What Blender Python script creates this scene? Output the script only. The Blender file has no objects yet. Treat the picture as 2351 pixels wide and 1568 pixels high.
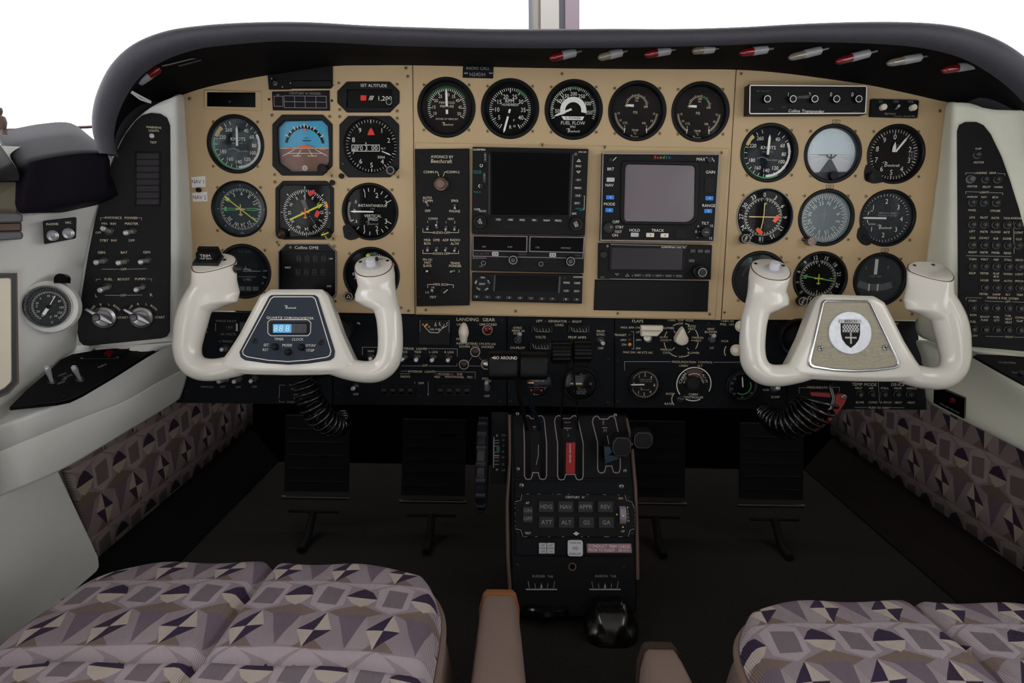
import bpy, bmesh, math, random
from mathutils import Vector, Matrix

random.seed(7)
R = math.radians
SC = bpy.context.scene
COL = SC.collection

# ------------------------------------------------------------------ camera
FW, FH, FPX = 2351.0, 1568.0, 1567.0
PITCH, ROLL = R(9.9), R(0.9)
CAM = Vector((0.0, -1.0, 0.57))
FWD = Vector((0, math.cos(PITCH), -math.sin(PITCH)))
_U0 = Vector((0, math.sin(PITCH), math.cos(PITCH)))
_R0 = Vector((1, 0, 0))
RIGHT = _R0 * math.cos(ROLL) + _U0 * math.sin(ROLL)
UP = _U0 * math.cos(ROLL) - _R0 * math.sin(ROLL)
cd = bpy.data.cameras.new('camera')
cd.sensor_fit = 'HORIZONTAL'
cd.sensor_width = 36.0
cd.lens = 36.0 * FPX / FW
cd.clip_start = 0.02
cam = bpy.data.objects.new('camera', cd)
COL.objects.link(cam)
_m = Matrix((RIGHT, UP, -FWD)).transposed().to_4x4()
_m.translation = CAM
cam.matrix_world = _m
SC.camera = cam

# ------------------------------------------------------------------ sky, exposure
SKY_STRENGTH = 4.4
wd = bpy.data.worlds.new('overcast_sky')
SC.world = wd
wd.use_nodes = True
_bg = wd.node_tree.nodes['Background']
_bg.inputs[0].default_value = (0.975, 0.985, 1.0, 1)
_bg.inputs[1].default_value = SKY_STRENGTH
SC.view_settings.view_transform = 'Standard'
SC.view_settings.look = 'None'
SC.view_settings.exposure = 0.0
SC.view_settings.gamma = 1.0
SC.view_settings.use_curve_mapping = False


# ------------------------------------------------------------------ pixel -> ray helpers
def ray(px, py):
    return FWD + RIGHT * ((px - FW / 2) / FPX) - UP * ((py - FH / 2) / FPX)


def W(px, py, Y):
    d = ray(px, py)
    return CAM + d * ((Y - CAM.y) / d.y)


def WX(px, py, X):
    d = ray(px, py)
    return CAM + d * ((X - CAM.x) / d.x)


def WZ(px, py, Z):
    d = ray(px, py)
    return CAM + d * ((Z - CAM.z) / d.z)


class Frame:
    """a plane with axes u (right), v (up), n (towards the cabin)"""
    def __init__(self, o, u, v):
        self.o = Vector(o)
        self.u = Vector(u).normalized()
        n = self.u.cross(Vector(v)).normalized()
        self.n = n
        self.v = n.cross(self.u).normalized()
        self.M = Matrix((self.u, self.v, self.n)).transposed().to_4x4()
        self.M.translation = self.o

    def hit(self, px, py, w=0.0):
        d = ray(px, py)
        t = (w - (CAM - self.o).dot(self.n)) / d.dot(self.n)
        q = CAM + d * t - self.o
        return q.dot(self.u), q.dot(self.v)

    def s(self, px, py, w=0.0):
        u, v = self.hit(px, py, w)
        p = self.o + self.u * u + self.v * v + self.n * w
        return (p - CAM).dot(FWD) / FPX

    def local(self, p):
        q = Vector(p) - self.o
        return Vector((q.dot(self.u), q.dot(self.v), q.dot(self.n)))


# ------------------------------------------------------------------ materials
def lin(c):
    c = c / 255.0
    return c / 12.92 if c <= 0.04045 else ((c + 0.055) / 1.055) ** 2.4


def rgb(c, k=1.0):
    return (lin(c[0]) * k, lin(c[1]) * k, lin(c[2]) * k, 1)


MATS = {}


def mat(name, c, rough=0.5, metal=0.0, spec=0.5, bump=None, vary=None, coat=0.0, emit=None):
    if name in MATS:
        return MATS[name]
    m = bpy.data.materials.new(name)
    m.use_nodes = True
    nt = m.node_tree
    b = nt.nodes['Principled BSDF']
    b.inputs['Base Color'].default_value = rgb(c)
    b.inputs['Roughness'].default_value = rough
    b.inputs['Metallic'].default_value = metal
    b.inputs['Specular IOR Level'].default_value = spec
    if coat:
        b.inputs['Coat Weight'].default_value = coat
        b.inputs['Coat Roughness'].default_value = 0.08
    if emit:
        b.inputs['Emission Color'].default_value = rgb(emit[0])
        b.inputs['Emission Strength'].default_value = emit[1]
    if bump or vary:
        tc = nt.nodes.new('ShaderNodeTexCoord')
    if vary:
        nz = nt.nodes.new('ShaderNodeTexNoise')
        nz.inputs['Scale'].default_value = vary[0]
        nz.inputs['Detail'].default_value = 4
        nt.links.new(tc.outputs['Object'], nz.inputs['Vector'])
        mx = nt.nodes.new('ShaderNodeMix')
        mx.data_type = 'RGBA'
        mx.inputs[6].default_value = rgb(c, 1 - vary[1])
        mx.inputs[7].default_value = rgb(c, 1 + vary[1])
        nt.links.new(nz.outputs['Fac'], mx.inputs[0])
        nt.links.new(mx.outputs[2], b.inputs['Base Color'])
    if bump:
        nb = nt.nodes.new('ShaderNodeTexNoise')
        nb.inputs['Scale'].default_value = bump[0]
        nb.inputs['Detail'].default_value = 3
        nt.links.new(tc.outputs['Object'], nb.inputs['Vector'])
        bp = nt.nodes.new('ShaderNodeBump')
        bp.inputs['Strength'].default_value = bump[1]
        bp.inputs['Distance'].default_value = 0.001
        nt.links.new(nb.outputs['Fac'], bp.inputs['Height'])
        nt.links.new(bp.outputs['Normal'], b.inputs['Normal'])
    MATS[name] = m
    return m


def glass_mat(name, ior=1.45, rough=0.02, glare=0.0, glare_col=(200, 215, 225), tint=(1, 1, 1), noise=0):
    m = bpy.data.materials.new(name)
    m.use_nodes = True
    nt = m.node_tree
    nt.nodes.clear()
    out = nt.nodes.new('ShaderNodeOutputMaterial')
    tr = nt.nodes.new('ShaderNodeBsdfTransparent')
    tr.inputs[0].default_value = (*tint, 1)
    gl = nt.nodes.new('ShaderNodeBsdfGlossy')
    gl.inputs['Roughness'].default_value = rough
    fr = nt.nodes.new('ShaderNodeFresnel')
    fr.inputs['IOR'].default_value = ior
    mx = nt.nodes.new('ShaderNodeMixShader')
    nt.links.new(fr.outputs[0], mx.inputs[0])
    src = tr.outputs[0]
    if glare:
        df = nt.nodes.new('ShaderNodeBsdfDiffuse')  # diffuse white veil standing in for window reflections
        df.inputs[0].default_value = rgb(glare_col)
        m2 = nt.nodes.new('ShaderNodeMixShader')
        m2.inputs[0].default_value = glare
        if noise:   # patchy window glare painted into the pane
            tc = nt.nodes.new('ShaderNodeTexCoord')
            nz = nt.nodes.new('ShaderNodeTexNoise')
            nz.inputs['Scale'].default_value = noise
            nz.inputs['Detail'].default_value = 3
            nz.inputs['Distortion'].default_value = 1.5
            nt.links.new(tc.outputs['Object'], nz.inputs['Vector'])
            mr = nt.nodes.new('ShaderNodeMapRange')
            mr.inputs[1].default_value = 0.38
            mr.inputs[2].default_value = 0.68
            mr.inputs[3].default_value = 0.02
            mr.inputs[4].default_value = glare
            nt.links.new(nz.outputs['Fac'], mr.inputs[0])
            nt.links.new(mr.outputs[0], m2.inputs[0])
        nt.links.new(tr.outputs[0], m2.inputs[1])
        nt.links.new(df.outputs[0], m2.inputs[2])
        src = m2.outputs[0]
    nt.links.new(src, mx.inputs[1])
    nt.links.new(gl.outputs[0], mx.inputs[2])
    nt.links.new(mx.outputs[0], out.inputs[0])
    MATS[name] = m
    return m


mat('gold', (189, 164, 127), 0.55, bump=(2600, 0.12), vary=(900, 0.10), spec=0.35)
mat('panel_black', (15, 18, 23), 0.6, bump=(2500, 0.2), vary=(500, 0.2), spec=0.15)
mat('unit_black', (11, 12, 15), 0.5, bump=(2500, 0.1), spec=0.2)
mat('ped_black', (10, 11, 13), 0.55, bump=(1800, 0.2), spec=0.18)
mat('bezel_black', (7, 8, 9), 0.45, spec=0.25)
mat('dial_black', (13, 14, 16), 0.7, spec=0.1)
mat('dial_blue_black', (18, 27, 34), 0.7, spec=0.1)
mat('dial_brown', (33, 30, 30), 0.7, spec=0.1)
mat('screen_black', (3, 3, 5), 0.25, spec=0.2)
mat('screen_grey', (112, 103, 110), 0.35, spec=0.5)
mat('screen_dark', (38, 34, 40), 0.3, spec=0.5)
mat('print_white', (238, 236, 225), 0.6, spec=0.2)
mat('print_cream', (225, 215, 185), 0.6, spec=0.2)
mat('print_grey', (150, 148, 150), 0.6, spec=0.2)
mat('print_dim', (92, 90, 94), 0.6, spec=0.2)
mat('print_black', (14, 14, 16), 0.6, spec=0.2)
mat('print_teal', (40, 150, 150), 0.6, spec=0.2)
mat('lum_white', (245, 245, 240), 0.5, spec=0.2)
mat('line_pink', (150, 135, 150), 0.5)
mat('green', (90, 190, 110), 0.6)
mat('green_dark', (40, 110, 60), 0.6)
mat('yellow', (215, 225, 60), 0.5)
mat('amber', (250, 150, 20), 0.4)
mat('amber_pale', (225, 195, 130), 0.6)
mat('orange', (250, 95, 20), 0.5)
mat('red', (225, 45, 35), 0.45)
mat('red_deep', (165, 22, 30), 0.35)
mat('red_lamp', (96, 10, 18), 0.15, spec=0.7)
mat('sky_blue', (60, 165, 205), 0.5)
mat('sky_pale_glare', (216, 230, 236), 0.6)  # pale blue dial, whitened to carry a window reflection in its colour
mat('earth', (120, 84, 70), 0.6)
mat('blue_button', (50, 130, 225), 0.4)
mat('rainbow_red', (200, 60, 40), 0.5)
mat('grey_button', (190, 188, 188), 0.4)
mat('cream_button', (230, 222, 200), 0.4)
mat('black_button', (24, 24, 27), 0.45)
mat('lit_button', (206, 207, 213), 0.5)
mat('toggle_metal', (205, 205, 210), 0.3, metal=0.55)
mat('chrome', (215, 215, 218), 0.16, metal=1.0)
mat('steel', (165, 165, 170), 0.32, metal=1.0)
mat('steel_dark', (85, 83, 82), 0.38, metal=1.0)
mat('bronze', (140, 118, 108), 0.35, metal=1.0)
mat('blade_blue', (120, 150, 175), 0.3, metal=1.0)
mat('gold_screw', (165, 145, 110), 0.45, metal=0.4)
mat('black_screw', (40, 40, 42), 0.35, metal=0.7)
mat('ivory', (223, 219, 210), 0.25, spec=0.5, coat=0.6, vary=(25, 0.03))
mat('ivory_matte', (226, 218, 198), 0.45, vary=(60, 0.05))
mat('wall_grey', (221, 221, 217), 0.6, bump=(1400, 0.15), vary=(700, 0.06), spec=0.3)
mat('wall_cream', (226, 226, 210), 0.6, bump=(1400, 0.15), vary=(700, 0.06), spec=0.3)
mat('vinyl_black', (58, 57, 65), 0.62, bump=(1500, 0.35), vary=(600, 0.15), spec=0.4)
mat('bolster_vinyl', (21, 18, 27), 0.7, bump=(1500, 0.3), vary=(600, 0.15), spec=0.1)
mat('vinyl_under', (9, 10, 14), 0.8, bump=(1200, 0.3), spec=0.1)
mat('carpet', (42, 39, 37), 0.95, bump=(500, 1.0), vary=(260, 0.5), spec=0.05)
mat('kick_black', (8, 7, 7), 0.85, bump=(900, 0.4), spec=0.1)
mat('kick_brown', (26, 21, 18), 0.85, bump=(900, 0.4), spec=0.1)
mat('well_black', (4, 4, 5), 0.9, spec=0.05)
mat('pedal_black', (16, 16, 17), 0.7, bump=(900, 0.3), spec=0.15)
mat('rubber', (15, 16, 18), 0.4, spec=0.5)
mat('cord_black', (8, 9, 11), 0.18, spec=0.7)
mat('leather', (130, 110, 103), 0.5, bump=(1300, 0.3), vary=(500, 0.08), spec=0.35)
mat('leather_dark', (66, 52, 46), 0.5, bump=(1300, 0.3), spec=0.35)
mat('tan_edge', (150, 96, 62), 0.45)
mat('trim_brown', (92, 70, 62), 0.5)
mat('tape_white', (228, 226, 224), 0.55)
mat('placard_mauve', (150, 112, 124), 0.5)
mat('navy_plate', (28, 40, 56), 0.5, bump=(2500, 0.15), vary=(700, 0.12), spec=0.35)
mat('lcd_off', (52, 54, 66), 0.3)
mat('lcd_lit', (90, 160, 200), 0.3, emit=((70, 160, 215), 0.35))
mat('lcd_digit', (190, 225, 240), 0.4, emit=((170, 215, 240), 0.35))
mat('ribbed', (176, 170, 152), 0.45)
mat('medal', (205, 208, 214), 0.42, metal=0.6, vary=(160, 0.18))
mat('bulb_glass', (104, 96, 86), 0.1, spec=0.8)
mat('bulb_body', (126, 126, 130), 0.35)
mat('wood', (78, 48, 34), 0.4)
mat('latch_grey', (84, 84, 88), 0.45)
mat('olive', (112, 106, 88), 0.7, vary=(500, 0.1))
mat('post_white', (128, 124, 119), 0.5)
mat('post_pink', (98, 84, 92), 0.6)
mat('post_grey', (70, 72, 78), 0.6)
mat('trim_wheel', (22, 25, 33), 0.45, bump=(600, 0.8), vary=(250, 0.5))
glass_mat('glass', 1.2, 0.06)
glass_mat('glass_flat', 1.25, 0.05)
glass_mat('glass_glare', 1.25, 0.12, glare=0.30, glare_col=(190, 208, 216))  # strong window glare mixed into the pane as white
glass_mat('glass_glare_patchy', 1.25, 0.08, glare=0.34, glare_col=(190, 208, 214), noise=22)  # uneven window glare painted by noise, no dirt
glass_mat('glass_glare_faint', 1.25, 0.08, glare=0.07, glare_col=(170, 190, 200))  # weak window glare mixed into the pane as white
glass_mat('windshield_glass', 1.15, 0.0)


# ------------------------------------------------------------------ glyphs of the built-in font
CHARS = sorted(set("ABCDEFGHIJKLMNOPQRSTUVWXYZabcdefghijklmnopqrstuvwxyz0123456789/-.,%&()+<>=:!'*°#"))
GLYPH, ADV = {}, {}


def _load_glyphs():
    tmp = []

    def mk(s):
        c = bpy.data.curves.new('glyph', 'FONT')
        c.body = s
        c.size = 1.0
        c.resolution_u = 2
        c.fill_mode = 'FRONT'
        o = bpy.data.objects.new('glyph', c)
        COL.objects.link(o)
        tmp.append(o)
        return o
    objs = {ch: mk(ch) for ch in CHARS}
    pair = {ch: mk('H' + ch + 'H') for ch in CHARS}
    hh = mk('HH')
    bpy.context.view_layer.update()
    dg = bpy.context.evaluated_depsgraph_get()

    def ext(o):
        me = o.evaluated_get(dg).to_mesh()
        xs = [v.co.x for v in me.vertices]
        r = (min(xs), max(xs)) if xs else (0, 0)
        o.evaluated_get(dg).to_mesh_clear()
        return r
    h0, h1 = ext(hh)
    for ch in CHARS:
        me = objs[ch].evaluated_get(dg).to_mesh()
        GLYPH[ch] = ([(v.co.x, v.co.y) for v in me.vertices], [tuple(p.vertices) for p in me.polygons])
        objs[ch].evaluated_get(dg).to_mesh_clear()
        a, b = ext(pair[ch])
        ADV[ch] = (b - a) - (h1 - h0)
    ADV[' '] = 0.34
    for o in tmp:
        c = o.data
        bpy.data.objects.remove(o)
        bpy.data.curves.remove(c)


_load_glyphs()
CAP = max(y for x, y in GLYPH['H'][0])


def offset_poly(pts, d):
    """shrink a counter-clockwise polygon by d"""
    n = len(pts)
    out = []
    for i in range(n):
        p0, p1, p2 = Vector(pts[i - 1]), Vector(pts[i]), Vector(pts[(i + 1) % n])
        a, b = (p1 - p0), (p2 - p1)
        if a.length < 1e-9 or b.length < 1e-9:
            out.append(tuple(p1))
            continue
        a.normalize()
        b.normalize()
        na, nb = Vector((-a.y, a.x)), Vector((-b.y, b.x))
        k = na + nb
        den = max(0.35, 1 + na.dot(nb))
        q = p1 + k * (d / den)
        out.append((q.x, q.y))
    return out


def ccw(pts):
    a = sum(pts[i - 1][0] * pts[i][1] - pts[i][0] * pts[i - 1][1] for i in range(len(pts)))
    return list(pts) if a > 0 else list(reversed(pts))


def circle(cx, cy, r, n=48, ry=None):
    ry = r if ry is None else ry
    return [(cx + r * math.cos(2 * math.pi * i / n), cy + ry * math.sin(2 * math.pi * i / n)) for i in range(n)]


def round_poly(pts, r, k=5):
    """round the corners of a polygon"""
    n = len(pts)
    out = []
    for i in range(n):
        p0, p1, p2 = Vector(pts[i - 1]), Vector(pts[i]), Vector(pts[(i + 1) % n])
        a, b = p0 - p1, p2 - p1
        d = min(r, a.length * 0.49, b.length * 0.49)
        q0, q1 = p1 + a.normalized() * d, p1 + b.normalized() * d
        for j in range(k + 1):
            t = j / k
            q = q0 * (1 - t) ** 2 + p1 * (2 * t * (1 - t)) + q1 * t * t
            out.append((q.x, q.y))
    return out


class MB:
    """mesh builder in local x, y, z"""
    def __init__(self):
        self.v, self.f, self.mi = [], [], []
        self.cur = 0

    def face(self, idx):
        self.f.append(tuple(idx))
        self.mi.append(self.cur)

    def add(self, verts, faces):
        b = len(self.v)
        self.v += [tuple(p) for p in verts]
        for f in faces:
            self.face([b + i for i in f])

    def poly(self, pts, z):
        pts = ccw(pts)
        self.add([(x, y, z) for x, y in pts], [range(len(pts))])

    def prism(self, pts, z0, z1, bev=0.0, back=True):
        pts = ccw(pts)
        n = len(pts)
        rings = [[(x, y, z0) for x, y in pts]]
        if bev > 0:
            rings.append([(x, y, z1 - bev) for x, y in pts])
            rings.append([(x, y, z1) for x, y in offset_poly(pts, bev)])
        else:
            rings.append([(x, y, z1) for x, y in pts])
        b = len(self.v)
        for r in rings:
            self.v += r
        for k in range(len(rings) - 1):
            for i in range(n):
                j = (i + 1) % n
                self.face((b + k * n + i, b + k * n + j, b + (k + 1) * n + j, b + (k + 1) * n + i))
        self.face([b + (len(rings) - 1) * n + i for i in range(n)])
        if back:
            self.face([b + i for i in reversed(range(n))])

    def box(self, x0, y0, z0, x1, y1, z1, bev=0.0):
        self.prism([(x0, y0), (x1, y0), (x1, y1), (x0, y1)], z0, z1, bev)

    def loft(self, rings, caps=True, closed=True):
        b = len(self.v)
        n = len(rings[0])
        for r in rings:
            self.v += [tuple(p) for p in r]
        m = n if closed else n - 1
        for k in range(len(rings) - 1):
            for i in range(m):
                j = (i + 1) % n
                self.face((b + k * n + i, b + k * n + j, b + (k + 1) * n + j, b + (k + 1) * n + i))
        if caps:
            self.face([b + i for i in reversed(range(n))])
            self.face([b + (len(rings) - 1) * n + i for i in range(n)])

    def lathe(self, cx, cy, prof, seg=32, cap=True):
        rings = [[(cx + r * math.cos(2 * math.pi * i / seg), cy + r * math.sin(2 * math.pi * i / seg), z)
                  for i in range(seg)] for r, z in prof]
        b = len(self.v)
        for r in rings:
            self.v += r
        for k in range(len(rings) - 1):
            for i in range(seg):
                j = (i + 1) % seg
                self.face((b + k * seg + i, b + k * seg + j, b + (k + 1) * seg + j, b + (k + 1) * seg + i))
        if cap:
            self.face([b + (len(rings) - 1) * seg + i for i in range(seg)])

    def tube(self, path, rad, seg=10, caps=True, flat=None):
        P = [Vector(p) for p in path]
        n = len(P)
        rr = rad if isinstance(rad, (list, tuple)) else [rad] * n
        T = []
        for i in range(n):
            t = P[min(i + 1, n - 1)] - P[max(i - 1, 0)]
            T.append(t.normalized())
        ref = Vector((0, 0, 1)) if abs(T[0].z) < 0.9 else Vector((1, 0, 0))
        N = (ref - T[0] * ref.dot(T[0])).normalized()
        rings = []
        for i in range(n):
            N = (N - T[i] * N.dot(T[i])).normalized()
            B = T[i].cross(N)
            k = flat if flat else 1.0
            rings.append([P[i] + N * (rr[i] * math.cos(2 * math.pi * j / seg)) * k
                          + B * (rr[i] * math.sin(2 * math.pi * j / seg)) for j in range(seg)])
        self.loft(rings, caps)

    def cyl(self, p0, p1, r0, r1=None, seg=14):
        self.tube([p0, p1], [r0, r0 if r1 is None else r1], seg)

    def ribbon(self, pts, w, z, closed=False):
        n = len(pts)
        L, Rr = [], []
        for i in range(n):
            p = Vector(pts[i])
            a = Vector(pts[i - 1]) if (i > 0 or closed) else None
            b = Vector(pts[(i + 1) % n]) if (i < n - 1 or closed) else None
            d1 = (p - a).normalized() if a is not None and (p - a).length > 1e-9 else None
            d2 = (b - p).normalized() if b is not None and (b - p).length > 1e-9 else None
            d1 = d1 or d2
            d2 = d2 or d1
            n1, n2 = Vector((-d1.y, d1.x)), Vector((-d2.y, d2.x))
            k = n1 + n2
            q = k * (w / 2 / max(0.4, 1 + n1.dot(n2)))
            L.append((p.x + q.x, p.y + q.y, z))
            Rr.append((p.x - q.x, p.y - q.y, z))
        b0 = len(self.v)
        self.v += L + Rr
        for i in range(n if closed else n - 1):
            j = (i + 1) % n
            self.face((b0 + n + i, b0 + n + j, b0 + j, b0 + i))

    def ring(self, cx, cy, r0, r1, z, seg=40, a0=0, a1=360):
        k = max(3, int(seg * abs(a1 - a0) / 360))
        pts = []
        for i in range(k + 1):
            a = R(a0 + (a1 - a0) * i / k)
            pts.append((math.sin(a), math.cos(a)))
        b = len(self.v)
        self.v += [(cx + r1 * x, cy + r1 * y, z) for x, y in pts] + [(cx + r0 * x, cy + r0 * y, z) for x, y in pts]
        for i in range(k):
            self.face((b + k + 1 + i, b + k + 2 + i, b + i + 1, b + i))

    def text(self, s, x, y, h, z, align='c', ang=0.0, wide=1.0, shear=0.0, track=1.0, xf=None):
        """h is the cap height; (x, y) the middle of the cap height"""
        k = h / CAP
        tot = sum(ADV.get(c, 0.5) for c in s) * k * wide * track
        px = {'c': -tot / 2, 'l': 0.0, 'r': -tot}[align]
        ca, sa = math.cos(ang), math.sin(ang)
        for c in s:
            if c in GLYPH:
                vs, fs = GLYPH[c]
                b = len(self.v)
                for gx, gy in vs:
                    lx = px + gx * k * wide + shear * gy * k
                    ly = gy * k - h / 2
                    self.v.append((x + lx * ca - ly * sa, y + lx * sa + ly * ca, z))
                for f in fs:
                    self.face([b + i for i in f])
            px += ADV.get(c, 0.5) * k * wide * track

    def script(self, x, y, h, z):
        """sloping script lettering with a large looped capital"""
        w2 = sum(ADV[c] for c in 'eechcraft') * h * 0.62 / CAP * 0.92 * 0.92
        x0 = x - w2 * 0.5 + h * 0.3
        self.text('eechcraft', x0, y - h * 0.1, h * 0.62, z, 'l', 0, 0.92, 0.25, 0.92)
        self.text('B', x0 - h * 0.42, y + h * 0.08, h * 1.05, z, 'c', 0, 0.9, 0.15)
        a = [(x0 - h * 0.62 + 0.5 * h * math.cos(t), y + h * 0.42 + 0.28 * h * math.sin(t))
             for t in [R(20 + 20 * i) for i in range(10)]]
        self.ribbon(a, h * 0.1, z)

    def build(self, name, m, parent=None, smooth=False, M=None, sharp=35):
        me = bpy.data.meshes.new(name)
        me.from_pydata(self.v, [], self.f)
        ms = m if isinstance(m, (list, tuple)) else [m]
        for x in ms:
            me.materials.append(MATS[x])
        if len(ms) > 1:
            me.polygons.foreach_set('material_index', self.mi)
        me.update()
        if smooth:
            me.shade_smooth()
            if sharp:
                me.set_sharp_from_angle(angle=R(sharp))
        o = bpy.data.objects.new(name, me)
        COL.objects.link(o)
        if parent is not None:
            o.parent = parent
        if M is not None:
            o.matrix_world = M
        return o


def obj_mesh(name, me, parent=None):
    o = bpy.data.objects.new(name, me)
    COL.objects.link(o)
    if parent is not None:
        o.parent = parent
    return o


def tag(o, label=None, cat=None, group=None, kind=None):
    if label:
        o['label'] = label
    if cat:
        o['category'] = cat
    if group:
        o['group'] = group
    if kind:
        o['kind'] = kind
    return o


class Thing:
    """an Empty on a frame that parents the parts; local axes are the frame's"""
    def __init__(self, name, label, cat, frame, px, py, w=0.0, group=None):
        self.F = frame
        self.u0, self.v0 = frame.hit(px, py, w)
        self.w0 = w
        e = bpy.data.objects.new(name, None)
        e.empty_display_size = 0.02
        COL.objects.link(e)
        e.matrix_world = frame.M @ Matrix.Translation((self.u0, self.v0, w))
        tag(e, label, cat, group)
        self.e = e
        self.s = frame.s(px, py, w)

    def p(self, px, py, z=0.0):
        """pixel -> local x, y on the plane at local height z"""
        u, v = self.F.hit(px, py, self.w0 + z)
        return u - self.u0, v - self.v0

    def p3(self, px, py, z=0.0):
        x, y = self.p(px, py, z)
        return Vector((x, y, z))

    def pp(self, pts, z=0.0):
        return [self.p(x, y, z) for x, y in pts]

    def lw(self, pt):
        q = self.F.local(pt)
        return Vector((q.x - self.u0, q.y - self.v0, q.z - self.w0))

    def part(self, name, mb, m, parent=None, smooth=False, label=None, sharp=35, kind=None):
        o = mb.build(name, m, parent or self.e, smooth, None, sharp)
        tag(o, label, kind=kind)
        return o


def curve_plate(outer, holes, z0, z1, bev=0.0003):
    """a flat plate with real holes, as a mesh"""
    c = bpy.data.curves.new('plate', 'CURVE')
    c.dimensions = '2D'
    c.fill_mode = 'BOTH'
    c.extrude = (z1 - z0) / 2 - bev
    c.bevel_depth = bev
    c.bevel_resolution = 0
    c.offset = -bev
    for i, pts in enumerate([ccw(outer)] + [list(reversed(ccw(h))) for h in holes]):
        sp = c.splines.new('POLY')
        sp.points.add(len(pts) - 1)
        for q, (x, y) in zip(sp.points, pts):
            q.co = (x, y, 0, 1)
        sp.use_cyclic_u = True
    o = bpy.data.objects.new('plate', c)
    COL.objects.link(o)
    bpy.context.view_layer.update()
    dg = bpy.context.evaluated_depsgraph_get()
    me = bpy.data.meshes.new_from_object(o.evaluated_get(dg))
    me.transform(Matrix.Translation((0, 0, (z0 + z1) / 2)))
    bpy.data.objects.remove(o)
    bpy.data.curves.remove(c)
    me.materials.clear()
    return me


def plate_part(T, name, outer, holes, z0, z1, m, parent=None, bev=0.0003):
    me = curve_plate(outer, holes, z0, z1, bev)
    me.name = name
    me.materials.append(MATS[m])
    return obj_mesh(name, me, parent or T.e)


# ---- shared screw meshes
def _screw_mesh(name, m1, m2):
    b = MB()
    b.lathe(0, 0, [(1.0, 0.0), (0.95, 0.25), (0.6, 0.42), (0.0001, 0.45)], 14, False)
    b.cur = 1
    for a in (0.3, 0.3 + math.pi / 2):
        d, q = Vector((math.cos(a), math.sin(a))), Vector((-math.sin(a), math.cos(a)))
        pts = [d * 0.62 + q * 0.14, d * -0.62 + q * 0.14, d * -0.62 - q * 0.14, d * 0.62 - q * 0.14]
        b.prism([(p.x, p.y) for p in pts], 0.2, 0.5)
    o = b.build(name, [m1, m2])
    me = o.data
    bpy.data.objects.remove(o)
    return me


SCREW = {'gold': _screw_mesh('screw', 'gold_screw', 'print_black'),
         'black': _screw_mesh('screw', 'black_screw', 'print_black'),
         'steel': _screw_mesh('screw', 'steel', 'print_black')}


def screw(T, px, py, r=4.2, kind='gold', z=0.0, parent=None):
    o = obj_mesh('screw', SCREW[kind], parent or T.e)
    x, y = T.p(px, py, z)
    o.location = (x, y, z)
    o.scale = (r * T.s,) * 3
    o.rotation_euler = (0, 0, random.uniform(0, 3))
    return o


def toggle(T, rx, ry, tx, ty, rr=8.5, z=0.0, h=0.017, name='toggle_switch', tip=5.2, mt='toggle_metal', ring='steel_dark'):
    """ring nut at one pixel, bat tip at another"""
    b = MB()
    x, y = T.p(rx, ry, z)
    s = T.s
    b.lathe(x, y, [(rr * s, z), (rr * s, z + 0.0012), (rr * s * 0.85, z + 0.0018), (rr * s * 0.7, z + 0.0014),
                   (rr * s * 0.62, z + 0.0004), (0.0001, z + 0.0003)], 18, False)
    o = T.part(name, b, ring, smooth=True)
    c = MB()
    q = T.p3(tx, ty, z + h)
    base = Vector((x, y, z))
    d = (q - base)
    c.tube([base, base + d * 0.35, base + d * 0.8, base + d * 0.95, base + d * 1.02],
           [tip * s * 0.55, tip * s * 0.7, tip * s, tip * s * 0.97, tip * s * 0.6], 12)
    T.part('lever', c, mt, o, smooth=True)
    return o


def knob(T, px, py, r, h, z=0.0, m='bezel_black', name='knob', top=None, topm=None, parent=None, flutes=0):
    b = MB()
    x, y = T.p(px, py, z + h)
    s = T.s
    rr = r * s
    b.lathe(x, y, [(rr, z), (rr, z + h * 0.85), (rr * 0.92, z + h), (rr * 0.7, z + h), (rr * 0.66, z + h * 0.94),
                   (0.0001, z + h * 0.94)], 26, False)
    o = T.part(name, b, m, parent, smooth=True)
    if topm:
        c = MB()
        c.ring(x, y, rr * 0.72, rr * 0.9, z + h + 0.0002, 30)
        if parent is None:
            T.part('rim', c, topm, o)
        else:
            c2 = T.part('rim', c, topm, parent)
    return o


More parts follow.
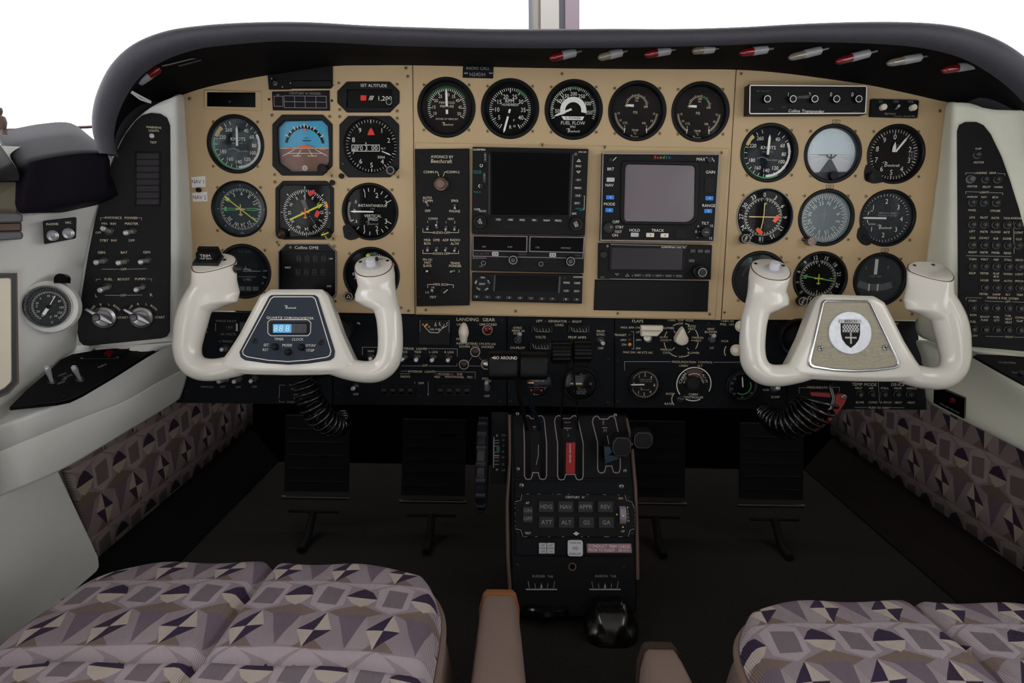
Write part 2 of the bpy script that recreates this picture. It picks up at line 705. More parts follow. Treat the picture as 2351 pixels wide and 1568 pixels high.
# ------------------------------------------------------------------ woven seat fabric (printed pattern from UV in metres)
def fabric_mat(name, P=0.060, Q=0.112, k=1.0, tint=(1, 1, 1)):
    m = bpy.data.materials.new(name)
    m.use_nodes = True
    nt = m.node_tree
    L = nt.links.new
    N = nt.nodes.new
    b = nt.nodes['Principled BSDF']
    b.inputs['Roughness'].default_value = 0.9
    b.inputs['Specular IOR Level'].default_value = 0.1
    tc = N('ShaderNodeTexCoord')
    nz = N('ShaderNodeTexNoise')
    nz.inputs['Scale'].default_value = 14
    L(tc.outputs['UV'], nz.inputs['Vector'])
    mm = N('ShaderNodeVectorMath')
    mm.operation = 'MULTIPLY_ADD'
    L(nz.outputs['Color'], mm.inputs[0])
    mm.inputs[1].default_value = (0.006, 0.006, 0)
    L(tc.outputs['UV'], mm.inputs[2])
    sc = N('ShaderNodeVectorMath')
    sc.operation = 'DIVIDE'
    L(mm.outputs[0], sc.inputs[0])
    sc.inputs[1].default_value = (P, Q, 1)
    fr = N('ShaderNodeVectorMath')
    fr.operation = 'FRACTION'
    L(sc.outputs[0], fr.inputs[0])
    ad = N('ShaderNodeVectorMath')
    ad.operation = 'ADD'
    L(fr.outputs[0], ad.inputs[0])
    ad.inputs[1].default_value = (0, 0, 1)
    cur = [None]

    def tn(c):
        a = rgb(c, k)
        return (a[0] * tint[0], a[1] * tint[1], a[2] * tint[2], 1)

    def layer(col, mask):
        mx = N('ShaderNodeMix')
        mx.data_type = 'RGBA'
        L(mask, mx.inputs[0])
        if cur[0] is None:
            mx.inputs[6].default_value = tn((142, 130, 138))
        else:
            L(cur[0], mx.inputs[6])
        mx.inputs[7].default_value = tn(col)
        cur[0] = mx.outputs[2]

    def conv(pts):
        pts = ccw(pts)
        acc = None
        for i in range(len(pts)):
            (ax, ay), (bx, by) = pts[i], pts[(i + 1) % len(pts)]
            A, B = -(by - ay), (bx - ax)
            C = -(A * ax + B * ay)
            d = N('ShaderNodeVectorMath')
            d.operation = 'DOT_PRODUCT'
            L(ad.outputs[0], d.inputs[0])
            d.inputs[1].default_value = (A, B, C)
            g = N('ShaderNodeMath')
            g.operation = 'GREATER_THAN'
            L(d.outputs['Value'], g.inputs[0])
            g.inputs[1].default_value = 0
            if acc is None:
                acc = g.outputs[0]
            else:
                q = N('ShaderNodeMath')
                q.operation = 'MULTIPLY'
                L(acc, q.inputs[0])
                L(g.outputs[0], q.inputs[1])
                acc = q.outputs[0]
        return acc
    taupe, dark, cream = (118, 102, 97), (58, 48, 68), (176, 165, 158)
    lav, grey, pale = (110, 97, 110), (116, 106, 114), (164, 152, 160)
    for dx in (0, 1):
        layer(taupe, conv([(dx - 0.42, 0.50), (dx + 0.0, 0.36), (dx + 0.42, 0.50), (dx + 0.02, 0.62)]))
        layer(pale, conv([(dx - 0.45, 0.98), (dx + 0.1, 0.9), (dx + 0.45, 1.0), (dx + 0.1, 1.0)]))
        layer(lav, conv([(dx - 0.24, 0.46), (dx + 0.20, 0.46), (dx + 0.04, 0.02)]))
        layer((152, 140, 146), conv([(dx + 0.04, 0.02), (dx + 0.36, 0.03), (dx + 0.20, 0.44)]))
    layer(taupe, conv([(0.28, 0.0), (0.74, 0.0), (0.5, 0.16)]))
    layer(pale, conv([(0.24, 0.60), (0.5, 0.50), (0.76, 0.60), (0.78, 0.92), (0.5, 1.0), (0.22, 0.9)]))
    layer(grey, conv([(0.34, 0.62), (0.66, 0.60), (0.70, 0.86), (0.38, 0.90)]))
    for dx in (0, 1):
        layer(dark, conv([(dx - 0.24, 0.745), (dx + 0.23, 0.735), (dx + 0.14, 0.85), (dx + 0.0, 0.905), (dx - 0.1, 0.86)]))
        layer(cream, conv([(dx - 0.24, 0.745), (dx + 0.23, 0.735), (dx + 0.12, 0.63), (dx + 0.02, 0.585), (dx - 0.14, 0.65)]))
    C, T, Rr, Bq, Lf = (0.5, 0.25), (0.58, 0.49), (0.75, 0.26), (0.43, 0.01), (0.25, 0.24)
    layer(dark, conv([C, Lf, T]))
    layer(cream, conv([C, T, Rr]))
    layer(dark, conv([C, Rr, Bq]))
    layer(cream, conv([C, Bq, Lf]))
    # weave
    wv = N('ShaderNodeTexWave')
    wv.inputs['Scale'].default_value = 260
    wv.inputs['Distortion'].default_value = 6
    wv.inputs['Detail'].default_value = 1
    wv.inputs['Detail Scale'].default_value = 0.2
    L(tc.outputs['UV'], wv.inputs['Vector'])
    mr = N('ShaderNodeMapRange')
    L(wv.outputs['Fac'], mr.inputs[0])
    mr.inputs[3].default_value = 0.72
    mr.inputs[4].default_value = 1.18
    vm = N('ShaderNodeVectorMath')
    vm.operation = 'SCALE'
    L(cur[0], vm.inputs[0])
    L(mr.outputs[0], vm.inputs[3])
    L(vm.outputs[0], b.inputs['Base Color'])
    bp = N('ShaderNodeBump')
    bp.inputs['Strength'].default_value = 0.4
    bp.inputs['Distance'].default_value = 0.0006
    L(wv.outputs['Fac'], bp.inputs['Height'])
    L(bp.outputs[0], b.inputs['Normal'])
    MATS[name] = m


fabric_mat('seat_fabric', k=1.15)
fabric_mat('wall_fabric', 0.086, 0.115, 0.85, (1.0, 0.92, 0.80))


def grid_surface(name, cols, m, smooth=True, kind=None, label=None, cat=None, sub=0, thick=0.0):
    """cols: list of columns of world points, equal length"""
    v, f = [], []
    n = len(cols[0])
    for c in cols:
        v += [tuple(p) for p in c]
    for i in range(len(cols) - 1):
        for j in range(n - 1):
            a = i * n + j
            f.append((a, a + 1, a + n + 1, a + n))
    me = bpy.data.meshes.new(name)
    me.from_pydata(v, [], f)
    me.materials.append(MATS[m])
    if smooth:
        me.shade_smooth()
    o = bpy.data.objects.new(name, me)
    COL.objects.link(o)
    if sub:
        md = o.modifiers.new('sub', 'SUBSURF')
        md.levels = sub
        md.render_levels = sub
    if thick:
        md = o.modifiers.new('thick', 'SOLIDIFY')
        md.thickness = thick
        md.offset = 0
    tag(o, label, cat, kind=kind)
    return o


def uv_planar(me, fu, fv):
    uv = me.uv_layers.new(name='UVMap')
    for lp in me.loops:
        co = me.vertices[lp.vertex_index].co
        uv.data[lp.index].uv = (fu(co), fv(co))


def hull(name, pts, m, bev=0.0, seg=3, parent=None, smooth=True):
    bm = bmesh.new()
    for p in pts:
        bm.verts.new(p)
    r = bmesh.ops.convex_hull(bm, input=bm.verts)
    bmesh.ops.dissolve_limit(bm, angle_limit=R(2), verts=bm.verts, edges=bm.edges)
    loose = [v for v in bm.verts if not v.link_faces]
    bmesh.ops.delete(bm, geom=loose, context='VERTS')
    if bev:
        bmesh.ops.bevel(bm, geom=list(bm.edges), offset=bev, segments=seg, affect='EDGES', profile=0.5)
    me = bpy.data.meshes.new(name)
    bm.to_mesh(me)
    bm.free()
    me.materials.append(MATS[m])
    if smooth:
        me.shade_smooth()
        me.set_sharp_from_angle(angle=R(40))
    return obj_mesh(name, me, parent)


def fine(cols, n=4):
    """catmull-rom between columns"""
    out = []
    N = len(cols)
    for i in range(N - 1):
        a, b_, c, d = cols[max(i - 1, 0)], cols[i], cols[i + 1], cols[min(i + 2, N - 1)]
        for k in range(n):
            t = k / n
            out.append([0.5 * ((2 * q) + (-p + r_) * t + (2 * p - 5 * q + 4 * r_ - s_) * t * t + (-p + 3 * q - 3 * r_ + s_) * t ** 3)
                        for p, q, r_, s_ in zip(a, b_, c, d)])
    out.append(cols[-1])
    return out


# ------------------------------------------------------------------ floor, firewall, side walls
XL, XR = -0.62, 0.765


def quad_obj(name, pts, m, kind=None, uv=None, label=None, cat=None):
    me = bpy.data.meshes.new(name)
    me.from_pydata([tuple(p) for p in pts], [], [tuple(range(len(pts)))])
    me.materials.append(MATS[m])
    if uv:
        uv_planar(me, *uv)
    o = obj_mesh(name, me)
    tag(o, label, cat, kind=kind)
    return o


b = MB()
b.box(-0.56, -1.3, -0.03, 0.71, 0.56, 0.0)
tag(b.build('floor', 'carpet'), kind='structure')
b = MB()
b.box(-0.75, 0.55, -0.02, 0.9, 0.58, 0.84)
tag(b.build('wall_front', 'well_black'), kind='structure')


def kick_panel(name, X, side, ybk):
    v = []
    zt, zb = 0.33, 0.072
    y0, y1 = ybk
    n = 10
    cols = []
    for i in range(n + 1):
        t = i / n
        yt, yb2 = y0[0] + (0.55 - y0[0]) * t, y0[1] + (0.55 - y0[1]) * t
        zb_t = zb + 0.02 * t
        cols.append([Vector((X + side * 0.006 * math.sin(j / 4 * math.pi), yb2 + (yt - yb2) * j / 4, zb_t + (zt - zb_t) * j / 4)) for j in range(5)])
    o = grid_surface(name, cols, 'wall_fabric')
    uv_planar(o.data, lambda c: c.y * (-side), lambda c: c.z)
    md = o.modifiers.new('thick', 'SOLIDIFY')
    md.thickness = 0.012
    md.offset = -1 if side > 0 else 1
    return o


pl = WX(133, 1083, XL)
pl2 = WX(230, 1290, XL)
o = kick_panel('footwell_panel', XL, 1, ((pl.y - 0.03, pl2.y - 0.03), 0))
tag(o, 'patterned fabric panel low in the footwell beside the left seat', 'panel')
o = kick_panel('footwell_panel', XR, -1, ((-0.45, -0.45), 0))
tag(o, 'patterned fabric panel low in the footwell below the right rail', 'panel')


def strip(name, pts, m, thick=0.01, label=None):
    bm = bmesh.new()
    vs = [bm.verts.new(p) for p in pts]
    f = bm.faces.new(vs)
    r = bmesh.ops.extrude_face_region(bm, geom=[f])
    nv = [g for g in r['geom'] if isinstance(g, bmesh.types.BMVert)]
    bm.normal_update()
    nn = f.normal.copy()
    if nn.z > 0:
        nn = -nn
    bmesh.ops.translate(bm, vec=nn * thick, verts=nv)
    bmesh.ops.recalc_face_normals(bm, faces=bm.faces)
    me = bpy.data.meshes.new(name)
    bm.to_mesh(me)
    bm.free()
    me.materials.append(MATS[m])
    o = obj_mesh(name, me)
    tag(o, kind='structure')
    return o


strip('baseboard_left', [(XL, -0.6, 0.072), (-0.55, -0.6, 0.004), (-0.55, 0.548, 0.004), (XL, 0.548, 0.092)], 'kick_black')
strip('baseboard_right', [(XR, -0.6, 0.072), (0.69, -0.6, 0.004), (0.70, 0.548, 0.004), (XR, 0.548, 0.092)], 'kick_brown')

# cream lower side panel, nearest the camera on the left
hullpts = [WX(133, 1070, -0.602), WX(228, 1289, -0.602), WX(133, 1000, -0.602)]
zz0, zz1 = 0.02, WX(133, 1070, -0.602).z + 0.03
ya, yb = WX(133, 1083, -0.602).y, WX(230, 1290, -0.602).y
me = bpy.data.meshes.new('door_pocket_panel')
b = MB()
zb = WX(230, 1290, -0.602).z
za = WX(133, 1083, -0.602).z


def yedge(z):
    return ya + (yb - ya) * (za - z) / (za - zb)


prof = [(yedge(zz1), zz1), (yedge(zb + 0.01), zb + 0.01), (yedge(zb) - 0.004, zb - 0.005), (yedge(zb) - 0.02, zb - 0.015), (-0.75, zb - 0.06), (-0.75, zz1)]
b.loft([[(-0.602, y, z) for y, z in prof], [(-0.622, y, z) for y, z in prof]])
tag(b.build('door_pocket_panel', 'wall_grey'), 'pale grey moulded lower wall panel at the left edge beside the seat', 'panel')

# ---- pod frames
aL, aR = R(20), R(-19)
LPOD = Frame(W(285, 560, -0.095), (math.cos(aL), math.sin(aL), 0), (0, 0, 1))
RPOD = Frame(W(2270, 560, -0.075), (math.cos(aR), math.sin(aR), 0), (0, 0, 1))


def FP(F, px, py, w=0.0):
    u, v = F.hit(px, py, w)
    return F.o + F.u * u + F.v * v + F.n * w


rowsL = [((350, 243), (400, 222), (417, 212)), ((300, 282), (399, 282), (421, 280)), ((262, 350), (399, 350), (427, 350)),
         ((237, 430), (399, 430), (432, 430)), ((209, 520), (399, 520), (436, 520)), ((187, 620), (399, 620), (441, 620)),
         ((174, 710), (399, 710), (445, 712)), ((170, 797), (398, 788), (446, 775))]
colPL = [FP(LPOD, *r[0]) for r in rowsL]
colPM = [FP(LPOD, (r[0][0] * .5 + r[1][0] * .5), (r[0][1] + r[1][1]) / 2) for r in rowsL]
colPR = [FP(LPOD, *r[1]) for r in rowsL]
colPR2 = []
for r in rowsL:
    p = FP(LPOD, *r[1])
    q = W(r[2][0], r[2][1], 0.0)
    colPR2.append(p.lerp(q, 0.22) + Vector((0.004, -0.004, 0)))
colPE = [W(r[2][0] + 3, r[2][1], 0.004) for r in rowsL]
sw = [(-160, 335, 1010, -0.265, -0.33), (0, 335, 957, -0.185, -0.225), (60, 338, 897, -0.16, -0.19), (120, 342, 838, -0.135, -0.155)]
side_cols = []
for px, y0, y1, Y0, Y1 in sw:
    c = []
    for i in range(2, 8):
        t = (i - 2) / 5
        c.append(W(px, y0 + (y1 - y0) * t, Y0 + (Y1 - Y0) * t))
    side_cols.append(c)
side_cols.append(colPL[2:])
side_cols.insert(0, [Vector((-0.69, -1.0, p.z)) for p in side_cols[0]])
wl = grid_surface('wall_left', side_cols, 'wall_grey', kind='structure', thick=0.006)
o = grid_surface('side_console', [colPL, colPM, colPR, colPR2, colPE], 'wall_grey', sub=2, thick=0.004)
tag(o, 'grey moulded side console holding the black switch plate on the left', 'console')

# left ledge and rail
back = [W(-160, 1010, -0.33), W(0, 957, -0.225), W(60, 897, -0.19), W(120, 838, -0.155), FP(LPOD, 170, 797), FP(LPOD, 285, 792), FP(LPOD, 398, 788), W(446, 775, 0.004)]
ridge = [W(-160, 1043, -0.36), W(0, 981, -0.25), W(70, 957, -0.222), W(125, 935, -0.198), W(185, 903, -0.165), W(280, 851, -0.11), W(385, 792, -0.06), W(436, 775, -0.004)]
crs = [W(-160, 1100, -0.35), W(0, 1035, -0.243), W(70, 1006, -0.215), W(125, 984, -0.19), W(185, 959, -0.16), W(280, 922, -0.11), W(370, 872, -0.05), W(430, 842, -0.0)]
crs2 = [p + Vector((0.002, 0, -0.003)) for p in crs]
low = [W(-160, 1211, -0.34), W(0, 1137, -0.238), W(70, 1108, -0.21), W(125, 1084, -0.185), W(185, 1052, -0.152), W(280, 995, -0.095), W(365, 944, -0.03), W(410, 915, 0.0)]
und = [Vector((min(p.x - 0.02, XL + 0.045), p.y, p.z - 0.004)) for p in low]


for c_ in (back, ridge, crs, crs2, low, und):
    c_.insert(0, Vector((c_[0].x - 0.045, -1.0, c_[0].z - 0.01)))


def rail_profile(guides, sx):
    cols = []
    for a, r_, c_, l_, u_ in fine([list(g_) for g_ in zip(*guides)], 6):
        i_ = Vector((sx, 0, 0))
        cols.append([a, a.lerp(r_, 0.5), a.lerp(r_, 0.9), a.lerp(r_, 0.97) + Vector((0, 0, 0.0008)), r_, r_.lerp(c_, 0.06) + i_ * 0.0006, r_.lerp(c_, 0.5) + i_ * 0.001,
                     c_ + Vector((0, 0, 0.0025)) + i_ * 0.0012, c_ + Vector((0, 0, 0.0012)), c_ - i_ * 0.006, c_ + Vector((0, 0, -0.001)) - i_ * 0.0005, c_.lerp(l_, 0.06) + i_ * 0.0015,
                     c_.lerp(l_, 0.5) + i_ * 0.0025, c_.lerp(l_, 0.94) + i_ * 0.001, l_, u_])
    return cols


o = grid_surface('side_rail', rail_profile([back, ridge, crs, low, und], 1), 'wall_grey', thick=0.003)
tag(o, 'pale grey moulded side rail with a grooved edge along the left wall', 'rail')

# right pod, ledge and rail
rowsR = [((2177, 234), (2194, 236), (2240, 236), (2292, 272)), ((2171, 285), (2192, 285), (2262, 288), (2330, 325)),
         ((2157, 390), (2192, 390), (2290, 390), (2400, 420)), ((2144, 480), (2192, 480), (2300, 480), (2420, 500)),
         ((2124, 620), (2194, 620), (2300, 620), (2430, 630)), ((2108, 730), (2196, 730), (2300, 735), (2430, 745)),
         ((2103, 775), (2200, 796), (2300, 808), (2430, 822))]
cE = [W(r[0][0] - 3, r[0][1], 0.004) for r in rowsR]
cL = [FP(RPOD, *r[1]) for r in rowsR]
cM = [FP(RPOD, *r[2]) for r in rowsR]
cR = [FP(RPOD, *r[3]) for r in rowsR]
cL2 = [p.lerp(q, 0.22) + Vector((-0.004, -0.004, 0)) for p, q in zip(cL, cE)]
cO = [Vector((max(p.x + 0.06, 0.84), -0.45, p.z)) for p in cR]
o = grid_surface('side_console', [cE, cL2, cL, cM, cR, cO], 'wall_cream', sub=2, thick=0.004)
tag(o, 'cream moulded side console holding the black breaker plate on the right', 'console')
back = [W(2103, 775, 0.004), FP(RPOD, 2200, 796), FP(RPOD, 2300, 808), FP(RPOD, 2430, 822), FP(RPOD, 2520, 830)]
ridge = [W(2105, 790, 0.0), W(2216, 815, -0.05), W(2300, 865, -0.09), W(2400, 923, -0.14), W(2500, 980, -0.19)]
crs = [W(2118, 868, 0.0), W(2215, 900, -0.042), W(2300, 945, -0.08), W(2400, 1003, -0.13), W(2500, 1050, -0.18)]
low = [W(2130, 938, 0.0), W(2225, 984, -0.04), W(2300, 1019, -0.077), W(2400, 1065, -0.125), W(2500, 1110, -0.175)]
und = [Vector((max(p.x + 0.02, XR - 0.03), p.y, p.z - 0.004)) for p in low]
for c_ in (back, ridge, crs, low, und):
    c_.append(Vector((c_[-1].x + 0.04, -1.0, c_[-1].z - 0.01)))
rail_cols = [[a, a.lerp(r_, 0.8), r_, r_.lerp(c_, 0.5) + Vector((0.006, 0, 0)), c_ + Vector((0.004, 0, 0)), c_.lerp(l_, 0.5), l_, u_]
             for a, r_, c_, l_, u_ in zip(back, ridge, crs, low, und)]
o = grid_surface('side_rail', rail_cols, 'wall_cream', sub=2, thick=0.003)
tag(o, 'cream moulded side rail with a small black placard along the right wall', 'rail')
RAILR = o
wr = []
for p, q in zip([W(2430, 300, -0.12), W(2430, 640, -0.12), W(2430, 822, -0.12)], [0, 0, 0]):
    pass
b = MB()
b.box(XR + 0.012, -1.2, -0.02, XR + 0.04, 0.55, 0.36)
b.box(XR + 0.03, -0.04, 0.36, XR + 0.05, 0.55, 0.74)
tag(b.build('wall_right', 'wall_cream'), kind='structure')
b = MB()
b.box(XL - 0.04, -1.2, -0.02, XL - 0.014, 0.55, 0.36)
b.box(XL - 0.04, -0.15, 0.36, XL - 0.02, 0.55, 0.62)
tag(b.build('wall_left', 'wall_grey'), kind='structure')

# ------------------------------------------------------------------ unseen cabin shell behind and above the camera, added to shape the daylight (windows left open to the sky)
mat('added_headliner', (150, 144, 136), 0.9, spec=0.1)
mat('added_cabin_dark', (62, 57, 54), 0.9, spec=0.1)
ZC, YB, YC0 = 1.06, -2.3, -0.02
b = MB()
prof = [(-0.74, 0.90), (-0.62, 1.0), (-0.4, ZC - 0.01), (0.08, ZC), (0.56, ZC - 0.01), (0.78, 1.0), (0.90, 0.90)]
lo = [(x, z) for x, z in prof]
hi = [(x, z + 0.03) for x, z in reversed(prof)]
b.loft([[(x, YC0, z) for x, z in lo + hi], [(x, YB, z) for x, z in lo + hi]])
tag(b.build('added_ceiling', 'added_headliner'), kind='structure')
b = MB()
b.box(-0.8, YB - 0.03, -0.03, 0.95, YB, 1.1)
tag(b.build('added_wall_back', 'added_cabin_dark'), kind='structure')
for nm, xo in (('wall_left', -0.74), ('wall_right', 0.88)):
    b = MB()
    b.box(xo - 0.01, YB, -0.03, xo + 0.02, -1.02, 0.48)
    b.box(xo - 0.01, YB, 0.48, xo + 0.02, -2.15, 0.93)
    b.box(xo - 0.01, -1.62, 0.48, xo + 0.02, -1.50, 0.93)
    b.box(xo - 0.01, -1.12, 0.48, xo + 0.02, -1.02, 0.93)
    b.box(xo - 0.01, -1.02, -0.03, xo + 0.02, -0.15, 0.60)
    tag(b.build(nm, 'added_cabin_dark'), kind='structure')
    b = MB()
    b.box(xo, -1.02, 0.60, xo + 0.004, -0.1, 0.93)
    tag(b.build('added_window_3' if xo < 0 else 'added_window_4', 'windshield_glass'), kind='structure')

# ------------------------------------------------------------------ glareshield
YG = -0.15
GS = [((232, 353), (268, 356), (272, 356)), ((219, 310), (262, 312), (284, 322)), ((218, 265), (270, 268), (310, 284)),
      ((231, 212), (290, 222), (350, 246)), ((262, 152), (322, 177), (404, 222)), ((310, 106), (378, 139), (470, 200)),
      ((375, 77), (450, 114), (560, 181)), ((450, 63), (530, 103), (645, 167)), ((560, 55), (640, 95), (765, 151)),
      ((700, 53), (760, 98), (860, 149)), ((850, 61), (900, 105), (950, 149)), ((1000, 66), (1050, 109), (1100, 152)),
      ((1180, 68), (1200, 111), (1230, 155)), ((1400, 67), (1400, 110), (1400, 157)), ((1560, 67), (1550, 107), (1560, 158)),
      ((1700, 63), (1690, 103), (1690, 159)), ((1830, 56), (1810, 97), (1790, 166)), ((1960, 52), (1930, 98), (1900, 180)),
      ((2080, 53), (2030, 102), (2000, 195)), ((2170, 60), (2120, 111), (2090, 214)), ((2240, 76), (2200, 131), (2180, 234)),
      ((2300, 103), (2260, 161), (2245, 240)), ((2351, 141), (2320, 206), (2300, 282)), ((2395, 190), (2370, 262), (2335, 330)),
      ((2425, 260), (2395, 330), (2365, 400)), ((2440, 340), (2405, 400), (2390, 450))]
e = bpy.data.objects.new('glareshield', None)
COL.objects.link(e)
e.location = W(1300, 90, YG)
tag(e, 'long black padded glareshield arching over the whole instrument panel', 'glareshield')
nose, under, top = [], [], []
for O_, I_, T_ in GS:
    o3, i3, t3 = W(*O_, YG + 0.012), W(*I_, YG + 0.012), W(*T_, -0.003)
    ctr = (o3 + i3) / 2
    dv = (o3 - i3) / 2
    r = dv.length
    ring = []
    for k in range(11):
        a = math.pi * k / 10
        ring.append(ctr - dv * math.cos(a) + Vector((0, -1, 0)) * (math.sin(a) * min(r * 1.3, 0.022)))
    nose.append(ring)
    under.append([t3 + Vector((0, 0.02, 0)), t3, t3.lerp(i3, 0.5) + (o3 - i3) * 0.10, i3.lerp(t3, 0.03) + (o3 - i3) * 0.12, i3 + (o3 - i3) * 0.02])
    top.append([o3, o3 + Vector((0, 0.12, -0.003)), o3 + Vector((0, 0.58, -0.05))])


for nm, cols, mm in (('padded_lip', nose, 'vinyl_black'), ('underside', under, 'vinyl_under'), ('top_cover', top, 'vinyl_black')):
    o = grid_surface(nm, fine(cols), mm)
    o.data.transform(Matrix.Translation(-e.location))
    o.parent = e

# ------------------------------------------------------------------ windshield, centre post, left sill, bolster
b = MB()
yb_ = 0.52


def postbar(name, x0, x1, m, Y, parent, d=0.02, lean=-4):
    b = MB()
    a0, a1 = W(x0, 110, Y), W(x1, 110, Y)
    c0, c1 = W(x0 + lean, -520, Y + 0.02), W(x1 + lean, -520, Y + 0.02)
    dd = Vector((0, d, 0))
    b.loft([[a0, a1, a1 + dd, a0 + dd], [c0, c1, c1 + dd, c0 + dd]])
    return b.build(name, m, parent)


e2 = bpy.data.objects.new('windshield_post', None)
COL.objects.link(e2)
tag(e2, 'white and pink centre post standing between the windshield panes', 'post')
postbar('edge_strip', 1214, 1221, 'post_grey', 0.50, e2)
postbar('inner_strip', 1221, 1237, 'post_white', 0.51, e2)
postbar('gasket', 1237, 1242, 'trim_brown', 0.505, e2)
postbar('post_face', 1242, 1284, 'post_white', 0.495, e2, 0.03)
postbar('groove', 1284, 1298, 'post_grey', 0.51, e2)
postbar('side_face', 1298, 1331, 'post_pink', 0.50, e2, 0.03, -2)
for nm, x0, x1, wn in (('window_1', -700, 1214, 0), ('window_2', 1331, 3000, 1)):
    b = MB()
    p = [W(x0, 120, 0.56), W(x1, 120, 0.56), W(x1, -700, 0.50), W(x0, -700, 0.50)]
    b.loft([[q for q in p], [q + Vector((0, 0.006, 0)) for q in p]])
    tag(b.build(nm, 'windshield_glass'), kind='structure')

b = MB()
q = [Vector((-0.69, -0.9, W(-80, 303, -0.10).z)), W(-80, 303, -0.10), W(60, 297, -0.05), W(150, 294, -0.01), W(235, 290, 0.03)]
b.tube(q, 0.0022, 8)
tag(b.build('trim_1', 'trim_brown', smooth=True), kind='structure')
b = MB()
q = W(-3, 280, -0.16)
b.lathe(0, 0, [(0.001, -0.012), (0.007, -0.008), (0.0085, 0.0), (0.0075, 0.006), (0.004, 0.008), (0.0055, 0.012), (0.005, 0.016), (0.001, 0.018)], 20, True)
o = b.build('window_knob', 'trim_brown', smooth=True, M=Matrix.Translation(q))
tag(o, 'small dark brown knob at the left window edge above the sill', 'knob')
b = MB()
q = W(-6, 292, -0.16)
b.box(-0.012, -0.004, -0.014, 0.006, 0.004, -0.006, 0.001)
o2 = b.build('knob_base', 'trim_brown', o)

bst = [((-6, 307, -0.125), (44, 386, -0.205), (37, 474, -0.205)), ((38, 296, -0.10), (72, 374, -0.21), (46, 484, -0.21)), ((100, 285, -0.07), (116, 364, -0.19), (100, 474, -0.19)),
       ((162, 284, -0.055), (185, 354, -0.16), (180, 458, -0.16)), ((208, 316, -0.06), (246, 353, -0.128), (242, 443, -0.128))]
cols = []
for bk, ft, fb in bst:
    B_, T_, L_ = W(*bk), W(*ft), W(*fb)
    up_ = Vector((0, 0, 1))
    cols.append([B_ + Vector((0, 0.03, -0.05)), B_ + Vector((0, 0.006, -0.008)), B_, B_.lerp(T_, 0.5) + up_ * 0.002, B_.lerp(T_, 0.9) + up_ * 0.001, T_ + Vector((0, -0.002, 0)), T_.lerp(L_, 0.10) + Vector((0, -0.002, 0)),
                 T_.lerp(L_, 0.5), T_.lerp(L_, 0.95), L_ + Vector((0, 0.004, -0.002)), L_ + Vector((0, 0.07, 0.0))])
cols = fine(cols, 5)
cols = [[p.lerp(sum(cols[0], Vector()) / len(cols[0]), 0.6) + Vector((-0.004, 0, 0)) for p in cols[0]]] + cols + [[p.lerp(sum(cols[-1], Vector()) / len(cols[-1]), 0.6) + Vector((0.004, 0, 0)) for p in cols[-1]]]
o = grid_surface('side_bolster', cols, 'bolster_vinyl', thick=0.002)
tag(o, 'black padded vinyl bolster on the left sill beside the window', 'bolster')
# dark vent box and trim at far left
o = hull('vent_box', [W(-60, 330, -0.20), W(0, 330, -0.205), W(30, 372, -0.225), W(46, 400, -0.225), W(44, 416, -0.225), W(-60, 418, -0.23),
                      W(-60, 330, -0.16), W(0, 330, -0.165), W(46, 400, -0.18), W(44, 416, -0.18), W(-60, 418, -0.18)], 'unit_black', 0.002, 2)
tag(o, 'small glossy black box tucked against the bolster at the left edge', 'box')
o = hull('trim_pad', [W(-60, 418, -0.20), W(45, 417, -0.20), W(37, 476, -0.205), W(40, 490, -0.205), W(-60, 492, -0.21),
                      W(-60, 418, -0.17), W(45, 417, -0.17), W(37, 490, -0.17), W(-60, 492, -0.17)], 'olive', 0.001, 2)
tag(o, 'olive coloured trim pad below the black box at the left edge', 'trim')
LW = Frame(W(30, 520, -0.205), (math.cos(R(35)), math.sin(R(35)), 0), (0, 0, 1))
T = Thing('wall_latch', 'grey double latch with a wood strip on the left wall', 'latch', LW, 20, 520)
for nm, pts, mm, z in (('latch_cap', [(-40, 488), (40, 488), (52, 494), (52, 510), (-40, 513)], 'latch_grey', 0.010),
                       ('wood_strip', [(-40, 513), (49, 510), (50, 531), (-40, 534)], 'wood', 0.006),
                       ('latch_cap', [(-40, 534), (48, 531), (54, 540), (51, 549), (-40, 555)], 'latch_grey', 0.010)):
    b = MB()
    b.prism(round_poly(T.pp(pts, z), 0.002, 3), -0.012, z, 0.0015)
    T.part(nm, b, mm, smooth=True)
# recessed cream pocket panel at far left
T = Thing('glove_panel', 'cream pocket lid in a black and tan frame at the left edge', 'panel', Frame(W(0, 770, -0.218), (math.cos(R(48)), math.sin(R(48)), 0), (0, 0.1, 1)), 0, 770)
b = MB()
b.prism(round_poly(T.pp([(-90, 640), (26, 638), (27, 876), (10, 892), (-90, 930)], .003), 0.004), -0.004, 0.003, 0.001)
T.part('lid', b, 'ivory_matte', smooth=True)
b = MB()
b.ribbon(T.pp([(-90, 636), (31, 633), (33, 876), (14, 897), (-90, 938)], .002), 9 * T.s, 0.002)
T.part('frame', b, 'rubber')
b = MB()
b.ribbon(T.pp([(-90, 630), (37, 629), (41, 878), (18, 903), (-90, 946)], .0015), 5 * T.s, 0.0015)
T.part('frame_edge', b, 'trim_brown')


# ================================================================== instrument panel
PANEL = Frame(W(1300, 450, 0.0), (1, 0, 0), (0, 0, 1))
RG = 66.5   # usual instrument radius in pixels


def octa(x0, y0, x1, y1, ch):
    return [(x0 + ch, y1), (x1 - ch, y1), (x1, y1 - ch), (x1, y0 + ch), (x1 - ch, y0), (x0 + ch, y0), (x0, y0 + ch), (x0, y1 - ch)]


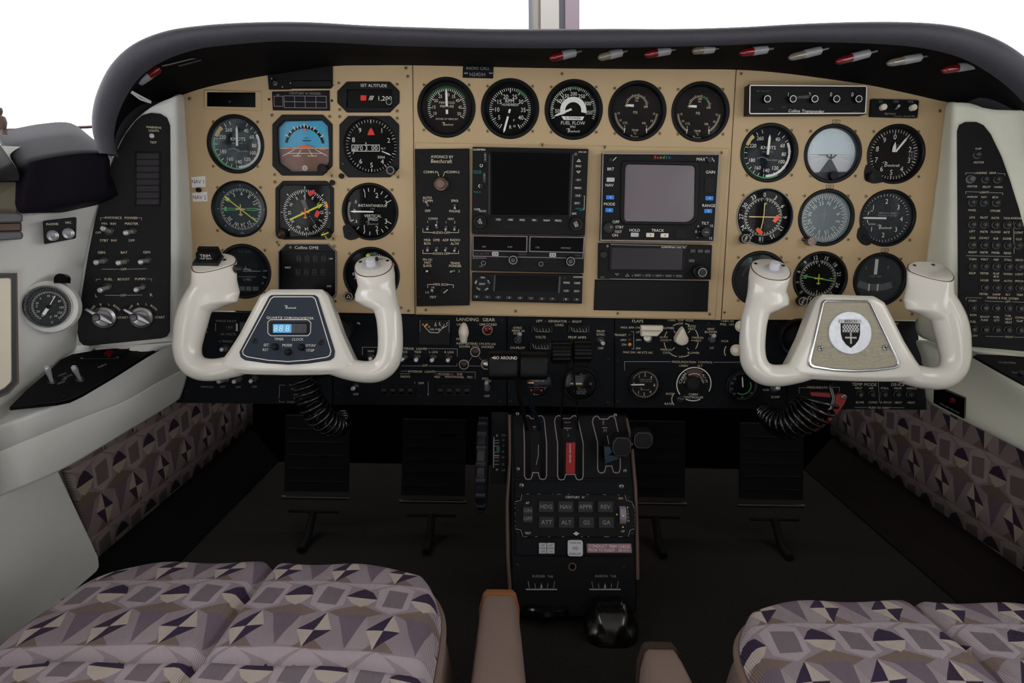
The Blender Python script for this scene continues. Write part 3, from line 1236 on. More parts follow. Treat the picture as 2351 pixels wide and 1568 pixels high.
ROUND_L = [(541, 331, 66), (549, 480, 64), (850, 486, 65), (560, 623, 63), (853, 632, 65)]
OCT_L = [(625, 263, 763, 403, 22), (779, 266, 916, 407, 20), (632, 415, 766, 550, 17), (638, 559, 772, 694, 18), (774, 187, 917, 258, 22)]
ROUND_C = [(1025, 247, 67), (1171, 250, 67), (1317, 252, 67), (1463, 255, 67), (1608, 257, 67)]
ROUND_R = [(1766, 351, 66.5), (1912, 353, 66.5), (2057, 354, 67), (1756, 498, 64.5), (1897, 500, 65), (2038, 501, 65), (1744, 640, 64), (1883, 640, 63), (2020, 642, 62)]


def panel_plate(label, outer, rounds, octs, rects, c, screws, z0=-0.003, z1=0.0, name='instrument_board'):
    T = Thing(name, label, 'dashboard', PANEL, *c)
    holes = []
    for x, y, r in rounds:
        hx, hy = T.p(x, y)
        holes.append(circle(hx, hy, r * PANEL.s(x, y) * 0.99, 56))
    for o_ in octs:
        holes.append(T.pp(octa(o_[0] + 1, o_[1] + 1, o_[2] - 1, o_[3] - 1, o_[4])))
    for r_ in rects:
        holes.append(T.pp(r_))
    plate_part(T, 'plate', T.pp(outer), holes, z0, z1, 'gold')
    for sx, sy in screws:
        screw(T, sx, sy, 4.4, 'gold', z1)
    return T


PL = panel_plate('tan instrument panel plate in front of the left seat, NAV tape labels on it',
                 [(416, 150), (946.5, 138), (949.5, 400), (952, 721), (446, 712), (440, 620), (433, 470), (425, 330), (418, 222)],
                 ROUND_L, OCT_L, [[(473, 246), (587, 247), (587, 210), (473, 210)]], (690, 440),
                 [(436, 227), (932, 157), (921, 706), (938, 713), (936, 176), (455, 703)])
PC = panel_plate('tan centre plate carrying the row of five engine gauges',
                 [(948, 138), (1690.5, 145), (1655, 735), (953.5, 722), (951, 400)], ROUND_C, [], [], (1300, 240), [(1290, 170)])
PR = panel_plate('tan instrument panel plate in front of the right seat',
                 [(1692, 148), (2181, 148), (2177, 240), (2150, 430), (2127, 600), (2111, 727), (2103, 735), (1657, 734)],
                 ROUND_R, [], [], (1920, 440), [(1701, 170), (2157, 255), (1663, 717), (2093, 721)])
PA = panel_plate('tan avionics mounting plate around the radio stack',
                 [(955, 328), (1672, 341), (1640, 732), (957, 719)], [], [], [], (1300, 530),
                 [(1245, 333), (1388, 338), (1656, 351), (978, 711), (1184, 714), (1418, 719), (1629, 721)], 0.0002, 0.0022)


def side_marks(T, items):
    pass


# ------------------------------------------------------------------ dial helper
class Dial:
    def __init__(self, T, Rd, z):
        self.T, self.R, self.z = T, Rd, z
        self.L = {}

    def mb(self, m, dz=0.0):
        k = (m, dz)
        if k not in self.L:
            self.L[k] = MB()
        return self.L[k]

    def pol(self, r, a):
        a = R(a)
        return self.R * r * math.sin(a), self.R * r * math.cos(a)

    def tick(self, a, r0, r1, w=0.02, m='print_white', dz=0.0):
        self.mb(m, dz).ribbon([self.pol(r0, a), self.pol(r1, a)], w * self.R, self.z + 0.0003 + dz)

    def ticks(self, a0, a1, n, r0, r1, w=0.018, m='print_white', every=0, r0m=None, wm=None):
        for i in range(n + 1):
            a = a0 + (a1 - a0) * i / n
            mj = every and i % every == 0
            self.tick(a, (r0m if mj and r0m else r0), r1, (wm if mj and wm else w), m)

    def arc(self, a0, a1, r0, r1, m, dz=0.0001):
        self.mb(m, dz).ring(0, 0, r0 * self.R, r1 * self.R, self.z + 0.0003 + dz, 60, a0, a1)

    def nums(self, items, r, h=0.15, m='print_white', rot=False, wide=0.9):
        for s, a in items:
            x, y = self.pol(r, a)
            self.mb(m).text(s, x, y, h * self.R, self.z + 0.0003, 'c', -R(a) if rot else 0, wide)

    def txt(self, s, x, y, h=0.1, m='print_white', wide=0.95, ang=0, dz=0.0):
        self.mb(m, dz).text(s, x * self.R, y * self.R, h * self.R, self.z + 0.0003 + dz, 'c', R(ang), wide)

    def script(self, x, y, h=0.13, m='print_grey'):
        self.mb(m).script(x * self.R, y * self.R, h * self.R, self.z + 0.0003)

    def poly(self, pts, m, dz=0.0):
        self.mb(m, dz).poly([(x * self.R, y * self.R) for x, y in pts], self.z + 0.0003 + dz)

    def line(self, pts, w, m, dz=0.0, closed=False):
        self.mb(m, dz).ribbon([(x * self.R, y * self.R) for x, y in pts], w * self.R, self.z + 0.0003 + dz, closed)

    def finish(self, parent):
        for (m, dz), mbx in self.L.items():
            self.T.part('markings', mbx, m, parent)


def needle(T, D, a, r1, r0=0.1, w=0.05, m='lum_white', tip=0.5, name='needle', z=0.0022, hub=0.0, c=(0, 0)):
    b = MB()
    d = Vector((math.sin(R(a)), math.cos(R(a))))
    q = Vector((d.y, -d.x))
    Rr = D.R
    cc = Vector(c) * Rr
    k = cc + d * (r1 - tip * w * 3) * Rr
    pts = [cc - d * r0 * Rr + q * w / 2 * Rr, cc - d * r0 * Rr - q * w / 2 * Rr, k - q * w / 2 * Rr, cc + d * r1 * Rr, k + q * w / 2 * Rr]
    b.prism([(p.x, p.y) for p in pts], D.z + z, D.z + z + 0.0006)
    o = T.part(name, b, m)
    if hub:
        c2 = MB()
        c2.lathe(cc.x, cc.y, [(hub * Rr, D.z + z + 0.0002), (hub * Rr, D.z + z + 0.0016), (0.0001, D.z + z + 0.0018)], 16, False)
        T.part('hub', c2, 'bezel_black', smooth=True)
    return o


DEPTH = 0.0075


def gauge(px, py, r, label, name='round_gauge', dial='dial_black', glass='glass', F=PANEL, depth=DEPTH, rim=0.125, group=None,
          scr=True, w=0.0, bez='bezel_black', scrk='gold', proud=0.0018, sd=0.755):
    T = Thing(name, label, 'gauge', F, px, py, w, group)
    Ro = r * T.s
    Ri = Ro * (1 - rim)
    b = MB()
    b.lathe(0, 0, [(Ro * 0.985, -depth - 0.004), (Ro * 0.985, 0.0), (Ro, 0.0002), (Ro, proud * 0.5), (Ro * 0.975, proud), (Ri * 1.03, proud),
                   (Ri, proud - 0.0012), (Ri * 0.985, -depth - 0.0005)], 64, False)
    T.part('bezel', b, bez, smooth=True)
    d = MB()
    d.poly(circle(0, 0, Ri * 0.99, 64), -depth)
    dial_o = T.part('dial', d, dial)
    if glass:
        g = MB()
        prof = [(Ri * 0.995, -0.0022)]
        for k in (0.8, 0.6, 0.4, 0.2):
            prof.append((Ri * k, -0.0022 + 0.0006 * (1 - k * k)))
        g.lathe(0, 0, prof, 48, True)
        T.part('glass', g, glass, smooth=True, sharp=None)
    if scr:
        dd = r * sd * 1.02
        for sx in (-1, 1):
            for sy in (-1, 1):
                screw(T, px + sx * dd, py + sy * dd, 4.0, scrk, 0.0002)
    D = Dial(T, Ri, -depth)
    D.dial = dial_o
    return T, D


def airspeed(px, py, r, label, glass, yellow):
    T, D = gauge(px, py, r, label, 'airspeed_indicator', 'dial_blue_black', glass)
    for v, a in zip(range(40, 270, 10), [28 + i * 14.3 for i in range(23)]):
        D.tick(a, 0.80, 0.94, 0.022)
    D.nums([('40', 34), ('60', 62), ('80', 92), ('100', 118), ('120', 148), ('140', 180), ('160', 212), ('180', 246), ('220', 296), ('260', 330)], 0.66, 0.14)
    D.txt('KNOTS', 0.02, 0.22, 0.13)
    D.txt('INDICATED', 0.0, 0.06, 0.06, 'print_grey')
    D.arc(62, 180, 0.83, 0.92, 'lum_white')
    D.arc(150, 285, 0.92, 0.98, 'green', 0.0002)
    D.arc(290, 318, 0.82, 0.97, yellow, 0.0002)
    D.line([(-0.4, -0.2), (-0.2, -0.14), (0.05, -0.22)], 0.02, 'print_grey')
    D.txt('TRUE SPEED', 0.2, -0.26, 0.06, 'print_grey')
    D.finish(D.dial)
    needle(T, D, 2, 0.72, 0.05, 0.09, hub=0.0)
    return T, D


airspeed(541, 331, 66, 'round airspeed dial with a white needle, uppermost on the left plate', 'glass_glare_patchy', 'amber_pale')
airspeed(1766, 351, 66.5, 'round airspeed dial with a white needle under the long transponder', 'glass', 'amber_pale')


# --- helper for octagonal instruments
def oct_gauge(box, label, name, inner_px, dial, holes_round=None, glass='glass', depth=0.006, frame_w=0.003, scr=None):
    x0, y0, x1, y1, ch = box
    c = ((x0 + x1) / 2, (y0 + y1) / 2)
    T = Thing(name, label, 'gauge', PANEL, *c)
    outer = round_poly(T.pp(octa(*box), 0.002), 0.001, 2)
    if holes_round:
        inner = circle(*T.p(holes_round[0], holes_round[1], 0.002), holes_round[2] * T.s, 56)
    else:
        inner = T.pp(inner_px, 0.002)
    plate_part(T, 'bezel', outer, [inner], -depth - 0.002, 0.002, 'bezel_black', bev=0.0005)
    d = MB()
    ins = ccw(inner)
    d.poly(offset_poly(ins, -0.0015), -depth)
    do = T.part('dial', d, dial)
    if glass:
        g = MB()
        g.poly(offset_poly(ins, 0.0003), 0.0)
        T.part('glass', g, glass)
    for sx, sy in (scr or []):
        screw(T, sx, sy, 4.2, 'gold', 0.0002)
    xs = [p[0] for p in ins]
    ys = [p[1] for p in ins]
    D = Dial(T, (max(xs) - min(xs)) / 2, -depth)
    D.cx, D.cy = (max(xs) + min(xs)) / 2, (max(ys) + min(ys)) / 2
    D.dial = do
    return T, D


# attitude indicator, left
adi = [(636, 274), (742, 274), (755, 290), (755, 378), (748, 386), (640, 386), (633, 372), (633, 290)]
T, D = oct_gauge(OCT_L[0], 'square attitude indicator with bright blue sky and brown ground halves', 'attitude_indicator',
                 [(652, 277), (738, 275), (752, 290), (755, 330), (755, 372), (745, 386), (726, 394), (668, 394), (641, 374), (637, 330), (637, 292)], 'sky_blue',
                 depth=0.007, scr=[(625, 265), (757, 268), (631, 401), (762, 404)])
g = MB()
g.poly(T.pp([(637, 341), (755, 341), (755, 372), (745, 386), (726, 394), (668, 394), (641, 374)], -0.0066), -0.0066)
T.part('ground_half', g, 'earth')
g = MB()
x, y = T.p(700, 336, -0.006)
for a0, a1, m_ in ((-78, 78, 0),):
    g.ring(x, y, 40 * T.s, 46 * T.s, -0.0062, 60, -80, 80)
T.part('roll_arc', g, 'dial_blue_black')
g = MB()
for a in (-60, -45, -30, -20, -10, 0, 10, 20, 30, 45, 60):
    l = 8 if a % 30 == 0 else 5
    g.ribbon([(x + 42 * T.s * math.sin(R(a)), y + 42 * T.s * math.cos(R(a))), (x + (42 + l) * T.s * math.sin(R(a)), y + (42 + l) * T.s * math.cos(R(a)))], 2.2 * T.s, -0.0059)
for dx in (-34, -12, 12, 34):
    g.ribbon(T.pp([(700 + dx * 0.7, 343), (700 + dx * 1.5, 358)], -0.0059), 1.2 * T.s, -0.0059)
g.ribbon(T.pp([(660, 352), (742, 352)], -0.0059), 1.2 * T.s, -0.0059)
g.ribbon(T.pp([(672, 358), (690, 358)], -0.0059), 1.5 * T.s, -0.0059)
g.ribbon(T.pp([(706, 358), (728, 358)], -0.0059), 1.5 * T.s, -0.0059)
g.ribbon(T.pp([(640, 340.5), (755, 340.5)], -0.0059), 1.2 * T.s, -0.0059)
g.text('III', *T.p(700, 386, -0.0059), 5 * T.s, -0.0059)
g.ring(*T.p(700, 386, -0.0059), 4 * T.s, 6 * T.s, -0.0059, 20)
T.part('markings', g, 'print_white')
g = MB()
g.prism(T.pp([(675, 340), (700, 332), (724, 340)], -0.004), -0.0045, -0.004)
g.prism(T.pp([(658, 339), (671, 339), (671, 342), (658, 342)], -0.004), -0.0045, -0.004)
g.prism(T.pp([(733, 341), (747, 341), (747, 344), (733, 344)], -0.004), -0.0045, -0.004)
g.prism(T.pp([(697, 301), (700, 294), (704, 301)], -0.004), -0.0045, -0.004)
T.part('aircraft_symbol', g, 'orange')
g = MB()
g.ribbon(T.pp([(694, 323), (714, 323)], -0.0055), 1.8 * T.s, -0.0055)
g.ribbon(T.pp([(698, 317), (708, 317)], -0.0055), 1.0 * T.s, -0.0055)
T.part('pitch_bar', g, 'print_black')
knob(T, 738, 387, 11, 0.010, 0.002, 'bezel_black', 'cage_knob')

# altimeter, left
T, D = oct_gauge(OCT_L[1], 'square altimeter with a drum counter and a small red flag', 'altimeter', None, 'dial_black', (850, 334, 61), depth=0.005,
                 scr=[(780, 268), (912, 272), (914, 407)])
cx, cy = D.cx, D.cy
for i in range(50):
    a = i * 7.2
    p0 = 0.83 if i % 5 == 0 else 0.87
    D.mb('print_white').ribbon([(cx + D.R * p0 * math.sin(R(a)), cy + D.R * p0 * math.cos(R(a))), (cx + D.R * 0.96 * math.sin(R(a)), cy + D.R * 0.96 * math.cos(R(a)))], (0.028 if i % 5 == 0 else 0.016) * D.R, D.z + 0.0003)
for s_, a in (('9', -36), ('1', 36), ('2', 72), ('4', 144), ('5', 180), ('6', 216), ('7', 252), ('8', 288)):
    D.mb('print_white').text(s_, cx + D.R * 0.70 * math.sin(R(a)), cy + D.R * 0.70 * math.cos(R(a)), 0.17 * D.R, D.z + 0.0003)
D.mb('print_white').ribbon(T.pp([(808, 333), (871, 333), (871, 347), (808, 347)], -.005), 1.4 * T.s, D.z + 0.0003, True)
D.mb('print_white').text('0', *T.p(830, 340, -.005), 10 * T.s, D.z + 0.0004)
D.mb('print_white').text('3', *T.p(841, 340, -.005), 10 * T.s, D.z + 0.0004)
D.mb('print_white').text('00', *T.p(860, 340, -.005), 10 * T.s, D.z + 0.0004)
D.mb('print_white').text('4', *T.p(840, 329, -.005), 5 * T.s, D.z + 0.0004)
D.mb('print_white').text('3004', *T.p(875, 361, -.005), 6 * T.s, D.z + 0.0004)
D.mb('print_white').text('ALT', *T.p(880, 341, -.005), 4.5 * T.s, D.z + 0.0004)
for k in range(4):
    D.mb('print_white').ribbon(T.pp([(810 + k * 3.5, 346), (814 + k * 3.5, 335)], -.005), 1.4 * T.s, D.z + 0.0004)
D.finish(D.dial)
g = MB()
g.prism(T.pp([(844, 310), (846, 301), (852, 293), (857, 301), (860, 310)], -.003), -0.0035, -0.003)
T.part('warning_flag', g, 'red')
g = MB()
g.prism(T.pp([(876, 348), (877, 346.5), (892, 352), (899, 357), (891, 355)], -.003), -0.0035, -0.003)
T.part('needle', g, 'lum_white')
knob(T, 896, 391, 10, 0.012, 0.002, 'bezel_black', 'setting_knob', topm='print_grey')
g = MB()
g.lathe(*T.p(788, 376, .002), [(2.6 * T.s, 0.0015), (2 * T.s, 0.003), (0.0001, 0.0033)], 12, False)
T.part('lamp', g, 'red_lamp', smooth=True)
knob(PL, 783, 404, 6, 0.004, 0.0, 'bezel_black', 'push_button')
knob(PL, 762, 419, 6, 0.004, 0.0, 'bezel_black', 'push_button')

# altitude alerter
T, D = oct_gauge(OCT_L[4], 'wide octagonal altitude alerter reading 1,200 beside a red square', 'altitude_alerter', [(796, 206), (900, 206), (900, 246), (796, 246)], 'screen_black',
                 depth=0.001, glass=None, scr=[(778, 191), (912, 194), (780, 252), (912, 255)])
g = MB()
g.text('SET ALTITUDE', *T.p(858, 196.5, .002), 6.4 * T.s, 0.0023)
g.text('1,200', *T.p(883, 226, .002), 9.5 * T.s, 0.0023, wide=1.1)
for k in range(3):
    g.ribbon(T.pp([(847 + k * 3.5, 230), (851 + k * 3.5, 220)], .002), 1.5 * T.s, 0.0023)
g.ring(*T.p(893, 234, .004), 5 * T.s, 7 * T.s, 0.0045, 20)
T.part('markings', g, 'print_white')
g = MB()
g.prism(T.pp([(828, 219), (841, 219), (841, 231), (828, 231)], .002), -0.0005, 0.0024)
T.part('alert_flag', g, 'red')
knob(T, 893, 234, 7, 0.004, 0.0005, 'bezel_black', 'setting_knob')

# slot light in raised frame
T = Thing('blank_slot', 'empty black slot in a raised tan frame, top left of the panel', 'slot', PANEL, 534, 230)
plate_part(T, 'frame', round_poly(T.pp([(468, 206), (599, 210), (600, 255), (470, 250)], .002), .002, 3), [T.pp([(474, 211), (586, 212), (586, 246), (474, 244)], .002)], -0.001, 0.002, 'gold', bev=0.0006)
g = MB()
g.prism(T.pp([(472, 209), (588, 210), (588, 247), (472, 246)], 0), -0.008, -0.006)
o = T.part('recess', g, 'screen_black')
g = MB()
g.lathe(*T.p(527, 233, -0.005), [(3 * T.s, -0.006), (2.4 * T.s, -0.005), (0.0001, -0.0048)], 12, False)
T.part('lamp', g, 'steel_dark', smooth=True)

# top black plate with small switch
T = Thing('switch_plate', 'small black plate with a lamp and hood slot at the panel top', 'plate', PANEL, 690, 188)
g = MB()
g.prism(T.pp([(614, 172), (763, 150), (763, 198), (758, 203), (670, 203), (664, 205), (617, 205)], .003), 0.0002, 0.003, 0.0006)
T.part('plate', g, 'unit_black')
g = MB()
g.prism(round_poly(T.pp([(668, 185), (760, 184), (760, 200), (670, 201)], .006), .002, 3), 0.003, 0.006, 0.001)
T.part('hood', g, 'bezel_black', smooth=True)
g = MB()
g.lathe(*T.p(630, 189, .005), [(7 * T.s, 0.003), (7 * T.s, 0.0045), (5 * T.s, 0.005), (4 * T.s, 0.004), (0.0001, 0.004)], 18, False)
T.part('switch', g, 'steel_dark', smooth=True)
for sx, sy in ((623, 180), (667, 190), (766, 197), (648, 199)):
    screw(T, sx, sy, 2.0, 'steel', 0.003)

# mode annunciator
T = Thing('mode_annunciator', 'black annunciator grid of dark cells below the panel top plate', 'annunciator', PANEL, 690, 231)
g = MB()
g.prism(T.pp([(624, 210), (756, 207), (757, 254), (626, 253)], .002), 0.0002, 0.002, 0.0005)
T.part('body', g, 'unit_black')
g = MB()
g.text('CENTURY IV MODES', *T.p(700, 214.5, .002), 4.6 * T.s, 0.0022, wide=1.15)
g.text('AP', *T.p(638, 218, .002), 4 * T.s, 0.0022)
for xx in (629, 649):
    pass
g.ribbon(T.pp([(629, 221), (649, 221), (650, 244), (630, 244)], .002), 1.1 * T.s, 0.0022, True)
g.ribbon(T.pp([(652, 220), (749, 221), (750, 248), (653, 247)], .002), 1.1 * T.s, 0.0022, True)
g.ribbon(T.pp([(652, 233.5), (750, 234.5)], .002), 1.1 * T.s, 0.0022)
for xx in (676, 700, 725):
    g.ribbon(T.pp([(xx, 220), (xx + 1, 248)], .002), 1.1 * T.s, 0.0022)
T.part('markings', g, 'line_pink')
screw(T, 618, 228, 3, 'black', 0.0)
screw(T, 762, 231, 3, 'black', 0.0)

# RMI left
T, D = gauge(549, 480, 64, 'round radio compass with crossed green and yellow pointers', 'radio_compass', 'dial_blue_black', 'glass_glare_faint', rim=0.07)
D.ticks(0, 360, 72, 0.72, 0.80, 0.014, every=2, r0m=0.68, wm=0.02)
D.nums([('N', -55), ('3', -25), ('6', 5), ('E', 35), ('12', 65), ('S', 125), ('21', 152), ('24', 176), ('W', 200), ('30', 230)], 0.60, 0.14, rot=True)
for a in (0, 45, 90, 135, 180, 225, 270, 315):
    D.tick(a, 0.86, 0.93, 0.03, 'line_pink')
D.txt('KING', 0, -0.92, 0.05, 'print_grey')
D.finish(D.dial)
g = MB()
d = Vector((math.sin(R(-52)), math.cos(R(-52))))
q = Vector((d.y, -d.x))
Rr = D.R
z = D.z + 0.002
for p0, p1, w_ in ((-0.78, 0.62, 0.045),):
    g.ribbon([tuple(d * p0 * Rr), tuple(d * p1 * Rr)], w_ * Rr, z)
g.poly([tuple(d * 0.78 * Rr), tuple(d * 0.58 * Rr + q * 0.08 * Rr), tuple(d * 0.58 * Rr - q * 0.08 * Rr)], z)
T.part('pointer', g, 'yellow')
g = MB()
g.ribbon([(-0.62 * Rr, 0.03 * Rr), (-0.15 * Rr, 0.03 * Rr)], 0.025 * Rr, z - 0.0008)
g.ribbon([(-0.62 * Rr, -0.04 * Rr), (-0.15 * Rr, -0.04 * Rr)], 0.025 * Rr, z - 0.0008)
g.poly([(-0.72 * Rr, 0), (-0.56 * Rr, 0.11 * Rr), (-0.56 * Rr, -0.11 * Rr)], z - 0.0008)
g.ribbon([(0.2 * Rr, 0.03 * Rr), (0.55 * Rr, 0.04 * Rr), (0.72 * Rr, 0)], 0.025 * Rr, z - 0.0008)
g.ribbon([(0.2 * Rr, -0.03 * Rr), (0.55 * Rr, -0.04 * Rr), (0.72 * Rr, 0)], 0.025 * Rr, z - 0.0008)
T.part('pointer', g, 'green')


def aircraft(T, x, y, k, z, m, name='aircraft_symbol'):
    g = MB()
    g.ribbon([(x, y + 0.14 * k), (x, y - 0.2 * k)], 0.035 * k, z)
    g.ribbon([(x - 0.14 * k, y), (x + 0.14 * k, y)], 0.04 * k, z)
    g.ribbon([(x - 0.06 * k, y - 0.16 * k), (x + 0.06 * k, y - 0.16 * k)], 0.03 * k, z)
    T.part(name, g, m)


aircraft(T, 0, 0, Rr * 1.3, z + 0.0006, 'amber_pale')

# HSI left
T, D = oct_gauge(OCT_L[2], 'square heading indicator with red flags and a yellow course arrow', 'heading_indicator',
                 [(648, 425), (752, 425), (758, 436), (758, 524), (746, 544), (654, 544), (641, 524), (641, 436)], 'dial_black', depth=0.006,
                 scr=[(632, 418), (637, 556), (766, 548)])
cx, cy = T.p(702, 488, D.z)
rr = 52 * T.s
g = MB()
for i in range(72):
    a = R(i * 5 - 20)
    r0 = 0.84 if i % 2 == 0 else 0.9
    g.ribbon([(cx + rr * r0 * math.sin(a), cy + rr * r0 * math.cos(a)), (cx + rr * math.sin(a), cy + rr * math.cos(a))], 0.026 * rr, D.z + 0.0005)
for i, s_ in enumerate(('N', '3', '6', 'E', '12', '15', 'S', '21', '24', 'W', '30', '33')):
    a = R(i * 30 - 62)
    g.text(s_, cx + rr * 0.72 * math.sin(a), cy + rr * 0.72 * math.cos(a), 0.13 * rr, D.z + 0.0005, 'c', -a)
for a in range(0, 360, 45):
    a = R(a)
    g.ribbon([(cx + rr * 1.04 * math.sin(a), cy + rr * 1.04 * math.cos(a)), (cx + rr * 1.13 * math.sin(a), cy + rr * 1.13 * math.cos(a))], 0.04 * rr, D.z + 0.0005)
T.part('markings', g, 'print_white')
g = MB()
g.poly(circle(cx, cy, rr * 0.60, 40), D.z + 0.0004)
T.part('centre_disc', g, 'bezel_black')
g = MB()
for k in range(5):
    g.ribbon([(cx + rr * (0.18 + 0.06 * k), cy + rr * (-0.15 - 0.09 * k)), (cx + rr * (0.20 + 0.06 * k), cy + rr * (-0.19 - 0.09 * k))], 0.03 * rr, D.z + 0.0007)
g.ribbon([(cx, cy + rr * 0.55), (cx, cy + rr * 1.08)], 0.05 * rr, D.z + 0.0009)
T.part('markings', g, 'print_grey')
g = MB()
g.prism(T.pp([(690, 460), (700, 458), (708, 480), (700, 482)], -.005), D.z + 0.0004, D.z + 0.0008)
T.part('slot', g, 'latch_grey')
g = MB()
d = Vector((math.cos(R(25)), math.sin(R(25))))
q = Vector((-d.y, d.x))
c0 = Vector((cx, cy))
zz = -0.0035
g.ribbon([tuple(c0 - d * rr * 0.78), tuple(c0 + d * rr * 0.7)], 0.075 * rr, zz)
g.poly([tuple(c0 + d * rr * 0.9), tuple(c0 + d * rr * 0.62 + q * rr * 0.1), tuple(c0 + d * rr * 0.62 - q * rr * 0.1)], zz)
T.part('course_arrow', g, 'yellow')
aircraft(T, cx, cy, rr * 1.35, zz + 0.0006, 'amber')
for pts in ([(706, 443), (720, 435), (725, 443), (711, 451)], [(721, 496), (727, 482), (736, 487), (729, 500)]):
    g = MB()
    g.prism(T.pp(pts, -.003), -0.0035, -0.003)
    T.part('warning_flag', g, 'red')
g = MB()
g.prism(T.pp([(745, 465), (749, 462), (754, 476), (749, 478)], -.003), -0.0035, -0.003)
T.part('heading_bug', g, 'amber')
knob(T, 644, 537, 12, 0.010, 0.0005, 'bezel_black', 'heading_knob')
knob(T, 746, 537, 12, 0.010, 0.0005, 'bezel_black', 'course_knob')
g = MB()
x, y = T.p(746, 537, 0.0108)
g.ribbon([(x - 8 * T.s, y - 3 * T.s), (x + 8 * T.s, y + 3 * T.s)], 2.2 * T.s, 0.0108)
g.text('COURSE', x, y - 4 * T.s, 3.2 * T.s, 0.0108, 'c', R(-60))
g.poly([(x - 9 * T.s, y - 3 * T.s), (x - 5 * T.s, y - 5 * T.s), (x - 6 * T.s, y + 1 * T.s)], 0.0108)
T.part('knob_print', g, 'yellow')
g = MB()
x, y = T.p(644, 537, 0.0108)
g.text('HDG', x, y, 5 * T.s, 0.0108, 'c', R(30))
T.part('knob_print', g, 'red_deep')

# vertical speed, left
T, D = gauge(850, 486, 65, 'round vertical speed dial marked INSTANTANEOUS with a flat white needle', 'vertical_speed_indicator', 'dial_black', 'glass', rim=0.10)
for a in (-18, -6, 10, 30, 45, 60, 120, 135, 150, 165, 185, 200, 220, 245):
    D.tick(a if a <= 60 else a, 0.78 if a not in (60, 120) else 0.72, 0.92, 0.028)
D.ticks(248, 292, 14, 0.86, 0.94, 0.016)
D.nums([('1', -20), ('2', 20), ('3', 60), ('3', 122), ('2', 162), ('1', 205)], 0.68, 0.19)
D.nums([('.5', -58), ('.5', 238)], 0.72, 0.11)
D.txt('0', -0.66, 0.02, 0.14)
D.txt('INSTANTANEOUS', 0.05, 0.24, 0.10)
D.txt('x1000', 0.05, 0.12, 0.05, 'print_grey')
D.txt('VERTICAL', 0.06, -0.16, 0.11)
D.txt('SPEED', 0.06, -0.29, 0.11)
D.script(0.06, -0.46, 0.12)
D.finish(D.dial)
needle(T, D, 270, 0.82, 0.1, 0.06)
g = MB()
x, y = T.p(806, 544)
g.prism(round_poly(T.pp([(786, 520), (790, 546), (803, 552), (818, 549), (826, 542), (800, 512)], .0015), .003, 3), -0.002, 0.0014, 0.0004)
g.lathe(*T.p(801, 538, .002), [(5 * T.s, 0.0014), (5 * T.s, 0.0022), (3 * T.s, 0.0016), (0.0001, 0.0016)], 14, False)
T.part('lug', g, 'bezel_black')

# turn coordinator, left
T, D = gauge(560, 623, 63, 'round turn coordinator with a small aircraft, half behind the left yoke horn', 'turn_coordinator', 'dial_blue_black', 'glass')
D.line([(-0.55, -0.0), (0.62, 0.0)], 0.03, 'print_grey')
D.line([(-0.22, 0.05), (0, 0.09), (0.22, 0.05)], 0.05, 'print_grey')
D.line([(0, 0.05), (0, 0.2)], 0.03, 'print_grey')
D.line([(0.72, 0.02), (0.9, 0.02)], 0.05, 'print_grey')
D.line([(0.7, -0.22), (0.86, -0.28)], 0.05, 'print_grey')
D.line([(-0.72, 0.02), (-0.9, 0.02)], 0.05, 'print_grey')
D.txt('D.C. ELEC', 0.0, 0.82, 0.09, 'print_dim')
D.txt('2 MIN.', 0.05, -0.36, 0.09, 'print_grey')
D.txt('NO PITCH INFORMATION', 0.05, -0.24, 0.045, 'print_grey')
D.txt('R', 0.7, -0.5, 0.11, 'print_grey')
D.line([(-0.3, -0.74), (0.5, -0.74)], 0.18, 'latch_grey')
D.line([(-0.05, -0.6), (-0.05, -0.86)], 0.06, 'print_black', 0.0002)
D.line([(0.22, -0.6), (0.22, -0.86)], 0.06, 'print_black', 0.0002)
D.finish(D.dial)

# DME
T, D = oct_gauge(OCT_L[3], 'dark octagonal distance display above the left yoke hub', 'distance_display', [(643, 577), (767, 578), (768, 600), (768, 680), (760, 690), (648, 690), (643, 680)], 'screen_black', depth=0.002,
                 glass='glass_flat', scr=[(641, 562), (768, 565), (770, 691)])
g = MB()
g.text('Collins DME', *T.p(704, 568.5, .002), 6.6 * T.s, 0.0024, wide=1.1)
g.text('NAV', *T.p(661, 614, .002), 4.5 * T.s, 0.0024)
g.text('NM', *T.p(760, 594, .002), 3.6 * T.s, 0.0024)
g.text('DIST', *T.p(756, 657, .002), 3.6 * T.s, 0.0024)
T.part('markings', g, 'print_white')
g = MB()
x0, y0 = T.p(0, 0)
for row, yy in enumerate((594, 625)):
    for i in range(4):
        xx = 686 + i * 19 - row * 2
        g.text('8', *T.p(xx, yy, -.0018), 15 * T.s, -0.0016, wide=1.2)
T.part('digits', g, 'screen_dark')
g = MB()
g.ribbon(T.pp(octa(639, 560, 771, 693, 18), .002), 1.6 * T.s, 0.0023, True)
T.part('edge_line', g, 'print_grey')
g = MB()
g.lathe(*T.p(667, 568, .002), [(3.5 * T.s, 0.002), (3 * T.s, 0.003), (0.0001, 0.0032)], 12, False)
T.part('lamp', g, 'bulb_glass', smooth=True)

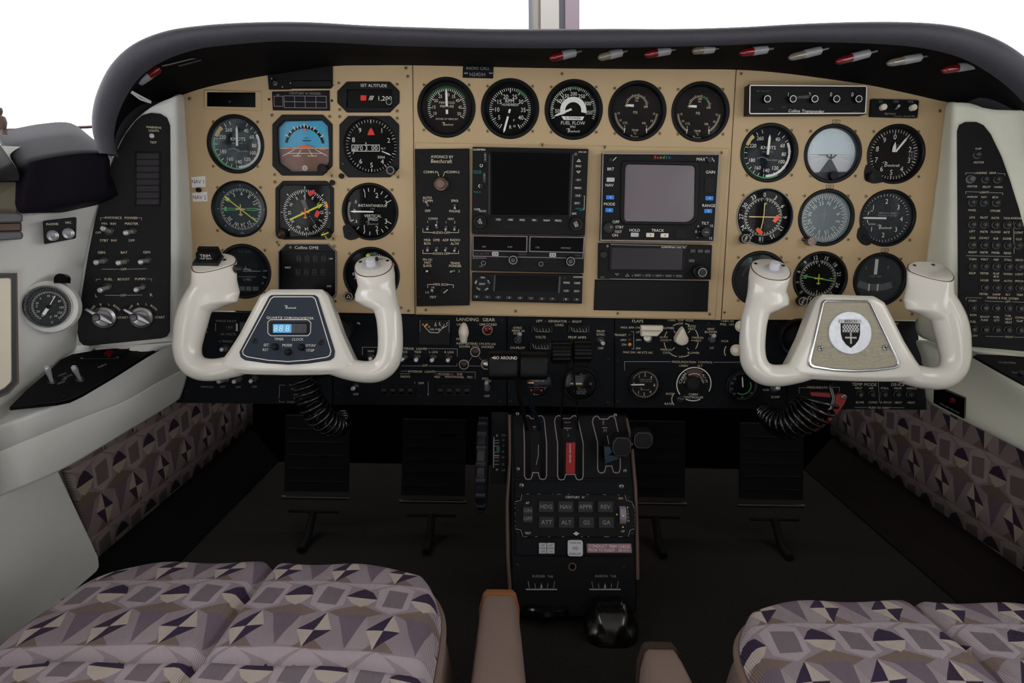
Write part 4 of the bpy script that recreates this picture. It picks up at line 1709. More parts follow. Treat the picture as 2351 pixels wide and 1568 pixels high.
# radar altimeter
T, D = gauge(853, 632, 65, 'round radar altimeter with a yellow dot, behind the left yoke right horn', 'radar_altimeter', 'dial_black', 'glass', rim=0.09)
D.ticks(-10, 120, 26, 0.78, 0.86, 0.016)
D.txt('RADIO', -0.55, 0.02, 0.11)
D.txt('ALT', -0.58, -0.13, 0.11)
D.mb('yellow').poly(circle(-0.16 * D.R, 0.74 * D.R, 0.08 * D.R, 20), D.z + 0.0004)
D.line([(0.78, 0.48), (0.84, 0.36)], 0.12, 'orange', 0.0002)
D.txt('100', 0.1, 0.86, 0.07, 'print_teal')
D.line([(-0.52, -0.62), (-0.4, -0.72)], 0.03, 'print_white')
D.finish(D.dial)
knob(T, 800, 681, 11, 0.008, 0.0006, 'bezel_black', 'setting_knob', topm='print_grey')
g = MB()
x, y = T.p(800, 681, .0088)
g.ribbon([(x, y + 4 * T.s), (x + 4 * T.s, y - 3 * T.s), (x - 4 * T.s, y - 3 * T.s)], 1.2 * T.s, 0.0086, True)
T.part('knob_print', g, 'amber_pale')

# NAV tape labels
for txt_, c, q, lab in (('NAV 1', (455, 417), [(439, 407), (471, 404), (472, 429), (441, 431)], 'white tape label NAV 1 stuck above a small black button'),
                        ('NAV 2', (458, 453), [(441, 443), (475, 440), (476, 462), (443, 463)], 'white tape label NAV 2 stuck below a small black button')):
    T = Thing('tape_label', lab, 'label', PANEL, *c, group='tape labels on the left plate')
    g = MB()
    pts = T.pp(q, .0005)
    g.prism(pts, 0.0001, 0.0005)
    T.part('tape', g, 'tape_white')
    g = MB()
    g.text(txt_, *T.p(*c, .0006), 8.5 * T.s, 0.0006, wide=0.85)
    T.part('lettering', g, 'print_black')
knob(PL, 454, 436, 5.5, 0.005, 0.0, 'bezel_black', 'push_button')

# ------------------------------------------------------------------ engine gauges
T, D = gauge(1025, 247, 67, 'round manifold pressure gauge, first of the five engine gauges', 'manifold_pressure_gauge', 'dial_brown', 'glass')
D.ticks(-118, 118, 40, 0.66, 0.76, 0.022, every=5, r0m=0.60, wm=0.026)
D.ticks(-70, 60, 30, 0.76, 0.84, 0.03, 'green_dark')
D.nums([('10', -112), ('15', -85), ('20', -56), ('25', -30), ('30', 3), ('35', 30), ('40', 54), ('45', 84), ('50', 112)], 0.52, 0.12, 'print_cream')
D.txt('MANIFOLD', 0, 0.22, 0.09, 'print_cream')
D.txt('PRESSURE', 0, 0.08, 0.09, 'print_cream')
D.txt('INCHES OF MERCURY', 0, -0.4, 0.065, 'print_cream')
D.script(0.05, -0.6, 0.11, 'print_cream')
D.finish(D.dial)
needle(T, D, -2, 0.72, 0.22, 0.09, hub=0.06)
T, D = gauge(1171, 250, 67, 'round RPM gauge, second of the five engine gauges', 'rpm_gauge', 'dial_black', 'glass')
D.ticks(-150, 150, 50, 0.72, 0.82, 0.022, every=5, r0m=0.64, wm=0.03)
D.arc(18, 52, 0.74, 0.84, 'green_dark')
D.nums([('5', -125), ('10', -90), ('15', -56), ('20', -20), ('25', 20), ('30', 54), ('35', 90), ('40', 124)], 0.52, 0.16)
D.txt('RPM', -0.02, 0.33, 0.14)
D.txt('HUNDREDS', 0, 0.19, 0.09)
D.txt('F', 0.16, -0.4, 0.09)
D.txt('R', 0.02, -0.66, 0.13)
D.txt('45', 0.18, -0.62, 0.08)
D.finish(D.dial)
needle(T, D, 195, 0.72, 0.22, 0.08, hub=0.07, c=(-0.06, -0.2))
T, D = gauge(1317, 252, 67, 'round fuel flow gauge with a white percent power arc, third engine gauge', 'fuel_flow_gauge', 'dial_black', 'glass')
D.ticks(-110, 110, 44, 0.80, 0.90, 0.024, every=5, r0m=0.76, wm=0.03)
D.ticks(-88, 60, 30, 0.82, 0.90, 0.03, 'green_dark')
D.nums([('50', -92), ('100', -55), ('150', -30), ('200', 0), ('250', 30), ('300', 64), ('350', 96)], 0.63, 0.14)
D.arc(-110, 100, 0.32, 0.52, 'lum_white')
D.poly([(-0.46, -0.22), (0.44, -0.22), (0.38, -0.36), (-0.36, -0.36)], 'lum_white', 0.0001)
D.txt('% POWER', 0.0, -0.29, 0.10, 'print_black', dz=0.0003)
D.txt('FUEL FLOW', 0, -0.47, 0.13)
D.txt('PPH', 0, -0.62, 0.09)
D.script(0.05, -0.77, 0.13, 'print_white')
D.line([(-0.72, 0.42), (-0.35, 0.18)], 0.02, 'print_white', 0.0004)
D.line([(-0.55, 0.62), (-0.25, 0.3)], 0.02, 'print_white', 0.0004)
D.finish(D.dial)
needle(T, D, 248, 0.62, 0.12, 0.08, c=(-0.18, 0.0))
for i, (x, y, lab) in enumerate(((1463, 255, 'brown faced PSI and temperature gauge, fourth of the five engine gauges'),
                                 (1608, 257, 'brown faced PSI and temperature gauge, last of the five engine gauges'))):
    T, D = gauge(x, y, 67, lab, 'oil_cylinder_gauge', 'dial_brown', 'glass', group='cylinder and oil gauges')
    for k in range(23):
        a = R(-90 + 180 * k / 22)
        r0, r1 = 0.36, (0.44 if k % 4 else 0.47)
        D.mb('print_cream' if not 12 < k < 18 or i == 0 else 'green').ribbon([(D.R * r0 * math.sin(a), D.R * (0.22 + r0 * math.cos(a))), (D.R * r1 * math.sin(a), D.R * (0.22 + r1 * math.cos(a)))], 0.02 * D.R, D.z + 0.0003)
    D.txt('100', 0, 0.52, 0.08, 'print_cream')
    D.txt('OIL', 0, 0.42, 0.06, 'print_cream')
    D.txt('200', 0.36, 0.2, 0.08, 'print_cream')
    D.txt('0', -0.38, 0.2, 0.08, 'print_cream')
    D.txt('PSI', -0.04, -0.02, 0.10, 'print_cream')
    D.txt('CYL', -0.42, -0.42, 0.08, 'print_cream')
    D.txt('OIL', 0.32, -0.42, 0.08, 'print_cream')
    D.txt('TEMP', -0.02, -0.70, 0.08, 'print_cream')
    D.txt('°C', -0.02, -0.82, 0.08, 'print_cream')
    D.script(-0.02, -0.94, 0.08, 'print_cream')
    for s_ in (-1, 1):
        D.ticks(s_ * 95, s_ * 145, 14, 0.78, 0.86, 0.02, 'print_cream')
        D.nums([('15', s_ * 95), ('10', s_ * 118), ('5', s_ * 142)], 0.70, 0.08, 'print_cream')
        D.line([(s_ * 0.42, -0.62), (s_ * 0.45, -0.8)], 0.03, 'lum_white')
    D.finish(D.dial)
    needle(T, D, 272, 0.46, -0.12, 0.09, c=(0, 0.22))

T = Thing('call_sign_plate', 'small black plate reading RADIO CALL N24DH at the panel top', 'plate', PANEL, 1097, 165)
g = MB()
g.prism(T.pp([(1063, 149), (1133, 151), (1132, 180), (1062, 178)], .0015), 0.0002, 0.0015, 0.0004)
T.part('plate', g, 'unit_black')
g = MB()
g.text('RADIO CALL', *T.p(1097, 157, .0015), 6 * T.s, 0.0017, wide=1.05)
g.text('N24DH', *T.p(1096, 171, .0015), 7.5 * T.s, 0.0017, wide=1.05)
T.part('lettering', g, 'print_grey')
for sx in (1068, 1072, 1125, 1129):
    screw(T, sx, 167, 2.4, 'steel', 0.0015)

# ------------------------------------------------------------------ right-hand instruments
T, D = gauge(1912, 353, 66.5, 'round attitude indicator with window glare painted into its pale sky face on the right plate', 'attitude_indicator', 'sky_pale_glare', 'glass_glare_faint')
D.poly([(-0.95, -0.08), (0.95, -0.08), (0.86, -0.5), (0.6, -0.8), (-0.6, -0.8), (-0.86, -0.5)], 'lit_button', 0.0001)
D.poly([(-0.4, -0.72), (-0.06, -0.2), (0.06, -0.2), (0.4, -0.72)], 'post_grey', 0.0003)
D.line([(-0.85, -0.02), (0.85, -0.02)], 0.015, 'print_grey', 0.0004)
D.line([(-0.5, -0.03), (-0.2, -0.04)], 0.02, 'print_dim', 0.0005)
for a in (-60, -30, 30, 60):
    D.tick(a, 0.78, 0.9, 0.04, 'lum_white')
for k in range(-4, 5):
    if k:
        D.line([(k * 0.08, -0.12), (k * 0.2, -0.3)], 0.012, 'lum_white', 0.0002)
D.finish(D.dial)
g = MB()
z = D.z + 0.003
g.ribbon([(-0.2 * D.R, -0.02 * D.R), (-0.1 * D.R, -0.13 * D.R), (0, -0.16 * D.R), (0.1 * D.R, -0.13 * D.R), (0.2 * D.R, -0.02 * D.R)], 0.05 * D.R, z)
g.ribbon([(0, 0), (0, -0.2 * D.R)], 0.05 * D.R, z)
T.part('aircraft_symbol', g, 'screen_dark')
g = MB()
pts = [(D.R * 0.99 * math.sin(R(a)), D.R * 0.99 * math.cos(R(a))) for a in range(133, 229, 6)]
g.prism(pts, D.z + 0.0005, D.z + 0.004, 0.0005)
T.part('lower_mask', g, 'bezel_black')
knob(T, 1916, 403, 10, 0.008, -0.004, 'bezel_black', 'cage_knob')

T, D = gauge(2057, 354, 67, 'round altimeter with two white hands, uppermost right on the right plate', 'altimeter', 'dial_brown', 'glass', rim=0.10)
D.ticks(0, 360, 50, 0.82, 0.93, 0.018, every=5, r0m=0.78, wm=0.03)
D.nums([(str(i), i * 36) for i in (0, 2, 3, 4, 5, 6, 7, 8, 9)], 0.66, 0.19)
D.line([(0.62, 0.12), (0.82, 0.12), (0.82, -0.14), (0.62, -0.14)], 0.02, 'print_grey', closed=True)
D.txt('29.9', 0.72, 0.0, 0.10, 'print_grey', ang=90)
D.txt('FT', 0.14, 0.34, 0.07, 'print_grey')
D.script(0.0, -0.38, 0.16, 'print_white')
D.finish(D.dial)
needle(T, D, 36, 0.72, -0.06, 0.075, c=(0.02, 0.06))
needle(T, D, 4, 0.42, -0.04, 0.13, c=(-0.04, 0.05), z=0.0030)
g = MB()
g.prism(round_poly(T.pp([(1990, 375), (1984, 395), (1986, 415), (2006, 422), (2030, 418), (2022, 395)], .0015), .004, 3), -0.002, 0.0014, 0.0004)
T.part('lug', g, 'bezel_black')
knob(T, 2007, 404, 10, 0.009, 0.0012, 'bezel_black', 'setting_knob')

T, D = gauge(1756, 498, 64.5, 'round course indicator with two orange flags and a white cross', 'course_indicator', 'dial_black', 'glass', rim=0.07, bez='bezel_black')
g = MB()
g.ring(0, 0, 0.985 * 64.5 * T.s, 1.015 * 64.5 * T.s, 0.0019, 64)
T.part('edge_line', g, 'print_grey')
D.ticks(0, 360, 72, 0.66, 0.73, 0.016, every=2, r0m=0.61, wm=0.022)
D.nums([(s_, i * 30) for i, s_ in enumerate(('0', '3', '6', '9', '12', '15', '18', '21', '24', '27', '30', '33'))], 0.84, 0.16, rot=True)
D.mb('bezel_black').ring(0, 0, 0.585 * D.R, 0.60 * D.R, D.z + 0.0003, 60)
D.txt('TO', 0.3, 0.36, 0.06, 'print_dim')
D.txt('FR', 0.24, -0.36, 0.06, 'print_dim')
D.poly([(0.02, 0.54), (0.12, 0.54), (0.07, 0.44)], 'green', 0.0002)
D.txt('KING', 0, -0.96, 0.05, 'print_grey')
D.finish(D.dial)
g = MB()
g.ribbon([(0.0, 0.52 * D.R), (0.01 * D.R, 0.1 * D.R), (-0.02 * D.R, -0.2 * D.R), (-0.09 * D.R, -0.56 * D.R)], 0.035 * D.R, D.z + 0.0026)
g.ribbon([(-0.55 * D.R, 0.0), (0.5 * D.R, 0.0)], 0.04 * D.R, D.z + 0.0022)
T.part('needle', g, 'amber_pale')
for cx_, cy_, an in ((0.49, -0.06, 55), (-0.13, -0.54, -40)):
    g = MB()
    d = Vector((math.cos(R(an)), math.sin(R(an))))
    q = Vector((-d.y, d.x))
    c0 = Vector((cx_, cy_))
    pts = [c0 + d * 0.15 + q * 0.075, c0 - d * 0.15 + q * 0.075, c0 - d * 0.15 - q * 0.075, c0 + d * 0.15 - q * 0.075]
    g.prism(round_poly([(p.x * D.R, p.y * D.R) for p in pts], 0.05 * D.R, 3), D.z + 0.003, D.z + 0.0034)
    T.part('warning_flag', g, 'orange')
knob(T, 1713, 548, 11.5, 0.010, 0.001, 'bezel_black', 'course_knob', topm='print_grey')
g = MB()
g.text('OBS', *T.p(1713, 548, .0112), 5 * T.s, 0.0108, 'c', R(70))
T.part('knob_print', g, 'print_white')

T, D = gauge(1897, 500, 65, 'round gyro compass with window glare painted into its glass, in the middle of the right plate', 'gyro_compass', 'dial_brown', 'glass_glare')
D.ticks(0, 360, 72, 0.80, 0.95, 0.022, every=2, r0m=0.72, wm=0.03)
D.nums([(s_, i * 30 + 14) for i, s_ in enumerate(('N', '3', '6', 'E', '12', '15', 'S', '21', '24', 'W', '30', '33'))], 0.60, 0.16, rot=True)
D.line([(0, 0.35), (0, -0.3)], 0.04, 'print_dim')
D.line([(-0.2, 0.1), (0, 0.2), (0.2, 0.1)], 0.04, 'print_dim')
D.finish(D.dial)
knob(T, 1865, 554, 10.5, 0.014, 0.001, 'bronze', 'setting_knob', topm='print_grey')
g = MB()
g.cyl(T.p3(1842, 549, 0.004), T.p3(1858, 553, 0.006), 4 * T.s)
T.part('knob_stem', g, 'steel_dark', smooth=True)
g = MB()
g.text('PUSH', *T.p(1865, 554, .0152), 4 * T.s, 0.0146, 'c', R(10))
T.part('knob_print', g, 'print_grey')

T, D = gauge(2038, 501, 65, 'round vertical speed dial on the far right of the panel', 'vertical_speed_indicator', 'dial_brown', 'glass_glare_faint', rim=0.11)
for i in range(21):
    D.tick(-80 + 8 * i, 0.86, 0.94, 0.016)
    D.tick(100 + 8 * i, 0.86, 0.94, 0.016)
D.nums([('1', -50), ('2', 0), ('3', 48), ('4', 92), ('3', 132), ('2', 180), ('1', 228)], 0.66, 0.18)
D.txt('VERTICAL SPEED', 0.08, 0.2, 0.07, 'print_grey')
D.txt('THOUSAND FT PER MIN', 0.08, 0.1, 0.05, 'print_grey')
D.script(0.05, -0.36, 0.14, 'print_white')
D.line([(-0.66, 0.25), (-0.7, 0.12)], 0.03, 'print_white')
D.line([(-0.66, -0.2), (-0.7, -0.08)], 0.03, 'print_white')
D.txt('UP', -0.56, 0.28, 0.06)
D.txt('DOWN', -0.5, -0.24, 0.06)
D.finish(D.dial)
needle(T, D, 270, 0.95, 0.02, 0.07)
g = MB()
g.prism(round_poly(T.pp([(1971, 522), (1967, 545), (1978, 560), (1992, 565), (2004, 558), (1986, 520)], .0015), .004, 3), -0.002, 0.0014, 0.0004)
g.lathe(*T.p(1984, 546, .002), [(5 * T.s, 0.0014), (5 * T.s, 0.0022), (3 * T.s, 0.0016), (0.0001, 0.0016)], 14, False)
T.part('lug', g, 'bezel_black')

T, D = gauge(1744, 640, 64, 'round dark gauge with teal script, behind the right yoke left horn', 'dark_gauge', 'bezel_black', 'glass')
D.script(-0.1, 0.72, 0.17, 'print_teal')
D.ticks(-80, -30, 8, 0.6, 0.68, 0.03, 'print_dim')
D.finish(D.dial)

T, D = gauge(1883, 640, 63, 'round direction finder with a yellow aircraft and pointer, right plate', 'direction_finder', 'dial_black', 'glass', rim=0.10)
D.ticks(0, 360, 72, 0.66, 0.74, 0.016, every=2, r0m=0.60, wm=0.022)
D.nums([('12', -12), ('15', 18), ('18', 48), ('21', 78), ('24', 108), ('27', 138), ('33', 198), ('0', 228), ('3', 258), ('6', 288), ('9', 318)], 0.86, 0.15, rot=True)
for a in (0, 90, 180, 270):
    D.tick(a, 0.48, 0.58, 0.03, 'amber_pale')
D.finish(D.dial)
g = MB()
d = Vector((math.cos(R(171)), math.sin(R(171))))
q = Vector((-d.y, d.x))
Rr = D.R
g.ribbon([tuple(d * -0.64 * Rr), tuple(d * 0.56 * Rr)], 0.05 * Rr, D.z + 0.002)
g.poly([tuple(d * 0.68 * Rr), tuple(d * 0.48 * Rr + q * 0.09 * Rr), tuple(d * 0.48 * Rr - q * 0.09 * Rr)], D.z + 0.002)
T.part('pointer', g, 'green')
aircraft(T, 0, 0, Rr * 1.25, D.z + 0.003, 'yellow')
knob(T, 1844, 692, 11.5, 0.010, 0.001, 'bezel_black', 'heading_knob', topm='print_grey')
g = MB()
g.text('HDG', *T.p(1844, 692, .0112), 5 * T.s, 0.0108, 'c', R(70))
T.part('knob_print', g, 'print_white')

T, D = gauge(2020, 642, 62, 'round turn and slip dial with a white bar and ball tube', 'turn_slip_indicator', 'dial_brown', 'glass_glare_faint')
D.line([(-0.1, 0.85), (-0.1, 0.2)], 0.14, 'lum_white')
D.txt('L', -0.5, 0.5, 0.11, 'print_grey')
D.txt('R', 0.42, 0.5, 0.11, 'print_grey')
D.txt('2 MIN TURN', -0.1, 0.12, 0.07, 'print_grey')
D.line([(-0.8, -0.2), (-0.4, -0.32), (0.0, -0.35), (0.3, -0.33), (0.65, -0.22)], 0.28, 'latch_grey')
D.line([(-0.32, -0.2), (-0.32, -0.5)], 0.06, 'print_white', 0.0003)
D.line([(0.05, -0.2), (0.05, -0.5)], 0.06, 'print_white', 0.0003)
D.finish(D.dial)

for c, t_, lab in (((1920, 280), 'AIR', 'tiny outlined AIR label above the attitude indicator'), ((1905, 429), 'AIR', 'tiny outlined AIR label above the gyro compass'),
                   ((2031, 575), 'AIR', 'tiny outlined AIR label above the turn and slip dial')):
    T = Thing('air_label', lab, 'label', PANEL, *c, group='outlined air labels')
    g = MB()
    x, y = 0, 0
    w_, h_ = 8 * T.s, 4 * T.s
    g.ribbon([(-w_, -h_), (w_, -h_), (w_, h_), (-w_, h_)], 1.0 * T.s, 0.0003, True)
    g.text('AIR', 0, 0, 4 * T.s, 0.0003)
    T.part('print', g, 'print_black')

# long transponder
T = Thing('transponder', 'long black transponder with five white rings and digits 1 2 0 0', 'radio', PANEL, 1850, 230)
z = 0.020
g = MB()
g.prism(T.pp([(1720, 194), (1992, 196), (1989, 262), (1718, 263)], z), 0.0002, z, 0.001)
T.part('body', g, 'unit_black')
g = MB()
g.ribbon(round_poly(T.pp([(1722, 196), (1990, 198), (1987, 260), (1721, 261)], z), 0.002, 3), 2.2 * T.s, z + 0.0002, True)
g.text('Collins Transponder', *T.p(1851, 255, z), 6.0 * T.s, z + 0.0002, wide=1.1)
for s_, x in (('1', 1810), ('2', 1859), ('0', 1908), ('0', 1957)):
    g.text(s_, *T.p(x, 217, z), 8.5 * T.s, z + 0.0002, wide=0.8)
T.part('markings', g, 'print_white')
g = MB()
g.text('SBY ON ALT', *T.p(1752, 209, z), 3.6 * T.s, z + 0.0002)
g.text('RPLY', *T.p(1770, 250, z), 3.4 * T.s, z + 0.0002)
g.text('DIM', *T.p(1799, 246, z), 3.4 * T.s, z + 0.0002)
g.text('TDR-950', *T.p(1966, 257, z), 2.8 * T.s, z + 0.0002)
T.part('markings', g, 'print_dim')
g = MB()
g.poly(T.pp([(1830, 221), (1862, 218), (1862, 226), (1830, 226)], z), z + 0.0002)
T.part('window', g, 'post_grey')
for x in (1762, 1821, 1871, 1921, 1972):
    k_ = knob(T, x, 227, 8.5, 0.006, z, 'bezel_black', 'selector_knob', topm='print_white')

T = Thing('control_box', 'small black audio box with two white knobs beside the transponder', 'control box', PANEL, 2055, 248)
z = 0.005
g = MB()
g.prism(round_poly(T.pp([(2001, 227), (2111, 230), (2107, 271), (1998, 268)], z), .002, 3), 0.0002, z, 0.0006)
T.part('body', g, 'unit_black')
g = MB()
g.text('SQ', *T.p(2022, 233, z), 5 * T.s, z + 0.0002)
g.text('ON', *T.p(2057, 233, z), 5 * T.s, z + 0.0002)
g.text('VOL', *T.p(2091, 234, z), 5 * T.s, z + 0.0002)
g.text('Sigtronics', *T.p(2043, 260.5, z), 4.6 * T.s, z + 0.0002, shear=0.3)
g.text('Transcom  SPA-400 TSO', *T.p(2076, 267, z), 3.2 * T.s, z + 0.0002)
T.part('markings', g, 'print_grey')
knob(T, 2031, 245, 7, 0.007, z, 'cream_button', 'volume_knob')
knob(T, 2100, 246, 7, 0.007, z, 'cream_button', 'volume_knob')
toggle(T, 2057, 250, 2065, 242, 5, z, 0.01, tip=3)


# ================================================================== radio stack
def unit(name, label, outer, z, c, m='unit_black', cat='radio', z0=0.0024, bev=0.0008, rnd=0.0):
    T = Thing(name, label, cat, PANEL, *c)
    g = MB()
    pts = T.pp(outer, z)
    if rnd:
        pts = round_poly(ccw(pts), rnd, 3)
    g.prism(pts, z0, z, bev)
    T.part('body', g, m)
    return T


def lettering(T, items, z, m='print_white', name='lettering', parent=None, dz=0.0003):
    """items: (text, px, py, cap height px[, wide[, angle]])"""
    g = MB()
    for it in items:
        s_, x, y, h = it[:4]
        wide = it[4] if len(it) > 4 else 1.0
        ang = it[5] if len(it) > 5 else 0
        g.text(s_, *T.p(x, y, z), h * T.s, z + dz, 'c', R(ang), wide)
    return T.part(name, g, m, parent)


def lines(T, segs, z, w=1.3, m='print_white', name='line_print', dz=0.0003):
    g = MB()
    for sg in segs:
        g.ribbon(T.pp(sg, z), w * T.s, z + dz)
    return T.part('markings', g, m)


def button(T, x, y, w, h, z, dz, m='black_button', name='button', txt=None, th=4.2, tm='print_white', rnd=0.3):
    g = MB()
    cx, cy = T.p(x, y, z + dz)
    w2, h2 = w * T.s / 2, h * T.s / 2
    g.prism(round_poly([(cx - w2, cy - h2), (cx + w2, cy - h2), (cx + w2, cy + h2), (cx - w2, cy + h2)], rnd * min(w2, h2), 2), z, z + dz, min(0.0004, dz * 0.4))
    o = T.part(name, g, m)
    if txt:
        g = MB()
        g.text(txt, cx, cy, th * T.s, z + dz + 0.0002)
        T.part('lettering', g, tm, o)
    return o


def display(T, pts, z, m, name='screen', parent=None):
    g = MB()
    g.prism(T.pp(pts, z), z - 0.001, z)
    return T.part(name, g, m, parent)


def frame_ring(T, name, outer, inner, z0, z1, m, bev=0.0004):
    return plate_part(T, name, T.pp(outer, z1), [T.pp(inner, z1)], z0, z1, m, bev=bev)


# audio selector
T = unit('audio_panel', 'tall black audio selector panel with rows of toggle switches', [(952, 342), (1077, 341), (1078, 701), (956, 703)], 0.007, (1015, 520), cat='panel')
z = 0.007
lettering(T, [('AVIONICS BY', 1015, 360, 6, 0.95), ('COMM-1', 987, 395, 5.4, 0.95), ('COMM-2', 1040, 395, 5.4, 0.95), ('AUTO', 981, 454, 5.4, 0.95), ('COMM', 982, 461, 5.4, 0.95),
              ('SPKR', 1044, 461, 5.4, 0.95), ('OFF', 982, 484, 5.4, 0.95), ('PHONE', 1044, 485, 5.4, 0.95), ('COMM', 994, 502, 5, 0.95), ('NAV', 1035, 502.5, 5, 0.95),
              ('1', 982, 509, 5), ('2', 1003, 510, 5), ('1', 1024, 510, 5), ('2', 1044, 510, 5), ('AUDIO-OFF', 1013, 534, 5.4, 0.95),
              ('MKR', 981, 551, 5.4, 0.95), ('DME', 1002, 551, 5.4, 0.95), ('ADF', 1023, 551, 5.4, 0.95), ('RADIO', 1045, 551, 5.4, 0.95), ('BCN', 981, 559, 5.4, 0.95), ('ALTM', 1044, 559.5, 5.4, 0.95),
              ('AUDIO-OFF', 1013, 582, 5.4, 0.95), ('PN-101', 982, 596, 5.2, 0.95), ('FAST', 982, 603, 5.2, 0.95), ('SLAVE', 981, 610, 5.2, 0.95), ('TRANS', 1045, 604, 5.2, 0.95), ('PONDER', 1045, 610.5, 5.2, 0.95),
              ('2', 1054, 622.5, 5.2), ('MKR BCN', 1012, 653, 5.4, 0.95), ('HI', 994, 660, 5), ('LO', 981, 671, 5), ('TEST', 994, 682, 5.2, 0.95)], z, 'print_cream')
g = MB()
g.text('Beechcraft', *T.p(1013, 370, z), 8 * T.s, z + 0.0003, 'c', 0, 0.95, 0.12)
T.part('lettering', g, 'print_cream')
lines(T, [[(999, 394), (1005, 395), (1008, 406)], [(1027, 394), (1021, 395), (1017, 406)], [(971, 524), (971, 533), (993, 534)], [(1031, 534), (1053, 534), (1053, 526)],
          [(971, 573), (971, 582), (993, 582)], [(1031, 582), (1053, 582), (1053, 574)], [(982, 661), (982, 653), (996, 653)], [(1028, 653), (1041, 654), (1041, 661)]], z, 1.1, 'print_cream')
g = MB()
x, y = T.p(1011, 422, z + 0.012)
s = T.s
g.lathe(x, y, [(17 * s, z), (17 * s, z + 0.004), (14 * s, z + 0.006), (11 * s, z + 0.006), (11 * s, z + 0.013), (9.5 * s, z + 0.014), (0.0001, z + 0.014)], 30, False)
T.part('selector_knob', g, 'bronze', smooth=True)
for a in ((982, 471, 978, 463), (1044, 472, 1044, 479), (982, 521, 981, 527), (1003, 522, 1001, 516), (1024, 522, 1023, 528), (1044, 522, 1043, 528),
          (982, 570, 981, 576), (1003, 570, 1001, 576), (1024, 570, 1022, 576), (1045, 571, 1043, 577), (981, 622, 980, 623), (1042, 622, 1034, 624), (993, 669, 991, 666)):
    toggle(T, *a, rr=5.2, z=z, h=0.007, tip=2.8)
g = MB()
g.lathe(*T.p(1019, 668, z + .004), [(9 * s, z), (8.5 * s, z + 0.004), (0.0001, z + 0.0042)], 20, False)
o = T.part('knob', g, 'bezel_black', smooth=True)
g = MB()
g.ribbon(T.pp([(1018, 673), (1028, 665)], z + .0045), 1.6 * s, z + 0.0046)
T.part('pointer', g, 'print_white', o)
for a in ((969, 358), (1061, 363), (961, 442), (960, 522), (1062, 525), (963, 682), (1061, 683)):
    screw(T, *a, 3.6, 'black', z)

# moving map navigator
T = unit('navigator', 'large black navigator radio with a wide dark square screen', [(1085, 337), (1351, 342), (1343, 540), (1083, 536)], 0.012, (1216, 440))
z = 0.012
frame_ring(T, 'screen_surround', [(1125, 346), (1313, 350), (1308, 498), (1124, 497)], [(1128, 349), (1309, 353), (1304, 494), (1128, 493)], z - 0.001, z + 0.0012, 'bezel_black')
display(T, [(1127, 348), (1311, 352), (1305, 495), (1127, 494)], z + 0.0004, 'screen_black')
g = MB()
g.ribbon(T.pp([(1315.5, 355), (1308.5, 497)], z), 3.2 * T.s, z + 0.0004)
g.ribbon(T.pp([(1123.5, 355), (1123, 492)], z), 1.8 * T.s, z + 0.0004)
T.part('side_strip', g, 'post_grey')
lettering(T, [('GARMIN', 1100, 343.5, 4.4, 1.15), ('GNS 530', 1337, 349, 3.2), ('COM', 1095, 480.5, 4.2), ('/VLOC', 1108, 484.5, 4.2), ('GPS', 1318, 490.5, 4.4)], z)
lettering(T, [('PWR VOL', 1096, 393, 3), ('PUSH SQ', 1096, 397, 3), ('PUSH ID', 1096, 441, 3), ('DEFAULT', 1330, 479, 2.8), ('NAV', 1334, 483, 2.8)], z, 'print_teal')
for x, y, t_ in ((1114, 361, 'C'), (1112, 407, 'V')):
    button(T, x, y, 8, 24, z, 0.0012, txt=None)
lettering(T, [('C', 1114, 356, 4), ('o', 1114, 361, 3.4), ('m', 1114, 366, 3), ('V', 1112, 402, 4), ('L', 1112, 407, 3.6), ('c', 1112, 412, 3)], z + 0.0012)
for t_, x, y, w_ in (('RNG', 1328, 381.5, 16), ('-D>', 1328, 413, 16), ('MENU', 1327, 431.5, 18), ('CLR', 1327, 449, 17), ('ENT', 1325, 466.5, 17)):
    button(T, x, y, w_, 8, z, 0.0012, txt=t_, th=4)
g = MB()
g.ribbon(T.pp([(1325, 371), (1329, 366), (1333, 371)], z), 1.2 * T.s, z + 0.0003, True)
g.ribbon(T.pp([(1324, 393), (1328, 397.5), (1332, 393)], z), 1.2 * T.s, z + 0.0003, True)
g.ribbon(T.pp([(1340, 450), (1342, 450), (1341, 481), (1338, 481)], z), 0.8 * T.s, z + 0.0003)
T.part('markings', g, 'print_white')
for t_, x, y in (('CDI', 1144, 504), ('OBS', 1172, 504.5), ('MSG', 1199, 505), ('FPL', 1227, 505.5), ('VNAV', 1255, 506), ('PROC', 1282, 506.5)):
    button(T, x, y, 16, 7.5, z, 0.0012, txt=t_, th=4)
for x0, y0 in ((1142, 519), (1235, 522)):
    display(T, [(x0, y0 - 2), (x0 + 48, y0 - 1.5), (x0 + 48, y0 + 6), (x0, y0 + 5.5)], z + 0.0003, 'bezel_black', 'card_slot')
for x, y, t1, t2 in ((1102, 509, 'PUSH', 'C/V'), (1323, 515, 'PUSH', 'CRSR')):
    k = knob(T, x, y, 15, 0.009, z, 'rubber', 'tuning_knob')
    g = MB()
    cx, cy = T.p(x, y, z + 0.014)
    g.lathe(cx, cy, [(10.5 * T.s, z + 0.008), (10 * T.s, z + 0.0138), (9 * T.s, z + 0.0144), (0.0001, z + 0.0144)], 24, False)
    T.part('inner_knob', g, 'bezel_black', k, smooth=True)
    g = MB()
    g.text(t1, cx + 1.5 * T.s, cy + 1 * T.s, 3.6 * T.s, z + 0.0147, 'c', R(-65))
    g.text(t2, cx - 2.5 * T.s, cy - 1 * T.s, 3.6 * T.s, z + 0.0147, 'c', R(-65))
    T.part('lettering', g, 'print_white', k)
for x, y in ((1105, 380), (1105, 427)):
    knob(T, x, y, 5, 0.005, z, 'rubber', 'volume_knob')
g = MB()
